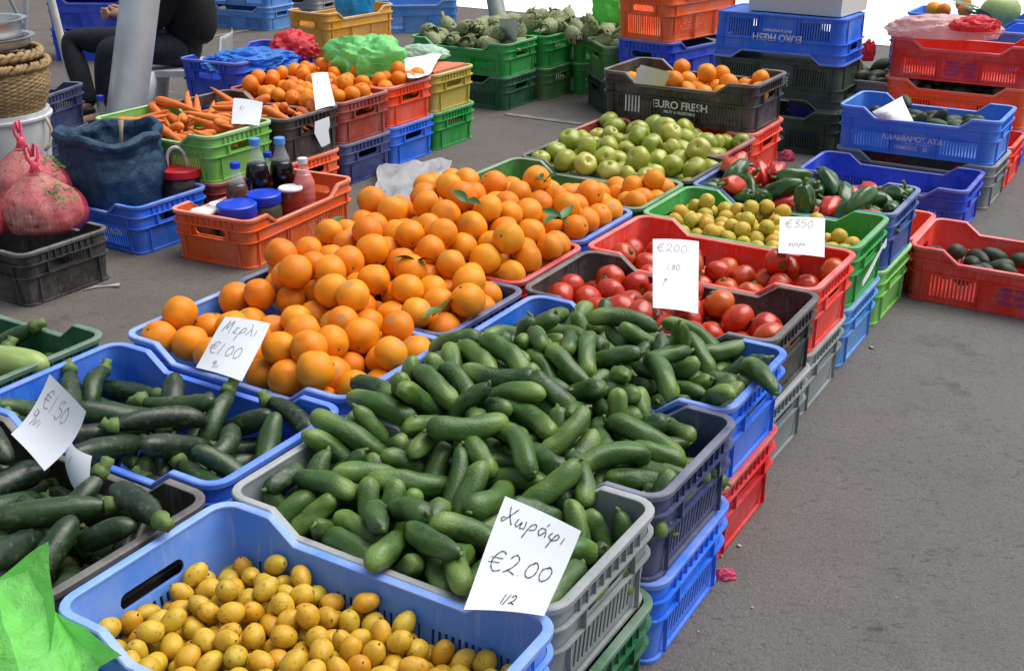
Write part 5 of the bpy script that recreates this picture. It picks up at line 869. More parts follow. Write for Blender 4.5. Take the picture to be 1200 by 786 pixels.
def finish(bm, name): return mesh_from(bm, name, True, True)
def orange_me(rx, rz, s):
    bm = fruit_sphere(rx, rz, .07, .03, seed=s, lump=.035); add_button(bm, rz*.93, .0045, .0028, 1, seg=5); return finish(bm, 'orange')
def tang_me(rx, rz, s):
    bm = fruit_sphere(rx, rz, .12, .05, lobes=9, lobe_amp=.008, seed=s, lump=.015, seg=24, rings=14); add_button(bm, rz*.90, .0028, .002, 1); return finish(bm, 'tangerine')
def tomato_me(rx, rz, s):
    bm = fruit_sphere(rx, rz, .26, .06, lobes=5+s % 2, lobe_amp=.035, seed=s, lump=.02, seg=36, rings=22); add_button(bm, rz*.76, .010, .009, 1, star=(s % 3 != 1)); return finish(bm, 'tomato')
def apple_me(rx, rz, s):
    bm = fruit_sphere(rx, rz, .30, .24, lobes=5, lobe_amp=.022, seed=s, lump=.055, taper_=.10 if s % 2 else -.05); add_button(bm, rz*.84, .0016, .006, 1); return finish(bm, 'apple')
def loquat_me(rx, rz, s):
    bm = fruit_sphere(rx, rz, .02, .07, seed=s, lump=.03, seg=18, rings=14, taper_=.14); add_button(bm, rz*.98, .0016, .003, 1); return finish(bm, 'loquat')
def pepper_me(r0, r1, hl, s):
    bm = fruit_sphere(r1, hl+r1*.35, .3, .10, lobes=3+s % 2, lobe_amp=.13, seed=s*1.7, lump=.07, seg=36, rings=22, taper_=-.32)
    n0 = len(bm.faces); z = (hl+r1*.35)*.74
    add_tube(bm, [(0, 0, z-.01), (.001, 0, z+.006), (.006, 0, z+.02), (.012, .003, z+.03)], [.012, .006, .0045, .006], 8)
    bm.faces.ensure_lookup_table()
    for f in bm.faces[n0:]: f.material_index = 1
    return finish(bm, 'pepper')
def artichoke_me(rx, rz, s):
    bm = bmesh.new(); rr = random.Random(s)
    bmesh.ops.create_uvsphere(bm, u_segments=12, v_segments=8, radius=1)
    for v in bm.verts: v.co = Vector((v.co.x*rx*.78, v.co.y*rx*.78, v.co.z*rz*.85))
    for ring in range(7):
        t = -.75 + ring*.25; n = 9 if ring < 5 else 6; cz = t*rz*.85; cr = rx*.8*math.sqrt(max(.04, 1-(t*.9)**2))
        for k in range(n):
            a = 2*PI*(k + .5*(ring % 2))/n + rr.uniform(-.12, .12)
            d = Vector((math.cos(a), math.sin(a), 0)); sd = Vector((-d.y, d.x, 0)); wd = rx*.36; hh = rz*.62*rr.uniform(.85, 1.15)
            flare = rr.uniform(.10, .28) - ring*.045
            P = lambda across, up, out: d*(cr + out*rx) + sd*across*wd + Vector((0, 0, cz + up*hh))
            rows = [[P(-.6, -.1, -.04), P(0, -.1, .06), P(.6, -.1, -.04)], [P(-.95, .35, .02), P(0, .35, .16), P(.95, .35, .02)], [P(-.55, .75, .02+flare*.5), P(0, .78, .14+flare*.6), P(.55, .75, .02+flare*.5)], [P(0, 1.08, .04+flare)]*3]
            vs = [[bm.verts.new(p) for p in r_] for r_ in rows[:3]]; tipv = bm.verts.new(rows[3][0])
            for i in range(2):
                for j in range(2): bm.faces.new((vs[i][j], vs[i][j+1], vs[i+1][j+1], vs[i+1][j]))
            bm.faces.new((vs[2][0], vs[2][1], tipv)); bm.faces.new((vs[2][1], vs[2][2], tipv))
    n0 = len(bm.faces)
    add_tube(bm, [(0, 0, -rz*.7), (.002, 0, -rz*1.1), (.008*math.sin(s), .004, -rz*1.6)], [.012, .010, .009], 8)
    me = mesh_from(bm, 'artichoke', False, False); me.polygons.foreach_set('use_smooth', [True]*len(me.polygons)); return me

def decode(rows):
    out = []
    for i in range(0, len(rows), 8):
        k, x, y, z, a, b_, c, d = rows[i:i+8]
        out.append((k, Vector((x, y, z))/1000, Quaternion((a, b_, c, d)).normalized()))
    return out
CLEAR = [[at(592, 581, .425), at(681, 622, .425), at(638, 722, .352), at(543, 713, .352)], [at(264, 371, .425), at(317, 379, .425), at(284, 447, .352), at(229, 430, .352)], [at(58, 438, .435), at(101, 482, .425), at(53, 552, .345), at(12, 508, .350)]]
def at_card(p):
    for P in CLEAR:
        c = sum(P, Vector())/4; n = (P[1]-P[0]).cross(P[3]-P[0]).normalized()
        if n.z < 0: n = -n
        d = p - c; a = d.dot(n); lat = (d - n*a).length
        if a > -.040 and a < .14 and lat < .088: return True
    return False
def pour(key, name, meshes, mats, label, cat, group, drop=None, alt=None, lying=False):
    """meshes: for each shape number a list of look-alike meshes; each fruit is an object of its own"""
    meshes = [m if isinstance(m, list) else [m] for m in meshes]
    base = {}; n = 0
    for i, (k, p, q) in enumerate(decode(PILES[key])):
        if (drop and drop(p)) or at_card(p) or (lying and abs((q @ Vector((0, 0, 1))).z) > .62): continue
        kk = (k, (i*7+3) % len(meshes[k]))
        if kk in base: o = base[kk].copy(); COL.objects.link(o)
        else: o = base[kk] = obj(name, meshes[k][kk[1]], mats)
        o.location = p; o.rotation_mode = 'QUATERNION'; o.rotation_quaternion = q
        tag(o, label, cat, group)
        if alt: alt(i, o, p)
        n += 1
    return n
CV = ((.0180, .0195, .050, .007), (.0168, .0185, .042, .004), (.0190, .0208, .056, .009), (.0172, .0186, .037, .0), (.0176, .0195, .063, .012))
pour('cucumber', 'cucumber', [[finish(long_fruit(r0*(.9+.12*w_), r1*(1.05-.06*w_), hl+.012+.004*(w_-1), bd*(.8+.35*w_), seed=i*3+w_, lump=.11, blunt=3.6+2.2*w_, ribs=7, rib_amp=.02, stem=(.006, .003)), 'cucumber') for w_ in range(3)] for i, (r0, r1, hl, bd) in enumerate(CV)],
     [M_cuc, M_stem], 'short green cucumber heaped over the grey, navy and bright blue crates', 'cucumber', 'cucumbers in the big heap')
pour('orange', 'orange', [[orange_me(.0372, .0350, 1), orange_me(.0376, .0346, 11)], [orange_me(.0345, .0338, 2), orange_me(.0350, .0330, 12)], [orange_me(.0398, .0378, 3), orange_me(.0392, .0384, 13)]], [M_orange, M_stem],
     'ripe orange in the large heap running over four crates', 'orange', 'oranges in the large heap', drop=lambda p: (p.x*math.cos(GRID)+p.y*math.sin(GRID)) < -1.858 or ((-p.x*math.sin(GRID)+p.y*math.cos(GRID)) < 1.82 and p.z > .368 and (p.x*math.cos(GRID)+p.y*math.sin(GRID)) < -1.62))
pour('loquat', 'loquat', [[loquat_me(.0160, .0212, 1), loquat_me(.0155, .0218, 11)], [loquat_me(.0168, .0198, 2), loquat_me(.0165, .0203, 12)], [loquat_me(.0152, .0203, 3), loquat_me(.0147, .0208, 13)]], [M_loq, M_brown],
     'yellow loquat with brown specks in the light blue foreground crate', 'loquat', 'loquats in the foreground crate')
CM = [[finish(long_fruit(r0*(1-.06*w_), r1*(1+.05*w_), hl+.006, bd*(1+.6*w_), seed=i*2+5+w_, lump=.07, blunt=3.4, neck=.25, stem=(.020-.004*w_, .0105)), 'courgette') for w_ in range(2)] for i, (r0, r1, hl, bd) in enumerate(((.0175, .0225, .080, .008), (.016, .021, .070, .013), (.0185, .024, .088, .002)))]
pour('courgette', 'courgette', CM, [M_court, M_court_stem], 'dark courgette in the bright blue crate beside the €1.50 card', 'courgette', 'courgettes in the bright blue crate', drop=lambda p: p.z > .352, lying=True)
pour('courgette_black', 'courgette', CM, [M_court, M_court_stem], 'dark courgette in the brownish black crate at the left front', 'courgette', 'courgettes in the brownish black crate', drop=lambda p: p.z > .362, lying=True)
pour('courgette_left', 'courgette', CM, [M_court, M_court_stem], 'dark courgette in the dark green crate at the left edge', 'courgette', 'courgettes in the dark green crate')
pour('tomato', 'tomato', [[tomato_me(.038, .033, 1), tomato_me(.038, .032, 11)], [tomato_me(.035, .030, 2), tomato_me(.035, .031, 12)], [tomato_me(.041, .034, 3), tomato_me(.041, .033, 13)]], [M_tom, M_calyx], 'ripe tomato in the black crate', 'tomato', 'tomatoes in the black crate')
pour('tomato_red', 'tomato', [tomato_me(.035, .030, 4), tomato_me(.032, .028, 5), tomato_me(.039, .032, 6)], [M_tom, M_calyx], 'ripe tomato in the bright red crate', 'tomato', 'tomatoes in the red crate')
pour('small_fruit', 'loquat', [loquat_me(.0225, .0245, 4), loquat_me(.0235, .0235, 5), loquat_me(.0205, .0225, 6)], [M_small, M_brown], 'small blemished yellow fruit in the green crate behind the tomatoes', 'fruit', 'small yellow fruit in the green crate')
def pep_alt(i, o, p):
    u = p.x*math.cos(GRID)+p.y*math.sin(GRID)
    v_ = -p.x*math.sin(GRID)+p.y*math.cos(GRID)
    if (u < -1.10 and v_ > 3.33 and i % 2) or i % 29 == 5:
        for s in (0,): o.material_slots[s].link = 'OBJECT'; o.material_slots[s].material = M_pepr
        tag(o, 'shiny red pepper among the green ones in the dark blue crate', 'pepper', 'red peppers in the dark blue crate')
pour('pepper', 'pepper', [pepper_me(.021, .030, .050, 1), pepper_me(.019, .028, .054, 2), pepper_me(.021, .029, .045, 3)], [M_pepg, M_stem], 'glossy green pepper in the dark blue crate', 'pepper', 'green peppers in the dark blue crate', alt=pep_alt)
pour('apple', 'apple', [[apple_me(.037, .033, 1), apple_me(.038, .031, 4)], [apple_me(.032, .029, 2), apple_me(.033, .027, 5)], [apple_me(.042, .036, 3), apple_me(.041, .034, 6)]], [M_apple, M_brown], 'green apple in the heap below the black crate with lettering', 'apple', 'apples in the green heap')
pour('orange_olive', 'orange', [orange_me(.036, .035, 4), orange_me(.033, .0325, 5)], [M_orange, M_stem], 'orange in the olive green crate beside the apples', 'orange', 'oranges in the olive green crate')
pour('orange_black', 'orange', [orange_me(.037, .036, 6), orange_me(.034, .0335, 7)], [M_orange, M_stem], 'orange in the black crate with white lettering', 'orange', 'oranges in the black crate')
pour('tangerine', 'tangerine', [tang_me(.0345, .0305, 1), tang_me(.032, .029, 2), tang_me(.036, .032, 3)], [M_tang, M_stem], 'small tangerine heaped over the brick red and orange red crates', 'tangerine', 'tangerines in the heap')
RM = [finish(long_fruit(.005, r1, hl+.008, bd, seed=i+9, lump=.06, blunt=4.5, seg=14, rings=16), 'carrot') for i, (r1, hl, bd) in enumerate(((.023, .095, .004), (.020, .085, .008), (.025, .09, .0)))]
pour('carrot', 'carrot', RM, [M_carrot], 'carrot in the black crate with the torn label', 'carrot', 'carrots in the black crate', lying=True)
pour('carrot_green', 'carrot', RM, [M_carrot], 'carrot in the light green crate', 'carrot', 'carrots in the light green crate', lying=True)
AM = [artichoke_me(.050, .054, 1), artichoke_me(.046, .050, 2)]
pour('artichoke', 'artichoke', AM, [M_arti], 'artichoke in the nearest green crate beside the price card', 'artichoke', 'artichokes in the nearest crate')
pour('artichoke_back', 'artichoke', AM, [M_arti], 'artichoke heaped high behind the price card', 'artichoke', 'artichokes in the high heap')
VM = [finish(long_fruit(.031, .022, .047, .0, seed=2, lump=.03, blunt=2.1), 'avocado'), finish(long_fruit(.029, .021, .043, .002, seed=3, lump=.03, blunt=2.1), 'avocado')]
pour('avocado', 'avocado', VM, [M_avo], 'dark avocado in the light blue crate with pale lettering', 'avocado', 'avocados in the light blue crate', drop=lambda p: (p.x*math.cos(GRID)+p.y*math.sin(GRID)) > -.80)
pour('dark_fruit', 'avocado', VM, [M_avo], 'dark avocado in the orange crate under the topmost red one', 'avocado', 'avocados in the orange crate')
pour('dark_fruit_grey', 'avocado', VM, [M_avo], 'dark avocado in the grey crate left of the red and orange stack', 'avocado', 'avocados in the grey crate')
# ------------------------------------------------------------------ more produce
pour('avocado_red', 'avocado', VM, [M_avo], 'dark avocado lying in the bright red crate that stands alone', 'avocado', 'avocados in the red crate')
pour('avocado_royal', 'avocado', VM, [M_avo], 'dark avocado at the bottom of the nearly empty royal blue crate', 'avocado', 'avocados in the royal blue crate')

def place(o, p, q=None):
    o.location = p
    if q is not None: o.rotation_mode = 'QUATERNION'; o.rotation_quaternion = q
    return o
mq = at(8, 421, .335)
o = obj('marrow', finish(long_fruit(.030, .036, .11, .004, seed=4, lump=.03, blunt=3), 'marrow'), [M_marrow, M_court_stem])
place(o, mq + Vector((-.01, 0, 0)), Euler((0, PI/2, GRID+.25)).to_quaternion()); tag(o, 'pale green striped marrow on top of the courgettes at the left edge', 'marrow')
# leaves on the oranges
def leaf_me(l, w_, s):
    bm = bmesh.new(); rows = []
    for i in range(9):
        t = i/8; hw = w_*math.sin(PI*min(1, t**.8))**.9*.5+.0004
        z = .18*l*math.sin(t*2.4+s)*.6
        rows.append([bm.verts.new((t*l, -hw, z+abs(hw)*.35)), bm.verts.new((t*l, 0, z)), bm.verts.new((t*l, hw, z+abs(hw)*.35))])
    for i in range(8):
        for j in range(2): bm.faces.new((rows[i][j], rows[i][j+1], rows[i+1][j+1], rows[i+1][j]))
    return mesh_from(bm, 'leaf', True, False)
rl = random.Random(12)
for k, (px, py, z, n) in enumerate(((655, 258, .455, 4), (636, 212, .475, 2), (385, 268, .42, 2), (545, 238, .485, 2), (518, 365, .37, 2), (488, 308, .42, 2))):
    t = empty('leafy_sprig', at(px, py, z), rl.uniform(0, 6), 'citrus sprig with %s leaves lying %s' % (('four', 'among the far oranges'), ('two', 'near the top of the orange heap'), ('two', 'at the left side of the orange heap'), ('two', 'at the middle top of the orange heap'), ('two', 'low on the right of the orange heap'), ('two', 'at the centre of the orange heap'))[k], 'sprig')
    bm = bmesh.new(); add_tube(bm, [(-.02, 0, 0), (.0, .002, .004), (.018, 0, .002)], .0012, 6); obj('twig', mesh_from(bm, 'twig'), M_stem, t)
    for i in range(n):
        o = obj('leaf', leaf_me(rl.uniform(.045, .065), rl.uniform(.02, .028), i), M_leaf, t); o.location = (rl.uniform(-.01, .01), 0, .003); o.rotation_euler = (rl.uniform(-.6, .6), rl.uniform(-.5, .2), i*6.28/n+rl.uniform(-.5, .5))

# ------------------------------------------------------------------ price cards
def smooth_pts(pts, n=6):
    if len(pts) < 3: return [tuple(p) for p in pts]
    out = []
    for i in range(len(pts)-1):
        p0, p1, p2, p3 = pts[max(i-1, 0)], pts[i], pts[i+1], pts[min(i+2, len(pts)-1)]
        for k in range(n):
            t = k/n
            out.append(tuple(.5*((2*p1[c]) + (-p0[c]+p2[c])*t + (2*p0[c]-5*p1[c]+4*p2[c]-p3[c])*t*t + (-p0[c]+3*p1[c]-3*p2[c]+p3[c])*t**3) for c in (0, 1)))
    out.append(tuple(pts[-1])); return out
GL = {
 '€': (.75, [[(.62, .1), (.38, 0), (.14, .28), (.12, .66), (.34, .98), (.66, .9)], [(-.05, .38), (.55, .34)], [(-.08, .6), (.48, .56)]]),
 '0': (.6, [[(.3, .1), (.08, .3), (.06, .72), (.26, .98), (.5, .7), (.48, .3), (.3, .08), (.22, .14)]]),
 '1': (.3, [[(.2, 0), (.1, 1)]]),
 '2': (.65, [[(.08, .25), (.3, 0), (.5, .2), (.34, .62), (.02, .95), (.2, .84), (.6, 1.0)]]),
 '3': (.6, [[(.08, .12), (.4, 0), (.42, .3), (.18, .46), (.5, .62), (.4, .95), (.05, .95)]]),
 '5': (.6, [[(.55, 0), (.18, .05), (.12, .45), (.4, .4), (.5, .7), (.3, 1), (.04, .9)]]),
 '9': (.5, [[(.42, .15), (.15, .1), (.1, .42), (.35, .45), (.42, .12), (.4, 1.1)]]),
 '8': (.5, [[(.4, .15), (.15, .1), (.15, .35), (.4, .65), (.3, .98), (.08, .8), (.2, .55), (.42, .2)]]),
 '.': (.22, [[(.06, .96), (.1, 1.0)]]), ',': (.22, [[(.1, .92), (.03, 1.12)]]), ' ': (.3, []), '/': (.4, [[(.35, 0), (0, 1.1)]]),
 'Χ': (.75, [[(.1, 0), (.3, .5), (.62, 1.0)], [(.6, .0), (.3, .55), (.0, .95), (-.08, .75), (.15, .68)]]),
 'ω': (.65, [[(.06, .5), (-.02, .82), (.14, .98), (.28, .6), (.32, .95), (.52, .9), (.5, .48)]]),
 'ρ': (.5, [[(-.08, 1.5), (.05, .95), (.12, .6), (.35, .46), (.4, .74), (.12, .9)]]),
 'ά': (.6, [[(.42, .52), (.15, .5), (.04, .8), (.2, .98), (.42, .6), (.48, .98)], [(.32, .3), (.42, .08)]]),
 'φ': (.6, [[(.12, .5), (0, .8), (.25, .95), (.5, .7), (.38, .48), (.26, .7), (.12, 1.55)]]),
 'ι': (.25, [[(.1, .5), (.08, .95)]]),
 'Μ': (.85, [[(0, 1), (.15, 0), (.28, .7), (.55, 0), (.62, 1)]]),
 'ε': (.45, [[(.35, .52), (.1, .5), (.2, .72), (.05, .9), (.35, .95)]]),
 'λ': (.5, [[(.1, .1), (.22, .4), (.45, .98)], [(.24, .5), (.02, 1.0)]]),
 'ν': (.45, [[(.02, .5), (.15, .97), (.38, .5)]]), 'κ': (.45, [[(.08, .48), (.05, .98)], [(.38, .5), (.08, .75), (.4, .98)]]),
 'υ': (.45, [[(.02, .5), (.08, .95), (.32, .92), (.36, .5)]]), 'π': (.5, [[(0, .5), (.45, .48)], [(.12, .5), (.1, .98)], [(.34, .5), (.36, .98)]]),
 'ο': (.4, [[(.2, .5), (.03, .75), (.2, .97), (.35, .72), (.2, .5)]]), 'Λ': (.6, [[(0, 1), (.28, 0), (.5, 1)]]),
 '↑': (.5, [[(.0, 1.3), (.3, 0)], [(.1, .3), (.3, 0), (.42, .4)]]),
}
M_card = simple_mat('white card', (.76, .80, .85), .65, .3, bump_s=.05, bscale=30, var=.03)
M_ink = simple_mat('pen ink', (.02, .02, .03), .5, var=.1)
M_ink2 = simple_mat('faint pen ink', (.12, .125, .15), .5, var=.1)
def card(label, corners, writing, name='price_card', bend=.006, curl=0, ink=None, lw=.0011, cat='price card', mat=None):
    """corners: top left, top right, bottom right, bottom left as (px, py, z); writing: (text, u, v, height, slant)"""
    P = [at(*c) for c in corners]
    c0 = sum(P, Vector())/4
    n = (P[1]-P[0]).cross(P[3]-P[0]).normalized()
    if n.dot(Vector((0, 0, CAM_H)) - c0) < 0: n = -n
    Wd = (P[1]-P[0]).length; Hd = (P[3]-P[0]).length
    def S(u, v, lift=0):
        p = P[0]*(1-u)*(1-v) + P[1]*u*(1-v) + P[2]*u*v + P[3]*(1-u)*v
        return p - c0 + n*(bend*math.sin(PI*u)*(.6+.4*v) + curl*(v-.5)**2*4 - curl + lift + .0015*math.sin(5*v+3*u))
    t = empty(name, c0, 0, label, cat)
    bm = bmesh.new(); N = 10; g_ = [[bm.verts.new(S(i/N, j/N)) for i in range(N+1)] for j in range(N+1)]
    for j in range(N):
        for i in range(N): bm.faces.new((g_[j][i], g_[j][i+1], g_[j+1][i+1], g_[j+1][i]))
    obj('sheet', mesh_from(bm, 'sheet'), mat or M_card, t)
    if writing:
        rr = random.Random(len(label))
        for (txt, u0, v0, h, rise) in writing:
            x = 0; bm = bmesh.new()
            for ch in txt:
                adv, strokes = GL[ch]
                for st in strokes:
                    pts = smooth_pts([(x+p[0]+.12*(1-p[1])+rr.uniform(-.02, .02), p[1]+rr.uniform(-.02, .02)) for p in st])
                    uvp = [(u0 + a*h/Wd, v0 + (b_*h - rise*a*h)/Hd) for a, b_ in pts]
                    L3 = [S(min(.99, max(.01, a)), min(.99, max(.01, b_)), .0010) for a, b_ in uvp]
                    prev = None
                    for i, p in enumerate(L3):
                        tdir = (L3[min(i+1, len(L3)-1)] - L3[max(i-1, 0)])
                        if tdir.length < 1e-7: continue
                        s_ = tdir.normalized().cross(n)*lw*.5*(.75+.5*math.sin(i*.7)**2)
                        cur = (bm.verts.new(p-s_), bm.verts.new(p+s_))
                        if prev: bm.faces.new((prev[0], prev[1], cur[1], cur[0]))
                        prev = cur
                x += adv + .06
            obj('handwriting', mesh_from(bm, 'handwriting', False), ink or M_ink, t)
    return t
card('large white card reading Χωράφι €2.00, stuck in the front of the cucumbers', [(592, 581, .425), (681, 622, .425), (638, 722, .352), (543, 713, .352)],
     [('Χωράφι', .08, .07, .031, .0), ('€2.00', .10, .47, .036, 0), ('1/2', .42, .84, .018, .0)], bend=.004, lw=.0014)
card('white card reading €1.00, leaning in the front crate of oranges', [(264, 371, .425), (317, 379, .425), (284, 447, .352), (229, 430, .352)],
     [('Μερλι', .12, .08, .027, .05), ('€1.00', .06, .48, .026, 0), ('9ιι', .28, .80, .016, 0)], ink=M_ink2, bend=.005)
card('white card reading €1.50, standing between the black and the bright blue courgette crates', [(58, 438, .435), (101, 482, .425), (53, 552, .345), (12, 508, .350)],
     [('€1.50', .10, .14, .034, 0), ('9νι', .05, .48, .028, 0)], ink=M_ink2, bend=-.006, curl=.010)
card('narrow curled white card hanging beside the €1.50 card', [(84, 518, .385), (108, 534, .385), (112, 586, .325), (80, 560, .325)], [('/', .3, .2, .012, 0)], ink=M_ink2, bend=.010, curl=-.008)
card('upright white card reading €2.00, standing between the two tomato crates', [(765, 280, .435), (819, 283, .435), (818, 368, .345), (765, 360, .345)],
     [('€200', .08, .08, .026, 0), ('1,80', .30, .38, .018, .1), ('↑', .22, .58, .020, 0)], ink=M_ink2, bend=.003)
card('white card reading €3.50, standing in the green crate of small yellow fruit', [(914, 254, .410), (967, 256, .410), (966, 302, .348), (912, 296, .348)],
     [('€350', .12, .10, .026, .06), ('κυπρο', .22, .66, .016, .1)], ink=M_ink2, bend=.002)
card('small white card stuck among the avocados of the light blue crate', [(1022, 131, .385), (1057, 113, .410), (1070, 142, .350), (1030, 140, .345)], [('κυπρο', .15, .3, .020, 0), ('€200', .2, .6, .018, 0)], ink=M_ink2, bend=.002)
card('blank white card leaning in the black crate with white lettering', [(751, 76, .585), (786, 85, .585), (779, 101, .520), (741, 97, .520)], [], bend=.002)
card('tall white card between the carrots and the tangerines', [(365, 87, .440), (384, 85, .440), (393, 124, .350), (370, 129, .350)], [('€1', .2, .25, .02, 0)], ink=M_ink2, bend=.003)
card('square white card lying on the carrots', [(274, 115, .415), (308, 120, .415), (304, 148, .350), (271, 145, .350)], [('€1', .25, .3, .022, 0)], ink=M_ink2, bend=.004)
card('square white card standing in the nearest artichoke crate', [(585, 22, .470), (606, 22, .470), (606, 50, .340), (586, 46, .340)], [], bend=.002)

# ------------------------------------------------------------------ print on crates
def mat_print(name, rgb): return simple_mat(name, rgb, .55, var=.12)
P_white = mat_print('white print', (.72, .74, .74)); P_pale = mat_print('pale blue print', (.60, .70, .86)); P_blue = mat_print('blue print', (.05, .06, .42)); P_peach = mat_print('pale worn print', (.80, .42, .26))
def side_frame(side):
    if side == 'f': return Vector((1, 0, 0)), Vector((0, -1, 0)), CW/2
    if side == 'b': return Vector((-1, 0, 0)), Vector((0, 1, 0)), CW/2
    return Vector((0, 1, 0)), Vector((1, 0, 0)), CL/2
def lettering(cr, side, txt, x, z, size, mat, h=CHT, bold=.0):
    ax, nn, dist = side_frame(side)
    cu = bpy.data.curves.new('lettering', 'FONT'); cu.body = txt; cu.size = size; cu.align_x = 'CENTER'; cu.align_y = 'CENTER'; cu.offset = bold; cu.resolution_u = 3; cu.space_character = .95
    tmp = bpy.data.objects.new('lettering', cu); COL.objects.link(tmp)
    me = bpy.data.meshes.new_from_object(tmp.evaluated_get(bpy.context.evaluated_depsgraph_get())); bpy.data.objects.remove(tmp)
    for v in me.vertices:
        zz = z + v.co.y; v.co = ax*(x + v.co.x) + nn*(dist + taper(zz, h) + .0046) + Vector((0, 0, zz))
    me.materials.clear(); return obj('lettering', me, mat, cr)
def print_lines(cr, side, x, z, w_, rows, mat, rh=.010, h=CHT, seed=1):
    """worn, illegible lines of small print"""
    ax, nn, dist = side_frame(side); rr = random.Random(seed); bm = bmesh.new()
    for k in range(rows):
        zc = z - k*rh*1.35; xx = x - w_/2*rr.uniform(.6, 1)
        while xx < x + w_/2*rr.uniform(.7, 1):
            cw = rr.uniform(.35, .75)*rh
            if rr.random() < .86:
                kind = rr.randrange(3)
                bars = [((xx, xx+cw*.28), (zc-rh*.42, zc+rh*.42))]
                if kind != 0: bars.append(((xx+cw*.28, xx+cw), (zc+rh*.2, zc+rh*.42)))
                if kind == 2: bars.append(((xx+cw*.28, xx+cw*.9), (zc-rh*.42, zc-rh*.2)))
                if kind == 0: bars.append(((xx+cw*.6, xx+cw*.9), (zc-rh*.42, zc+rh*.3)))
                for (a, b_), (c, d) in bars:
                    vs = [bm.verts.new(ax*p + nn*(dist + taper(q, h) + .0046) + Vector((0, 0, q))) for p, q in ((a, c), (b_, c), (b_, d), (a, d))]
                    bm.faces.new(vs)
            xx += cw*1.35
    return obj('small_print', mesh_from(bm, 'small print', False), mat, cr)
lettering(b9[2], 'f', 'EURO FRESH', .02, .068, .040, P_white, bold=.0009); lettering(b9[2], 'f', 'FRUIT & VEGETABLES', .02, .042, .0145, P_white, bold=.0004)
bm = bmesh.new()
for k in range(5): add_box(bm, (-.200+.0135*k, -(CW/2+taper(.06, CHT)+.0045), .060), (.0055, .002, .062))
obj('painted_bars', mesh_from(bm, 'painted bars', False), P_white, b9[2])
lettering(e2, 'b', 'EURO FRESH', .0, .096, .042, P_white, h=.2, bold=.0009); lettering(e2, 'b', 'FRUIT & VEGETABLES', .0, .066, .0145, P_white, h=.2, bold=.0003)
lettering(e1, 'b', 'ΟΡΓ. Π.', -.02, .098, .026, P_white, h=.2, bold=.0008); lettering(e1, 'b', 'ΣΩΤΗΡ', -.02, .072, .026, P_white, h=.2, bold=.0008); print_lines(e1, 'b', -.02, .05, .14, 1, P_white, h=.2)
lettering(e0, 'f', 'TEL', .06, .098, .017, P_white, h=.2, bold=.0003); lettering(e0, 'f', 'Ipoo', .035, .066, .04, P_white, h=.2, bold=.001)
lettering(d2[1], 'f', 'Α.ΔΑΜΙΑΝΟΣ ΛΤΔ', -.01, .066, .028, P_pale, bold=.0013); print_lines(d2[1], 'f', -.01, .086, .10, 1, P_pale, rh=.006); lettering(d2[1], 'f', 'ΛΕΜΕΣΟΣ    25', -.01, .030, .019, P_pale, bold=.0007); print_lines(d2[1], 'f', 0, .048, .13, 1, P_pale, rh=.007, seed=3)
print_lines(d0[0], 'f', .03, .080, .17, 3, P_blue, rh=.016, seed=4); print_lines(d3[2], 'f', 0, .082, .15, 4, P_blue, rh=.013, seed=5)
print_lines(d3[1], 'f', 0, .082, .2, 1, P_peach, rh=.010, seed=6)
print_lines(f7, 'f', .08, .078, .15, 5, P_peach, rh=.0085, seed=7); print_lines(l1, 'f', .05, .088, .16, 3, P_peach, rh=.011, seed=8)
print_lines(g2, 'f', -.12, .13, .2, 6, P_peach, rh=.011, h=.235, seed=9)
CR_F6 = [o for o in bpy.data.objects if o.get('label') == 'blue crate on the ground holding the blue sack'][0]
lettering(CR_F6, 'f', 'NTODOULOS', .12, .068, .030, P_white, bold=.0005)
CR_R2 = [o for o in bpy.data.objects if o.get('label', '').startswith('royal blue crate with white lettering behind')][0]
lettering(CR_R2, 'f', 'oliveo', .05, .062, .050, P_white, h=.2, bold=.0008); print_lines(CR_R2, 'f', .05, .032, .12, 1, P_white, rh=.009, h=.2)
CR_A6 = [o for o in bpy.data.objects if o.get('label', '').startswith('green crate of small yellow fruit')][0]
CR_F4 = [o for o in bpy.data.objects if o.get('label', '').startswith('black crate of carrots')][0]
def end_label(cr, pts):
    bm = bmesh.new(); rr = random.Random(3); vs = []
    outer = [Vector((CL/2+.0105+rr.uniform(0, .002), y, z)) for y, z in pts]
    f = bm.faces.new([bm.verts.new(p) for p in outer]); bmesh.ops.triangulate(bm, faces=[f]); bmesh.ops.solidify(bm, geom=bm.faces[:], thickness=.0004)
    obj('torn_label', mesh_from(bm, 'torn label', False), M_card, cr)
end_label(CR_A6, [(-.09, .062), (.05, .104), (.125, .122), (.130, .098), (.11, .094), (.10, .103), (.06, .087), (-.03, .060), (-.085, .045)])
end_label(CR_F4, [(.0, .135), (.085, .140), (.088, .105), (.075, .102), (.082, .035), (.045, .028), (.035, .090), (.005, .100)])

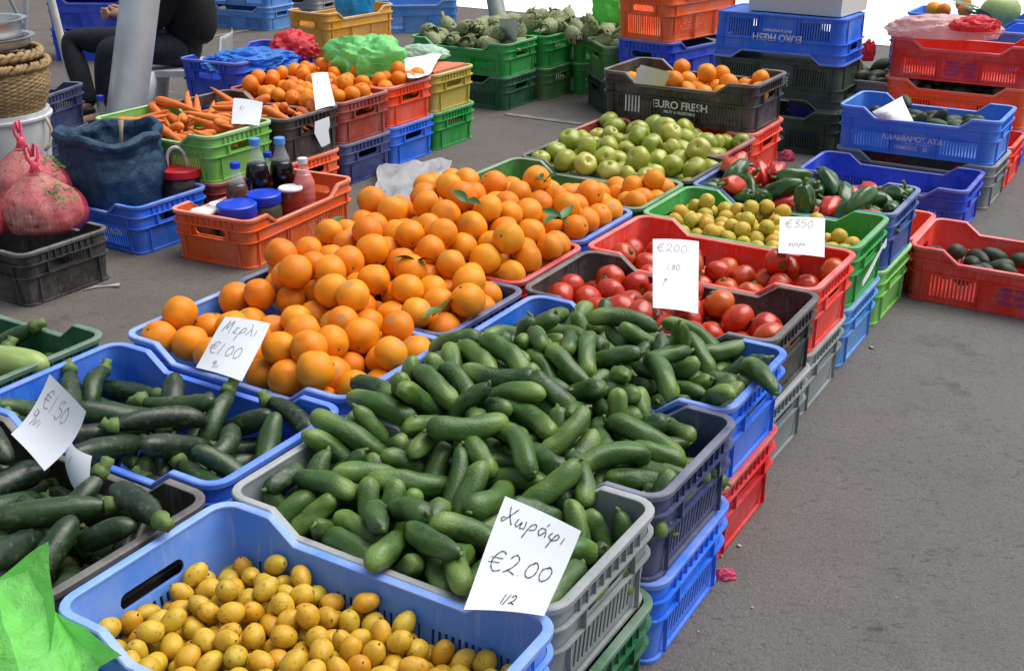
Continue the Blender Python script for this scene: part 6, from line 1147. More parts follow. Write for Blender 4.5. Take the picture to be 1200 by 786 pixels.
# ------------------------------------------------------------------ crumpled plastic bags
def bag_mat(name, rgb, see=.25, rough=.3):
    m, nt, b = new_mat(name); v, tc, rnd = shifted(nt)
    n1 = noise_n(nt, v, 9, 4)
    c = mixc(nt, ramp(nt, n1.outputs[0], [(.3, (0, 0, 0)), (.7, (1, 1, 1))]), tuple(x*.8 for x in rgb), tuple(min(1, x*1.15+.02) for x in rgb))
    nt.links.new(c, b.inputs['Base Color']); b.inputs['Roughness'].default_value = rough; b.inputs['Specular IOR Level'].default_value = .6
    n2 = noise_n(nt, v, 28, 6, .7); bump(nt, b, n2.outputs[0], .7, .014)
    tl = nt.nodes.new('ShaderNodeBsdfTranslucent'); nt.links.new(c, tl.inputs[0])
    mx = nt.nodes.new('ShaderNodeMixShader'); mx.inputs[0].default_value = .35; nt.links.new(b.outputs[0], mx.inputs[1]); nt.links.new(tl.outputs[0], mx.inputs[2])
    out = nt.nodes['Material Output']; last = mx
    if see:
        tr = nt.nodes.new('ShaderNodeBsdfTransparent'); tr.inputs[0].default_value = (*[min(1, .35+x) for x in rgb], 1)
        m2 = nt.nodes.new('ShaderNodeMixShader'); m2.inputs[0].default_value = see; nt.links.new(mx.outputs[0], m2.inputs[1]); nt.links.new(tr.outputs[0], m2.inputs[2]); last = m2
    nt.links.new(last.outputs[0], out.inputs[0]); return m
def ridged(p, f, o=4):
    s = 0; a = 1
    for k in range(o):
        s += a*(1-2*abs(noise.noise(p*f + Vector((k*7.1, 3.3*k, 0))))); a *= .5; f *= 2.05
    return s
def crumple(name, loc, size, seed, mat, label, cat, rz=0, amp=.22, sub=5, freq=1.3, flat=.3, peaks=()):
    bm = bmesh.new(); bmesh.ops.create_icosphere(bm, subdivisions=sub, radius=1)
    for v in bm.verts:
        d = v.co.normalized(); q = d + Vector((seed*5.3, seed*1.7, 0))
        w_ = Vector((noise.noise(q*1.7), noise.noise(q*1.7+Vector((9, 0, 0))), noise.noise(q*1.7+Vector((0, 9, 0)))))*.35
        k = 1 + amp*(ridged(q+w_, freq)-.6)
        for (pd, ps, pw) in peaks:
            c = d.dot(Vector(pd).normalized()); k += ps*math.exp(-(1-c)/pw)
        p = d*k
        if p.z < -flat: p.z = -flat + (p.z+flat)*.12
        v.co = Vector((p.x*size[0], p.y*size[1], (p.z+flat)*size[2]))
    me = mesh_from(bm, name, True); smooth_by_angle(me, 48)
    o = obj(name, me, mat); o.location = loc; o.rotation_euler = (0, 0, rz); tag(o, label, cat); return o
M_gbag = bag_mat('bright green plastic', (.20, .80, .14), .06, .40); M_gbagf = bag_mat('lime green plastic film', (.24, .84, .16), .04, .30); M_gbag2 = bag_mat('pale green plastic', (.28, .85, .30), .0, .4); M_pbag = bag_mat('pink plastic', (.95, .62, .60), .06, .35)
M_rbag = bag_mat('red plastic', (.85, .05, .07), .08, .35); M_bbag = bag_mat('shiny blue plastic', (.06, .30, .85), .12, .18); M_tbag = bag_mat('turquoise plastic', (.02, .42, .80), .08, .25)
M_sheet = bag_mat('grey white plastic sheet', (.66, .68, .70), .12, .3); M_pink = bag_mat('pink scrap plastic', (.9, .12, .25), .1, .4)

def sheet(name, P, fn, n, mat, label, cat):
    """thin creased sheet over four corners, fn(u, v) -> offset"""
    P = [Vector(p) for p in P]; c0 = sum(P, Vector())/4; bm = bmesh.new()
    g_ = [[bm.verts.new(P[0]*(1-i/n)*(1-j/n)+P[1]*(i/n)*(1-j/n)+P[2]*(i/n)*(j/n)+P[3]*(1-i/n)*(j/n)-c0+fn(i/n, j/n)) for i in range(n+1)] for j in range(n+1)]
    for j in range(n):
        for i in range(n): bm.faces.new((g_[j][i], g_[j][i+1], g_[j+1][i+1], g_[j+1][i]))
    me = mesh_from(bm, name, True, False); smooth_by_angle(me, 40)
    o = obj(name, me, mat); o.location = c0; tag(o, label, cat); return o
# foreground green bag: stiff creased film with one ear standing up
BV = [(57, 634, .455), (-6, 676, .415), (-70, 690, .385), (52, 706, .395), (64, 717, .412), (62, 684, .425), (97, 737, .392), (142, 770, .372), (114, 780, .350), (84, 748, .372),
      (58, 772, .385), (2, 742, .405), (-70, 760, .37), (28, 800, .385), (-20, 840, .36), (72, 830, .362), (-90, 860, .34), (34, 668, .418), (22, 722, .392), (98, 800, .340)]
BF = [(0, 17, 5), (0, 1, 17), (17, 1, 18), (17, 18, 3), (5, 17, 3), (5, 3, 4), (1, 2, 11), (1, 11, 18), (2, 12, 11), (4, 3, 10), (4, 10, 9), (4, 9, 6), (6, 9, 8), (6, 8, 7), (3, 18, 10), (18, 11, 13), (18, 13, 10), (11, 12, 14), (11, 14, 13), (10, 13, 15), (10, 15, 9), (9, 15, 19), (9, 19, 8), (13, 14, 15), (12, 16, 14)]
bm = bmesh.new(); vs = [bm.verts.new(at(*p)) for p in BV]
for f_ in BF: bm.faces.new([vs[k] for k in f_])
bmesh.ops.subdivide_edges(bm, edges=bm.edges[:], cuts=5, use_grid_fill=True, smooth=.12); bmesh.ops.triangulate(bm, faces=bm.faces[:]); bmesh.ops.subdivide_edges(bm, edges=bm.edges[:], cuts=1, use_grid_fill=True)
for v in bm.verts:
    p = v.co.copy(); w_ = Vector((noise.noise(p*9), noise.noise(p*9+Vector((7, 0, 0))), noise.noise(p*9+Vector((0, 7, 0)))))
    v.co += w_*.010 + Vector((.002, -.003, .006))*ridged(p + w_*.06, 13, 2)
me = mesh_from(bm, 'plastic bag', True, True); smooth_by_angle(me, 38)
o = obj('plastic_bag', me, M_gbagf); tag(o, 'bright green crumpled plastic bag at the lower left corner', 'bag')
crumple('plastic_bag', at(432, 84, .36), (.155, .105, .105), 2, M_gbag2, 'green crumpled plastic bag on the yellow crate', 'bag', rz=-.4, amp=.25, peaks=(((-1, 0, .6), .35, .12), ((.7, 0, .7), .3, .1)))
q = at(716, 24, .44); crumple('plastic_bag', q, (.085, .07, .14), 5, M_gbag, 'green plastic bag beside the artichokes at the orange slatted crate', 'bag', amp=.25, flat=.6)
q = at(1104, 44, .52); crumple('plastic_bag', q, (.215, .075, .060), 3, M_pbag, 'long pink plastic bag lying on the light blue crate at the top right', 'bag', rz=GRID*.4, amp=.16, flat=.5, freq=1.8)
q = at(1142, 36, .565); crumple('plastic_bag', q, (.085, .05, .040), 8, M_rbag, 'red crumpled end of a bag beside the long pink bag', 'bag', rz=GRID*.5, amp=.3, flat=.4)
q = at(292, 79, .35); crumple('plastic_bag', q, (.19, .12, .055), 4, M_bbag, 'shiny blue plastic bags folded in the royal blue crate', 'bag', rz=.5, amp=.28, flat=.4, freq=2)
q = at(345, 66, .35); crumple('plastic_bag', q, (.10, .09, .075), 6, M_rbag, 'red plastic bag at the far end of the royal blue crate', 'bag', rz=.5, amp=.3, flat=.4)
q = at(417, 22, .30); crumple('plastic_bag', q, (.115, .085, .20), 7, M_tbag, 'turquoise plastic bag standing in the amber crate', 'bag', rz=.3, amp=.14, flat=.7, freq=1.8)
crumple('plastic_scrap', at(850, 676, .0), (.016, .010, .012), 9, M_pink, 'small pink plastic scrap on the asphalt beside the crates', 'scrap', amp=.5, sub=4)
crumple('plastic_scrap', at(921, 188, .0), (.03, .02, .03), 10, M_pink, 'pink plastic scrap on the ground at the tall green stack', 'scrap', amp=.4, sub=4)
pf = lambda u, v: Vector((.015*noise.noise(Vector((u*4, v*3, 2))), .015*noise.noise(Vector((u*4, v*3, 9))), .012+.022*ridged(Vector((u, v, 3)), 1.7, 4)))
sheet('plastic_sheet', [at(446, 203, 0), at(530, 196, 0), at(510, 262, 0), at(434, 250, 0)], pf, 40, M_sheet, 'greyish white plastic sheet on the ground behind the oranges', 'sheet')
# papers on the yellow crate
pf2 = lambda u, v: Vector((0, 0, .012*ridged(Vector((u, v, 8)), .9, 3)))
sheet('paper_sheet', [at(470, 70, .372), at(518, 66, .372), at(505, 88, .360), at(478, 96, .360)], pf2, 14, M_card, 'white paper folded over the yellow crate', 'paper')
crumple('plastic_bag', at(497, 66, .362), (.12, .07, .040), 12, bag_mat('pale green film', (.62, .85, .68), .1), 'pale green film on the yellow crate beside the green bag', 'bag', rz=-.4, amp=.15)
M_cardb = simple_mat('orange cardboard', (.62, .20, .10), .8, bump_s=.1)
x, y = uv(-3.16, 4.425); bm = bmesh.new(); add_box(bm, (0, 0, 0), (.24, .27, .012)); bmesh.ops.bevel(bm, geom=bm.edges[:], offset=.003, segments=2)
o = obj('cardboard_sheet', mesh_from(bm, 'cardboard', False), M_cardb, None, (x, y, .344)); o.rotation_euler = (0, -.03, GRID); tag(o, 'orange printed cardboard lying across the yellow crate', 'cardboard')

# ------------------------------------------------------------------ net bags on the black crate
def net_mat():
    m, nt, b = new_mat('red net film'); v, tc, rnd = shifted(nt)
    n1 = noise_n(nt, v, 7, 3); b.inputs['Base Color'].default_value = (.70, .07, .12, 1); b.inputs['Roughness'].default_value = .25; b.inputs['Specular IOR Level'].default_value = .7
    mp = nt.nodes.new('ShaderNodeMapping'); mp.inputs['Scale'].default_value = (22, 22, 5); nt.links.new(v, mp.inputs[0])
    n2 = noise_n(nt, mp.outputs[0], 1.5, 5, .7); bump(nt, b, n2.outputs[0], .8, .012)
    tr = nt.nodes.new('ShaderNodeBsdfTransparent'); tr.inputs[0].default_value = (1, .80, .82, 1)
    mx = nt.nodes.new('ShaderNodeMixShader'); nt.links.new(ramp(nt, n1.outputs[0], [(.34, (.55,)*3), (.60, (.93,)*3)]), mx.inputs[0])
    nt.links.new(b.outputs[0], mx.inputs[1]); nt.links.new(tr.outputs[0], mx.inputs[2]); nt.links.new(mx.outputs[0], nt.nodes['Material Output'].inputs[0]); return m
M_net = net_mat(); M_netk = simple_mat('pink film knot', (.85, .08, .16), .35)
M_herb = peel('dried contents', [(.42, .33, .24), (.52, .44, .36)], .85, size=.04, blot=(.10, .05, .02), blot_amt=1.0, stripes=(.80, .78, .76), bump_s=1.0, bump_scale=60)
def net_bag(loc, r, h, seed, label, rz=0, lift=.40):
    t = empty('net_bag', loc, rz, label, 'bag')
    key = ((0, .40), (.02, .66), (.06, .84), (.14, .96), (.26, 1.0), (.38, .97), (.50, .88), (.60, .75), (.69, .58), (.76, .43), (.83, .29), (.89, .17), (.95, .09), (1.0, .07))
    prof = []
    for (z0, r0), (z1, r1) in zip(key[:-1], key[1:]):
        for q_ in range(3): prof.append((r*(r0+(r1-r0)*q_/3), h*(z0+(z1-z0)*q_/3)))
    prof.append((r*key[-1][1], h))
    def fn(a, rr, z):
        k = z/h; f = .03 + .22*max(0, k-.55)
        n = noise.noise(Vector((math.cos(a)*2.2+seed, math.sin(a)*2.2, k*2)))
        return rr*(1 + f*ridged(Vector((math.cos(a)*1.5, math.sin(a)*1.5, seed+k*.5)), 1.6, 3)*.5 + .10*n), z
    bm = bmesh.new(); add_lathe(bm, prof, 72, fn=fn); obj('film', mesh_from(bm, 'film'), M_net, t)
    bm = bmesh.new()
    def fn2(a, rr_, z):
        q_, z_ = fn(a, rr_, z); d_ = Vector((math.cos(a)*q_, math.sin(a)*q_, z_))
        return q_*(.885 + .06*noise.noise(d_*22+Vector((seed, 0, 0))) + .04*noise.noise(d_*60)), z_ + .002
    add_lathe(bm, [p_ for p_ in prof if p_[1] < h*.86], 96, fn=fn2)
    obj('contents', mesh_from(bm, 'contents'), M_herb, t)
    bm = bmesh.new(); z = h
    add_tube(bm, [(0, 0, z-.02), (0, 0, z), (.006, 0, z+.012)], [.018, .012, .016], 10)
    for s in (-1, 1):
        add_tube(bm, [(0, 0, z), (s*.016, .004, z+.025), (s*.020, .006, z+.055), (s*.008, 0, z+.070), (s*.001, 0, z+.03)], [.007, .005, .004, .004, .006], 6)
    obj('knot', mesh_from(bm, 'knot'), M_netk, t)
    bm = bmesh.new(); rr = random.Random(seed)
    for i in range(34):
        a = -1.1+rr.gauss(0, .3); zz = h*rr.uniform(.52, .78); rad = r*(1.0-1.35*(zz/h-.46))*1.0
        c = Vector((math.cos(a)*rad, math.sin(a)*rad, zz)); d = Vector((rr.gauss(0, 1), rr.gauss(0, 1), rr.gauss(0, .6))).normalized()*.013; e = d.orthogonal().normalized()*.004
        bm.faces.new([bm.verts.new(c+q_) for q_ in (-d, e, d, -e)])
    obj('herb_leaves', mesh_from(bm, 'herb leaves', False, False), simple_mat('dry herb green', (.14, .24, .07), .8, var=.4), t); return t
b0 = aty(50, 296, 3.46)
net_bag((b0.x, 3.50, .176), .138, .205, 3, 'red film bag of dried herbs at the front of the black crate', .5)
b0 = aty(30, 240, 3.78)
net_bag((b0.x+.01, 3.80, .176), .135, aty(40, 166, 3.8).z-.176, 8, 'taller red film bag of dried herbs behind the front one', 1.3, lift=.52)
b0 = aty(-22, 270, 3.42); net_bag((b0.x-.02, 3.44, .178), .11, .15, 5, 'red film bag of dried herbs cut off by the left edge', 2.2)

# ------------------------------------------------------------------ blue sack
M_sack = bag_mat('woven blue sack', (.018, .075, .16), 0, .5)
def sackfn(a, r, z):
    k = z/.37; rad = ridged(Vector((math.cos(a)*1.2, math.sin(a)*1.2, k*1.5)), 1.25, 4)
    return r*(1 + .065*rad + .035*ridged(Vector((math.cos(a)*1.6, math.sin(a)*1.6, k*5+math.sin(a*2))), 1.7, 3) + (.025 if k > .8 else 0)*rad), z + (.012*math.sin(a*2+1.1)+.010*math.sin(a*5))*max(0, (k-.7)/.3)
sx, sy = aty(127, 200, 4.05).x, 4.05
t = empty('grain_sack', (sx+.02, sy, .012), .4, 'dark blue open sack with rolled rim standing in the blue crate', 'sack')
bm = bmesh.new()
prof = [(.02, .0), (.12, .0), (.150, .02), (.158, .08), (.166, .16), (.168, .22), (.160, .27), (.152, .30), (.153, .318), (.160, .332), (.162, .348), (.152, .362), (.140, .360), (.132, .340), (.132, .30), (.12, .24), (.05, .22), (.01, .22)]
prof2 = []
for i in range(len(prof)-1):
    for k in range(4):
        f = k/4; prof2.append((prof[i][0]*(1-f)+prof[i+1][0]*f, prof[i][1]*(1-f)+prof[i+1][1]*f))
add_lathe(bm, prof2+[prof[-1]], 120, fn=sackfn); obj('sack_body', mesh_from(bm, 'sack'), M_sack, t)
bm = bmesh.new(); add_tube(bm, [(.03, .04, .22), (.045, .05, .33), (.05, .055, .375)], [.007, .007, .010], 10); obj('scoop_handle', mesh_from(bm, 'handle'), simple_mat('worn wood', (.34, .28, .2), .7), t)

# ------------------------------------------------------------------ jars and bottles
def liquid(name, rgb, rough=.12): return simple_mat(name, rgb, rough, .6, var=.15)
M_cola = liquid('dark syrup in plastic', (.006, .004, .004)); M_brownl = liquid('brown sauce in plastic', (.10, .05, .03)); M_rose = liquid('pink liquid in plastic', (.62, .18, .16)); M_olive = liquid('olives behind glass', (.07, .06, .035), .15); M_jam = liquid('red preserve behind glass', (.22, .03, .02))
M_clear, nt_, b_ = new_mat('clear plastic'); b_.inputs['Base Color'].default_value = (.8, .86, .9, 1); b_.inputs['Roughness'].default_value = .08; b_.inputs['Alpha'].default_value = .22
M_capb = simple_mat('blue cap', (.012, .06, .62), .35); M_capl = simple_mat('light blue cap', (.09, .30, .75), .35); M_capw = simple_mat('white cap', (.74, .74, .72), .4); M_capr = simple_mat('red lid', (.62, .02, .03), .35)
M_lab = simple_mat('blue and white label', (.10, .22, .60), .5)
def bottle(px, py, Y, r, mat, capm, label, fill=.72, ribs=False, lab=False, zb=.010):
    T = aty(px, py, Y); h = T.z - zb
    t = empty('bottle', (T.x, Y, zb), 0, label, 'bottle')
    prof = [(r*.3, 0), (r*.85, 0), (r, .008), (r, h*.30), (r*.93, h*.36), (r, h*.43), (r, h*.60), (r*.9, h*.68), (r*.62, h*.79), (r*.40, h*.87), (r*.38, h*.93)]
    fine = []
    for i in range(len(prof)-1):
        for k in range(4): f = k/4; fine.append((prof[i][0]*(1-f)+prof[i+1][0]*f, prof[i][1]*(1-f)+prof[i+1][1]*f))
    fine.append(prof[-1])
    if ribs: fine = [(q*(1-.05*(math.sin(z*260) > .2)) if .1*h < z < .62*h else q, z) for q, z in fine]
    lo = [p for p in fine if p[1] <= h*fill]; hi = [p for p in fine if p[1] >= h*fill]
    bm = bmesh.new(); add_lathe(bm, lo, 28); obj('liquid', mesh_from(bm, 'liquid'), mat, t)
    bm = bmesh.new(); add_lathe(bm, [lo[-1]]+hi, 28); obj('neck', mesh_from(bm, 'neck'), M_clear, t)
    bm = bmesh.new(); add_lathe(bm, [(r*.2, h*.925), (r*.45, h*.925), (r*.45, h*.995), (r*.40, h), (r*.05, h)], 20); obj('cap', smooth_by_angle(mesh_from(bm, 'cap'), 40), capm, t)
    if lab: bm = bmesh.new(); add_lathe(bm, [(r*1.012, h*.08), (r*1.015, h*.10), (r*1.015, h*.30), (r*1.012, h*.32)], 28, close=False); obj('label_band', mesh_from(bm, 'label'), M_lab, t)
    return t
def jar(px, py, Y, r, mat, lidm, label, zb=.010, lid_h=.02, handle=False):
    T = aty(px, py, Y); h = T.z - zb
    t = empty('jar', (T.x, Y, zb), 0, label, 'jar')
    bm = bmesh.new(); add_lathe(bm, [(r*.3, 0), (r*.85, 0), (r*.96, .008), (r, h*.3), (r, h*.7), (r*.88, h-lid_h-.004), (r*.84, h-lid_h)], 32); obj('glass', mesh_from(bm, 'glass'), mat, t)
    bm = bmesh.new(); add_lathe(bm, [(r*.3, h-lid_h), (r*.97, h-lid_h), (r*1.0, h-lid_h+.003), (r*1.0, h-.004), (r*.93, h), (r*.80, h), (r*.78, h-.002), (r*.05, h-.002)], 40); obj('lid', smooth_by_angle(mesh_from(bm, 'lid'), 35), lidm, t)
    if handle: bm = bmesh.new(); add_tube(bm, [(-r*.15+r*.45*math.cos(a), 0, h-.005+.075*max(0, math.sin(a))**.7) for a in [PI*i/16 for i in range(17)]], .0065, 10); obj('handle', mesh_from(bm, 'handle'), M_capw, t)
    return t
bottle(275, 190, 3.90, .040, M_brownl, M_capb, 'small brown sauce bottle with blue cap and label', fill=.75, lab=True)
bottle(298, 162, 4.02, .043, M_cola, M_capl, 'bottle of dark syrup with light blue cap, left of its twin', fill=.76)
bottle(327, 161, 4.10, .045, M_cola, M_capl, 'bottle of dark syrup with grey blue cap, right of its twin', fill=.74)
bottle(313, 178, 4.14, .034, M_brownl, M_capb, 'bottle with blue cap half hidden behind the two dark syrup bottles', fill=.7)
bottle(354, 185, 4.04, .040, M_rose, M_capw, 'pink ribbed bottle with white cap', fill=.8, ribs=True)
jar(277, 238, 3.78, .068, M_olive, M_capb, 'wide jar with blue lid nearest the front corner of the orange crate', lid_h=.045)
jar(308, 226, 3.90, .062, M_olive, M_capb, 'jar of olives with blue lid between the bottles and the front jar', lid_h=.035)
jar(340, 219, 3.98, .044, M_jam, M_capw, 'jar of red preserve with white lid', lid_h=.010)
jar(238, 246, 3.78, .046, M_olive, M_capw, 'jar with white lid at the left corner of the orange crate', lid_h=.012)
jar(257, 238, 3.90, .040, M_olive, M_capw, 'jar with white lid behind the left one', lid_h=.012)
jar(212, 195, 4.10, .082, liquid('dark olives', (.04, .03, .025), .2), M_capr, 'large jar of olives with red lid and white handle', lid_h=.032, handle=True)
bottle(117, 112, 5.0, .034, M_clear, M_capb, 'clear water bottle with blue cap in front of the pole', fill=.75, zb=.005)

# ------------------------------------------------------------------ bucket, basket and pans
bx = aty(-3, 150, 4.62).x
t = empty('bucket', (bx, 4.62, .0), 0, 'white plastic bucket carrying the wicker basket', 'bucket')
M_bucket = simple_mat('white bucket plastic', (.66, .67, .68), .4); h1 = aty(0, 143, 4.40).z
bm = bmesh.new(); add_lathe(bm, [(.05, .0), (.175, .0), (.18, .01), (.205, h1-.03), (.216, h1-.028), (.218, h1-.018), (.207, h1-.016), (.209, h1), (.02, h1)], 56); obj('pail', smooth_by_angle(mesh_from(bm, 'pail'), 35), M_bucket, t)
bm = bmesh.new(); add_tube(bm, [(.212, -.03, h1-.02), (.228, -.03, h1-.07), (.222, -.05, h1-.13), (.205, -.07, h1-.15)], .007, 8); obj('bail', mesh_from(bm, 'bail'), simple_mat('yellowed plastic', (.42, .38, .28), .5), t)
def wicker_mat():
    m, nt, b = new_mat('wicker'); v, tc, rnd = shifted(nt)
    mp = nt.nodes.new('ShaderNodeMapping'); mp.inputs['Scale'].default_value = (10, 10, 60); nt.links.new(v, mp.inputs[0])
    n = noise_n(nt, mp.outputs[0], 1.5, 4, .7); nt.links.new(ramp(nt, n.outputs[0], [(.25, (.13, .08, .035)), (.55, (.36, .24, .11)), (.8, (.52, .38, .2))]), b.inputs['Base Color'])
    b.inputs['Roughness'].default_value = .7; bump(nt, b, n.outputs[0], .5, .003); return m
M_wick = wicker_mat()
h2 = aty(0, 80, 4.40).z
t = empty('wicker_basket', (bx, 4.62, h1), 0, 'round wicker basket standing on the white bucket', 'basket')
bm = bmesh.new(); hb = h2-h1; rows = 44; prof = [(.19+.035*math.sin(i/rows*2.2), .002+(hb-.03)*i/rows) for i in range(rows+1)]
def weave(a, r, z):
    k = int(z/((hb-.03)/22)); return r + .0035*math.sin(a*26 + PI*(k % 2)) + .002*math.sin(z*PI*22/(hb-.03)*2), z
add_lathe(bm, prof, 208, fn=weave, close=False); obj('weave', mesh_from(bm, 'weave'), M_wick, t)
bm = bmesh.new()
for ph in (0, PI, PI/2): add_tube(bm, [((.226+.009*math.cos(a*22+ph))*math.cos(a), (.226+.009*math.cos(a*22+ph))*math.sin(a), hb-.022+.011*math.sin(a*22+ph)) for a in [2*PI*i/264 for i in range(265)]], .0085, 7)
for ph in (0, PI): add_tube(bm, [((.205+.006*math.cos(a*16+ph))*math.cos(a), (.205+.006*math.cos(a*16+ph))*math.sin(a), hb+.020+.010*math.sin(a*16+ph)) for a in [2*PI*i/200 for i in range(201)]], .011, 7)
obj('braided_rim', mesh_from(bm, 'braid'), M_wick, t)
M_alu = simple_mat('dull aluminium', (.55, .57, .58), .38, metal=.85, var=.1)
h3 = h2+.035
for k, (r_, hh, l) in enumerate(((.185, .045, 'dented aluminium pan lying on the wicker basket'), (.165, .075, 'aluminium pan with a wide lip, topmost of the pile on the basket'))):
    t = empty('pan', (bx-.005, 4.62, h3+k*.036), .3*k, l, 'pan')
    bm = bmesh.new(); add_lathe(bm, [(.02, .004), (r_*.86, .004), (r_*.93, .012), (r_*.97, hh-.006), (r_+.012, hh), (r_+.014, hh+.004), (r_*.96, hh+.002), (r_*.90, .016), (r_*.84, .010), (.02, .010)], 56, fn=lambda a, r, z: (r*(1+.018*math.sin(a*3)), z)); obj('pan_body', smooth_by_angle(mesh_from(bm, 'pan'), 35), M_alu, t)
crumple('cloth', (REG['q1'][0]-.02, REG['q1'][1]-.02, STEP*2+.002), (.24, .12, .035), 14, M_card, 'white cloth on the navy crate behind the basket', 'cloth', rz=R(-14), amp=.1)

# ------------------------------------------------------------------ poles and other street things
M_galv = simple_mat('galvanised steel', (.50, .54, .56), .42, .5, bump_s=.15, bscale=25, metal=.45, var=.14)
M_galv2 = simple_mat('grey green painted steel', (.20, .24, .23), .5, var=.1)
def pole(name, p0, p1, r, mat, label, cat='pole'):
    """p0, p1 seen points of its axis; runs from the ground to 2.6 m"""
    d = (p1-p0)/(p1.z-p0.z); a = p0 - d*p0.z; b2 = p0 + d*(2.6-p0.z)
    t = empty(name, a, 0, label, cat)
    bm = bmesh.new(); add_tube(bm, [Vector((0, 0, 0)), (b2-a)*.5, b2-a], r, 40); obj('shaft', smooth_by_angle(mesh_from(bm, 'shaft'), 50), mat, t)
    bm = bmesh.new(); add_box(bm, (0, 0, .006), (r*3.4, r*3.4, .012)); bmesh.ops.bevel(bm, geom=bm.edges[:], offset=.003, segments=2); obj('base_plate', mesh_from(bm, 'plate', False), mat, t)
pole('awning_pole', aty(148, 131, 5.0), aty(164, 0, 5.12), .082, M_galv, 'thick leaning galvanised awning pole in front of the seated person')
pole('awning_pole', aty(584, 22, 8.7), aty(580, 0, 8.8), .062, M_galv2, 'grey green leaning pole behind the artichokes')
pole('thin_pole', aty(30, 34, 6.9), aty(30, 0, 6.9), .014, M_galv, 'thin upright metal pole at the upper left')
pole('thin_pole', aty(20, 16, 7.1), aty(12, 0, 7.1), .010, M_galv2, 'thin slanting rod left of the upright metal pole')
pole('white_post', aty(66, 24, 6.7), aty(60, 0, 6.7), .022, simple_mat('white painted steel', (.62, .62, .58), .5), 'white painted post beside the royal blue lettered crate')
# cream box on the tall stack
M_foam = simple_mat('cream foam box', (.66, .64, .55), .7, bump_s=.1, bscale=200, var=.04)
p0, p1 = at(877, 12, .602), at(985, 21, .602); ux = (p1-p0).normalized(); uy = Vector((-ux.y, ux.x, 0)); Lb = (p1-p0).length
t = empty('foam_box', p0+ux*Lb/2+uy*.16+Vector((0, 0, .001)), math.atan2(ux.y, ux.x), 'cream foam box on top of the tall stack', 'box')
bm = bmesh.new(); add_box(bm, (0, 0, .10), (Lb, .32, .20)); bmesh.ops.bevel(bm, geom=bm.edges[:], offset=.006, segments=3); obj('box_body', mesh_from(bm, 'box'), M_foam, t)
bm = bmesh.new(); add_box(bm, (0, 0, .2215), (Lb+.008, .328, .04)); bmesh.ops.bevel(bm, geom=bm.edges[:], offset=.006, segments=3); obj('box_lid', mesh_from(bm, 'lid'), M_foam, t)
for nm in t.children: nm.data.polygons.foreach_set('use_smooth', [False]*len(nm.data.polygons))
# fruit at the very top right
o5 = REG['d52']
for (px, py, r_, l) in ((1094, 11, .038, 'orange at the left end of the melon crate'), (1106, 12, .034, 'second orange in the melon crate'), (1129, 4, .040, 'topmost orange in the melon crate'), (1131, 12, .036, 'orange in front of the topmost one in the melon crate')):
    o = obj('orange', orange_me(r_, r_*.97, 21), [M_orange, M_stem]); o.location = at(px, py, .53); tag(o, l, 'orange')
o = obj('melon', finish(long_fruit(.075, .08, .10, 0, seed=2, lump=.02, blunt=2.1), 'melon'), [M_marrow, M_stem]); o.location = at(1172, 14, .53); o.rotation_euler = (0, PI/2, .1); tag(o, 'pale green melon in the light blue crate at the top right', 'melon')
for k in range(5):
    o = obj('celery_leaf', leaf_me(.16, .035, k), M_leaf); o.location = at(1145+k*4, 14+k*1.5, .54); o.rotation_euler = (.3*k-.5, -.3, PI*.9+.25*k); tag(o, 'long green leaf beside the melon', 'leaf', 'leaves beside the melon')
# netting
q = aty(1013, 100, 5.62); crumple('net', Vector((q.x, q.y, .34)), (.028, .02, .05), 17, M_rbag, 'small red netting hanging beside the grey crate of dark fruit', 'netting', amp=.3, flat=.8)

# ------------------------------------------------------------------ white plastic chair and the seated person
M_chair = simple_mat('white chair plastic', (.62, .64, .65), .4)
M_black = simple_mat('black jacket cloth', (.012, .012, .013), .85, .2, bump_s=.4, bscale=120, var=.3); M_trous = simple_mat('charcoal trousers', (.020, .022, .030), .85, .2, bump_s=.4, bscale=120, var=.3)
M_skin = simple_mat('skin', (.42, .22, .15), .5, bump_s=.1, bscale=300); M_hair = simple_mat('dark hair', (.03, .022, .018), .6); M_shoe = simple_mat('black shoe', (.015, .015, .015), .5)
hip = aty(222, 55, 6.0)
SEAT = hip.z - .085
def skin(name, joints, edges, mat, parent, root=0, sub=2):
    me = bpy.data.meshes.new(name); me.from_pydata([Vector(j[0]) for j in joints], edges, [])
    o = bpy.data.objects.new(name, me); COL.objects.link(o)
    m_ = o.modifiers.new('skin', 'SKIN'); sv = me.skin_vertices[0].data if me.skin_vertices else None
    if sv is None:
        bm = bmesh.new(); bm.from_mesh(me); bm.verts.layers.skin.verify(); bm.to_mesh(me); bm.free(); sv = me.skin_vertices[0].data
    for i, j in enumerate(joints): sv[i].radius = (j[1], j[2] if len(j) > 2 else j[1]); sv[i].use_root = (i == root)
    m_.use_smooth_shade = True; o.modifiers.new('sub', 'SUBSURF').levels = sub; o.modifiers['sub'].render_levels = sub
    dg = bpy.context.evaluated_depsgraph_get(); nm = bpy.data.meshes.new_from_object(o.evaluated_get(dg)); bpy.data.objects.remove(o)
    nm.polygons.foreach_set('use_smooth', [True]*len(nm.polygons)); nm.materials.clear()
    return obj(name, nm, mat, parent)
H0 = hip
from_hip = lambda p: Vector(p) - Vector((H0.x, H0.y, 0))
knee1, ank1 = from_hip(aty(80, 46, 6.12)), from_hip(aty(106, 132, 5.95)); knee2, ank2 = from_hip(aty(124, 56, 5.72)), from_hip(aty(126, 138, 5.72))
ank1.z = max(.055, ank1.z); ank2.z = max(.055, ank2.z)
pel = Vector((0, 0, hip.z)); toe = Vector((-.14, -.05, -.03))
h1_, h2_ = pel + Vector((-.01, .075, -.005)), pel + Vector((-.01, -.075, -.005))
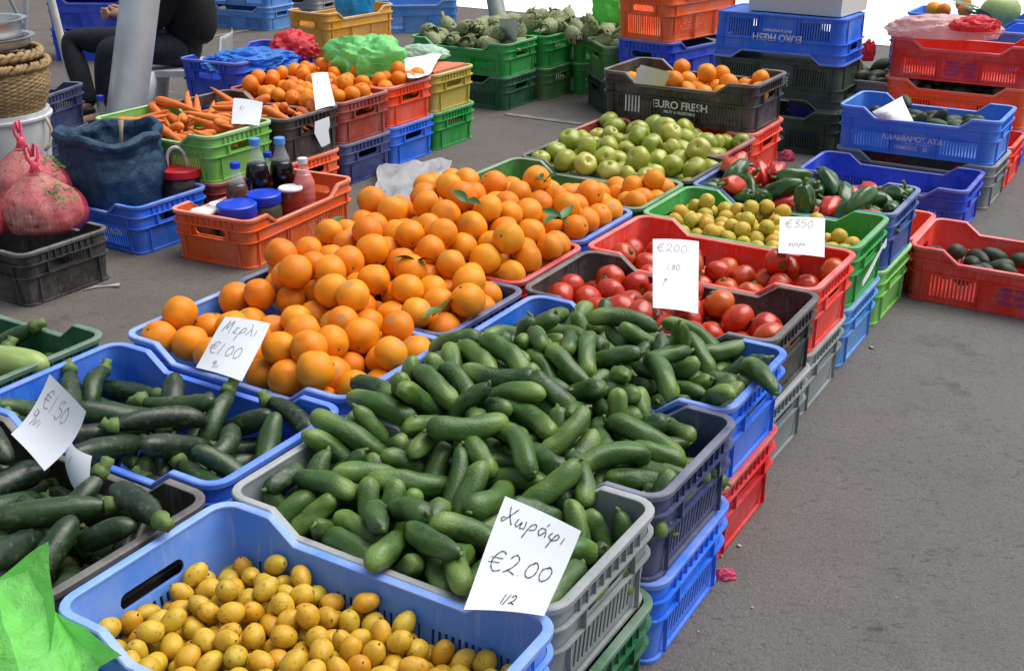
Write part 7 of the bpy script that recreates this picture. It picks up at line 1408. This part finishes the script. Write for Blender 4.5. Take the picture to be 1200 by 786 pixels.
hand = from_hip(aty(129, 16, 5.9)); chest = pel + Vector((.05, 0, .33)); neck = pel + Vector((.02, 0, .47)); head = pel + Vector((-.03, 0, .60))
sh1, sh2 = chest + Vector((0, .15, .05)), chest + Vector((0, -.15, .05)); el1, el2 = pel + Vector((-.10, .19, .14)), pel + Vector((-.10, -.17, .14))
w1, w2 = hand + Vector((.06, .05, .01)), hand + Vector((.06, -.04, .0))
per = empty('person', (H0.x, H0.y, 0), 0, 'seated person in black jacket and charcoal trousers with hands clasped, behind the pole', 'person')
J = [(pel, .075, .06), (h1_, .055), (h2_, .055), (knee1, .040), (knee2, .040), (ank1, .030), (ank2, .030), (ank1+toe, .026), (ank2+toe, .026), (pel+Vector((-.01, 0, .16)), .10, .08), (chest, .115, .085), (neck, .042), (head, .072, .078), (head+Vector((0, 0, .06)), .062), (sh1, .05), (el1, .037), (w1, .024), (sh2, .05), (el2, .037), (w2, .024)]
E_ = [(0, 1), (0, 2), (1, 3), (2, 4), (3, 5), (4, 6), (5, 7), (6, 8), (0, 9), (9, 10), (10, 11), (11, 12), (12, 13), (10, 14), (14, 15), (15, 16), (10, 17), (17, 18), (18, 19)]
def fingers(base, wrist, side):
    d = (base-wrist).normalized(); up = Vector((0, 0, 1)); s = d.cross(up).normalized()*side
    n0 = len(J); wi = 16 if side > 0 else 19
    J.append((wrist + d*.030, .020, .013)); E_.append((wi, n0)); J.append((wrist + d*.062, .024, .012)); E_.append((n0, n0+1))
    for k, (o_, l_) in enumerate(((.027, .030), (.010, .036), (-.008, .034), (-.024, .027))):
        n = len(J); b_ = wrist + d*.070 + up*o_*.8
        J.append((b_, .0085)); J.append((b_ + d*l_ + s*-.004, .0078)); J.append((b_ + d*l_*1.3 - s*.024, .0068)); E_.extend([(n0+1, n), (n, n+1), (n+1, n+2)])
    n = len(J); J.append((wrist + d*.035 + up*.024 - s*.006, .0095)); J.append((wrist + d*.068 + up*.036 - s*.012, .008)); E_.extend([(n0, n), (n, n+1)])
fingers(hand + Vector((-.01, .02, .0)), w1, 1); fingers(hand + Vector((-.01, -.02, 0)), w2, -1)
body = skin('body', J, E_, M_skin, per)
# face
bm = bmesh.new(); hc = head + Vector((-.072, 0, .02))
for s in (-1, 1): bmesh.ops.create_uvsphere(bm, u_segments=12, v_segments=8, radius=.010, matrix=Matrix.Translation(hc + Vector((.006, s*.027, .012))))
obj('pupils', mesh_from(bm, 'pupils'), simple_mat('dark glossy surface', (.05, .04, .035), .2), per)
skin('nose', [(hc + Vector((.004, 0, .015)), .008), (hc + Vector((-.016, 0, -.010)), .012), (hc + Vector((0, 0, -.020)), .010)], [(0, 1), (1, 2)], M_skin, per)
skin('mouth', [(hc + Vector((.004, -.018, -.036)), .004), (hc + Vector((-.003, 0, -.035)), .006), (hc + Vector((.004, .018, -.036)), .004)], [(0, 1), (1, 2)], simple_mat('lips', (.35, .12, .1), .5), per)
skin('hair', [(head + Vector((.02, 0, .04)), .080, .082), (head + Vector((.03, 0, -.01)), .072)], [(0, 1)], M_hair, per)
skin('trousers', [(pel + Vector((0, 0, -.005)), .120, .10), (h1_, .092), (h2_, .092), (h1_*.5+knee1*.5, .080), (h2_*.5+knee2*.5, .080), (knee1, .070), (knee2, .070), (ank1*.6+knee1*.4, .060), (ank2*.6+knee2*.4, .060), (ank1+Vector((0, 0, -.012)), .050), (ank2+Vector((0, 0, -.012)), .050), (pel+Vector((-.005, 0, .08)), .118, .092)],
     [(0, 1), (0, 2), (1, 3), (2, 4), (3, 5), (4, 6), (5, 7), (6, 8), (7, 9), (8, 10), (0, 11)], M_trous, per)
skin('jacket', [(pel + Vector((.0, 0, .0)), .165, .140), (pel+Vector((.03, 0, .16)), .175, .150), (chest, .155, .12), (neck+Vector((0, 0, -.03)), .06), (sh1, .072), (el1, .058), (w1*.93+el1*.07, .042), (sh2, .072), (el2, .058), (w2*.93+el2*.07, .042)],
     [(0, 1), (1, 2), (2, 3), (2, 4), (4, 5), (5, 6), (2, 7), (7, 8), (8, 9)], M_black, per)
for a_ in (ank1, ank2): skin('shoe', [(a_ + Vector((.03, .01, -.025)), .032, .03), (a_ + toe*.5 + Vector((0, 0, -.012)), .034, .028), (a_ + toe*1.15 + Vector((0, 0, .002)), .028, .022)], [(0, 1), (1, 2)], M_shoe, per)
# chair
ch = empty('plastic_chair', (H0.x+.02, H0.y, 0), R(4), 'white plastic garden chair under the seated person', 'chair')
bm = bmesh.new(); sv_ = perimeter(.42, .42, [-.15, .15], [-.15, .15], r=.06)
va = [bm.verts.new((s[0], s[1], SEAT)) for s in sv_]; vb = [bm.verts.new((s[0]*.98, s[1]*.98, SEAT-.03)) for s in sv_]; bm.faces.new(va); bm.faces.new(vb[::-1])
for i in range(len(va)): bm.faces.new((va[i], va[(i+1) % len(va)], vb[(i+1) % len(va)], vb[i]))
obj('seat', smooth_by_angle(mesh_from(bm, 'seat'), 35), M_chair, ch)
for sx_ in (-1, 1):
    for sy_ in (-1, 1):
        bm = bmesh.new(); 
        for k in range(2):
            pass
        add_tube(bm, [(sx_*.17-.02, sy_*.17, SEAT-.005), (sx_*.20-.02, sy_*.20, SEAT*.5), (sx_*.225-.02, sy_*.225, .0)], [.050, .040, .030], 10); obj('leg', mesh_from(bm, 'leg'), M_chair, ch)
bm = bmesh.new(); N = 14; g_ = [[bm.verts.new((.150+.02*j/8+.03*(1-(2*i/N-1)**2), (2*i/N-1)*.20*(1-.12*(j/8)**3), SEAT-.01+.17*j/8)) for i in range(N+1)] for j in range(9)]
for j in range(8):
    for i in range(N):
        bm.faces.new((g_[j][i], g_[j][i+1], g_[j+1][i+1], g_[j+1][i]))
bmesh.ops.solidify(bm, geom=bm.faces[:], thickness=.008); obj('backrest', mesh_from(bm, 'backrest'), M_chair, ch)

# ------------------------------------------------------------------ litter
rr = random.Random(4); M_lit = simple_mat('pale litter', (.30, .28, .24), .9, var=.4); M_twig = simple_mat('dry twig', (.45, .43, .38), .7)
q = at(95, 335, .0); bm = bmesh.new(); pts = [at(98, 340, .004), at(112, 336, .006), at(125, 335, .005), at(140, 334, .007)]; add_tube(bm, [p-q for p in pts], [.002, .003, .002, .007], 7)
o = obj('dry_twig', mesh_from(bm, 'twig'), M_twig, None, q); tag(o, 'pale dry twig on the ground beside the black crate', 'twig')
for k, (px, py, s) in enumerate(((866, 640, 1.2), (861, 620, .9), (1078, 374, .8), (1092, 374, .8), (882, 712, .9), (845, 462+190, .8), (1021, 408, 1.6), (818, 740, .6), (1010, 470, .6), (740, 145, 1.0), (930, 600, .5), (1100, 560, .45), (1050, 700, .5), (1150, 640, .4))):
    bm = bmesh.new(); bmesh.ops.create_icosphere(bm, subdivisions=2, radius=.0038*s)
    for v in bm.verts: v.co = Vector((v.co.x*(1+noise.noise(v.co*200+Vector((k, 0, 0)))), v.co.y*1.3, v.co.z*.4+.002*s))
    o = obj('litter_scrap', mesh_from(bm, 'scrap'), M_lit, None, at(px, py, 0)); tag(o, 'tiny pale scrap of litter on the asphalt', 'litter', 'scraps of litter on the asphalt')
# sunlight beyond the shade, painted as near-white concrete colour, and a faint old line
M_conc, nt, b = new_mat('concrete painted sunlit'); tcx = nt.nodes.new('ShaderNodeTexCoord'); n1 = noise_n(nt, tcx.outputs['Object'], 1.5, 6, .6)
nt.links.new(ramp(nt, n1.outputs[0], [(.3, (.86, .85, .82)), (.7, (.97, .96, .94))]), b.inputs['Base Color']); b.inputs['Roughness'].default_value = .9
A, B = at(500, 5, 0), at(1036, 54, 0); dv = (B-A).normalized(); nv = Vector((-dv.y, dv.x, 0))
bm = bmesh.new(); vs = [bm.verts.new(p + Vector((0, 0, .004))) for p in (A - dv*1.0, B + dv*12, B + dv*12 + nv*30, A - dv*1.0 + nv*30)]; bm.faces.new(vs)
o = obj('painted_sunlit_ground', mesh_from(bm, 'painted_sunlit_ground', False), M_conc); tag(o, kind='structure')
M_line = simple_mat('worn road line', (.21, .195, .17), .9, var=.3)
for (a_, b2, wd) in ((at(592, 134, 0), at(682, 146, 0), .05), (at(246, 44, 0), at(300, 34, 0), .06), (at(150, 116, 0), at(200, 108, 0), .06)):
    d_ = (b2-a_).normalized(); n_ = Vector((-d_.y, d_.x, 0))*wd/2; bm = bmesh.new(); bm.faces.new([bm.verts.new(p + Vector((0, 0, .004))) for p in (a_-n_, b2-n_, b2+n_, a_+n_)])
    o = obj('road_marking', mesh_from(bm, 'line', False), M_line); tag(o, kind='structure')
# ------------------------------------------------------------------ ground
def ground_material():
    m, nt, b = new_mat('asphalt')
    tc = nt.nodes.new('ShaderNodeTexCoord'); v = tc.outputs['Object']
    big = noise_n(nt, v, .55, 4, .55); mid = noise_n(nt, v, 5, 6, .65); fine = noise_n(nt, v, 140, 4, .75); agg = nt.nodes.new('ShaderNodeTexVoronoi')
    agg.inputs['Scale'].default_value = 240; nt.links.new(v, agg.inputs['Vector'])
    sep = nt.nodes.new('ShaderNodeSeparateXYZ'); nt.links.new(v, sep.inputs[0])
    # browner and darker behind the stall, greyer in the aisle
    g = math_n(nt, 'MULTIPLY_ADD', sep.outputs[0], .45, .42, clamp=True)
    col = mixc(nt, g, (.140, .120, .104), (.168, .166, .166))
    col = mixc(nt, ramp(nt, big.outputs[0], [(.35, (0, 0, 0)), (.7, (.5, .5, .5))]), col, (.105, .094, .084))
    col = mixc(nt, ramp(nt, mid.outputs[0], [(.35, (0, 0, 0)), (.8, (.55, .55, .55))]), col, (.20, .192, .184))
    col = mixc(nt, ramp(nt, fine.outputs[0], [(.42, (.0, .0, .0)), (.7, (.6, .6, .6))]), col, (.070, .063, .058))
    col = mixc(nt, ramp(nt, agg.outputs['Distance'], [(.0, (.35, .35, .35)), (.35, (0, 0, 0))]), col, (.22, .205, .19))
    st = noise_n(nt, v, 2.1, 6, .75)
    col = mixc(nt, ramp(nt, st.outputs[0], [(.56, (0, 0, 0)), (.66, (.5, .5, .5))]), col, (.070, .062, .055))
    mp = nt.nodes.new('ShaderNodeMapping'); mp.inputs['Scale'].default_value = (1, 1.9, 1); mp.inputs['Rotation'].default_value = (0, 0, .5); nt.links.new(v, mp.inputs[0])
    pit = noise_n(nt, mp.outputs[0], 34, 5, .72); pmask = noise_n(nt, v, 3.2, 3, .6)
    pf = math_n(nt, 'MULTIPLY', ramp(nt, pit.outputs[0], [(.36, (1, 1, 1)), (.45, (0, 0, 0))]), ramp(nt, pmask.outputs[0], [(.35, (.15,)*3), (.6, (1, 1, 1))]))
    col = mixc(nt, math_n(nt, 'MULTIPLY', pf, .62), col, (.045, .040, .036))
    lite = noise_n(nt, v, 75, 3, .7)
    col = mixc(nt, math_n(nt, 'MULTIPLY', ramp(nt, lite.outputs[0], [(.62, (0, 0, 0)), (.72, (1, 1, 1))]), .4), col, (.26, .245, .23))
    oil = noise_n(nt, v, 1.15, 5, .7)
    col = mixc(nt, ramp(nt, oil.outputs[0], [(.64, (0, 0, 0)), (.70, (.55, .55, .55))]), col, (.05, .045, .04))
    nt.links.new(col, b.inputs['Base Color']); b.inputs['Roughness'].default_value = .88; b.inputs['Specular IOR Level'].default_value = .3
    h = mixc(nt, .5, mixc(nt, .35, fine.outputs[0], agg.outputs['Distance']), pit.outputs[0])
    bump(nt, b, h, .8, .012); return m
bm = bmesh.new(); bmesh.ops.create_grid(bm, x_segments=2, y_segments=2, size=120)
g = obj('ground', mesh_from(bm, 'ground'), ground_material()); tag(g, kind='structure')

# ------------------------------------------------------------------ light
w = bpy.data.worlds.new('World'); SC.world = w; w.use_nodes = True
nt = w.node_tree; bg = nt.nodes['Background']
sky = nt.nodes.new('ShaderNodeTexSky'); sky.sky_type = 'NISHITA'; sky.sun_disc = False
SUN_EL, SUN_AZ = R(62), R(72)        # azimuth from +Y (beyond the stall), towards the left
sky.sun_elevation = SUN_EL; sky.sun_rotation = SUN_AZ; sky.dust_density = 3.5; sky.air_density = 1.0; sky.ozone_density = 1.0
hs = nt.nodes.new('ShaderNodeHueSaturation'); hs.inputs['Saturation'].default_value = .55; nt.links.new(sky.outputs[0], hs.inputs['Color']); nt.links.new(hs.outputs[0], bg.inputs[0]); bg.inputs[1].default_value = .145
sd = bpy.data.lights.new('sun', 'SUN'); so = bpy.data.objects.new('sun', sd); COL.objects.link(so)
sd.energy = 3.2; sd.angle = R(60); sd.color = (1, .96, .9)
d = Vector((math.sin(SUN_AZ)*math.cos(SUN_EL), math.cos(SUN_AZ)*math.cos(SUN_EL), math.sin(SUN_EL)))
so.rotation_euler = d.to_track_quat('Z', 'Y').to_euler(); so.location = d*20
SC.view_settings.view_transform = 'Standard'; SC.view_settings.look = 'None'; SC.view_settings.exposure = 0; SC.view_settings.gamma = 1
SC.cycles.max_bounces = 6; SC.cycles.diffuse_bounces = 3; SC.cycles.glossy_bounces = 3; SC.cycles.transmission_bounces = 5; SC.cycles.transparent_max_bounces = 8
SC.cycles.use_denoising = True
SC.render.threads_mode = 'AUTO'
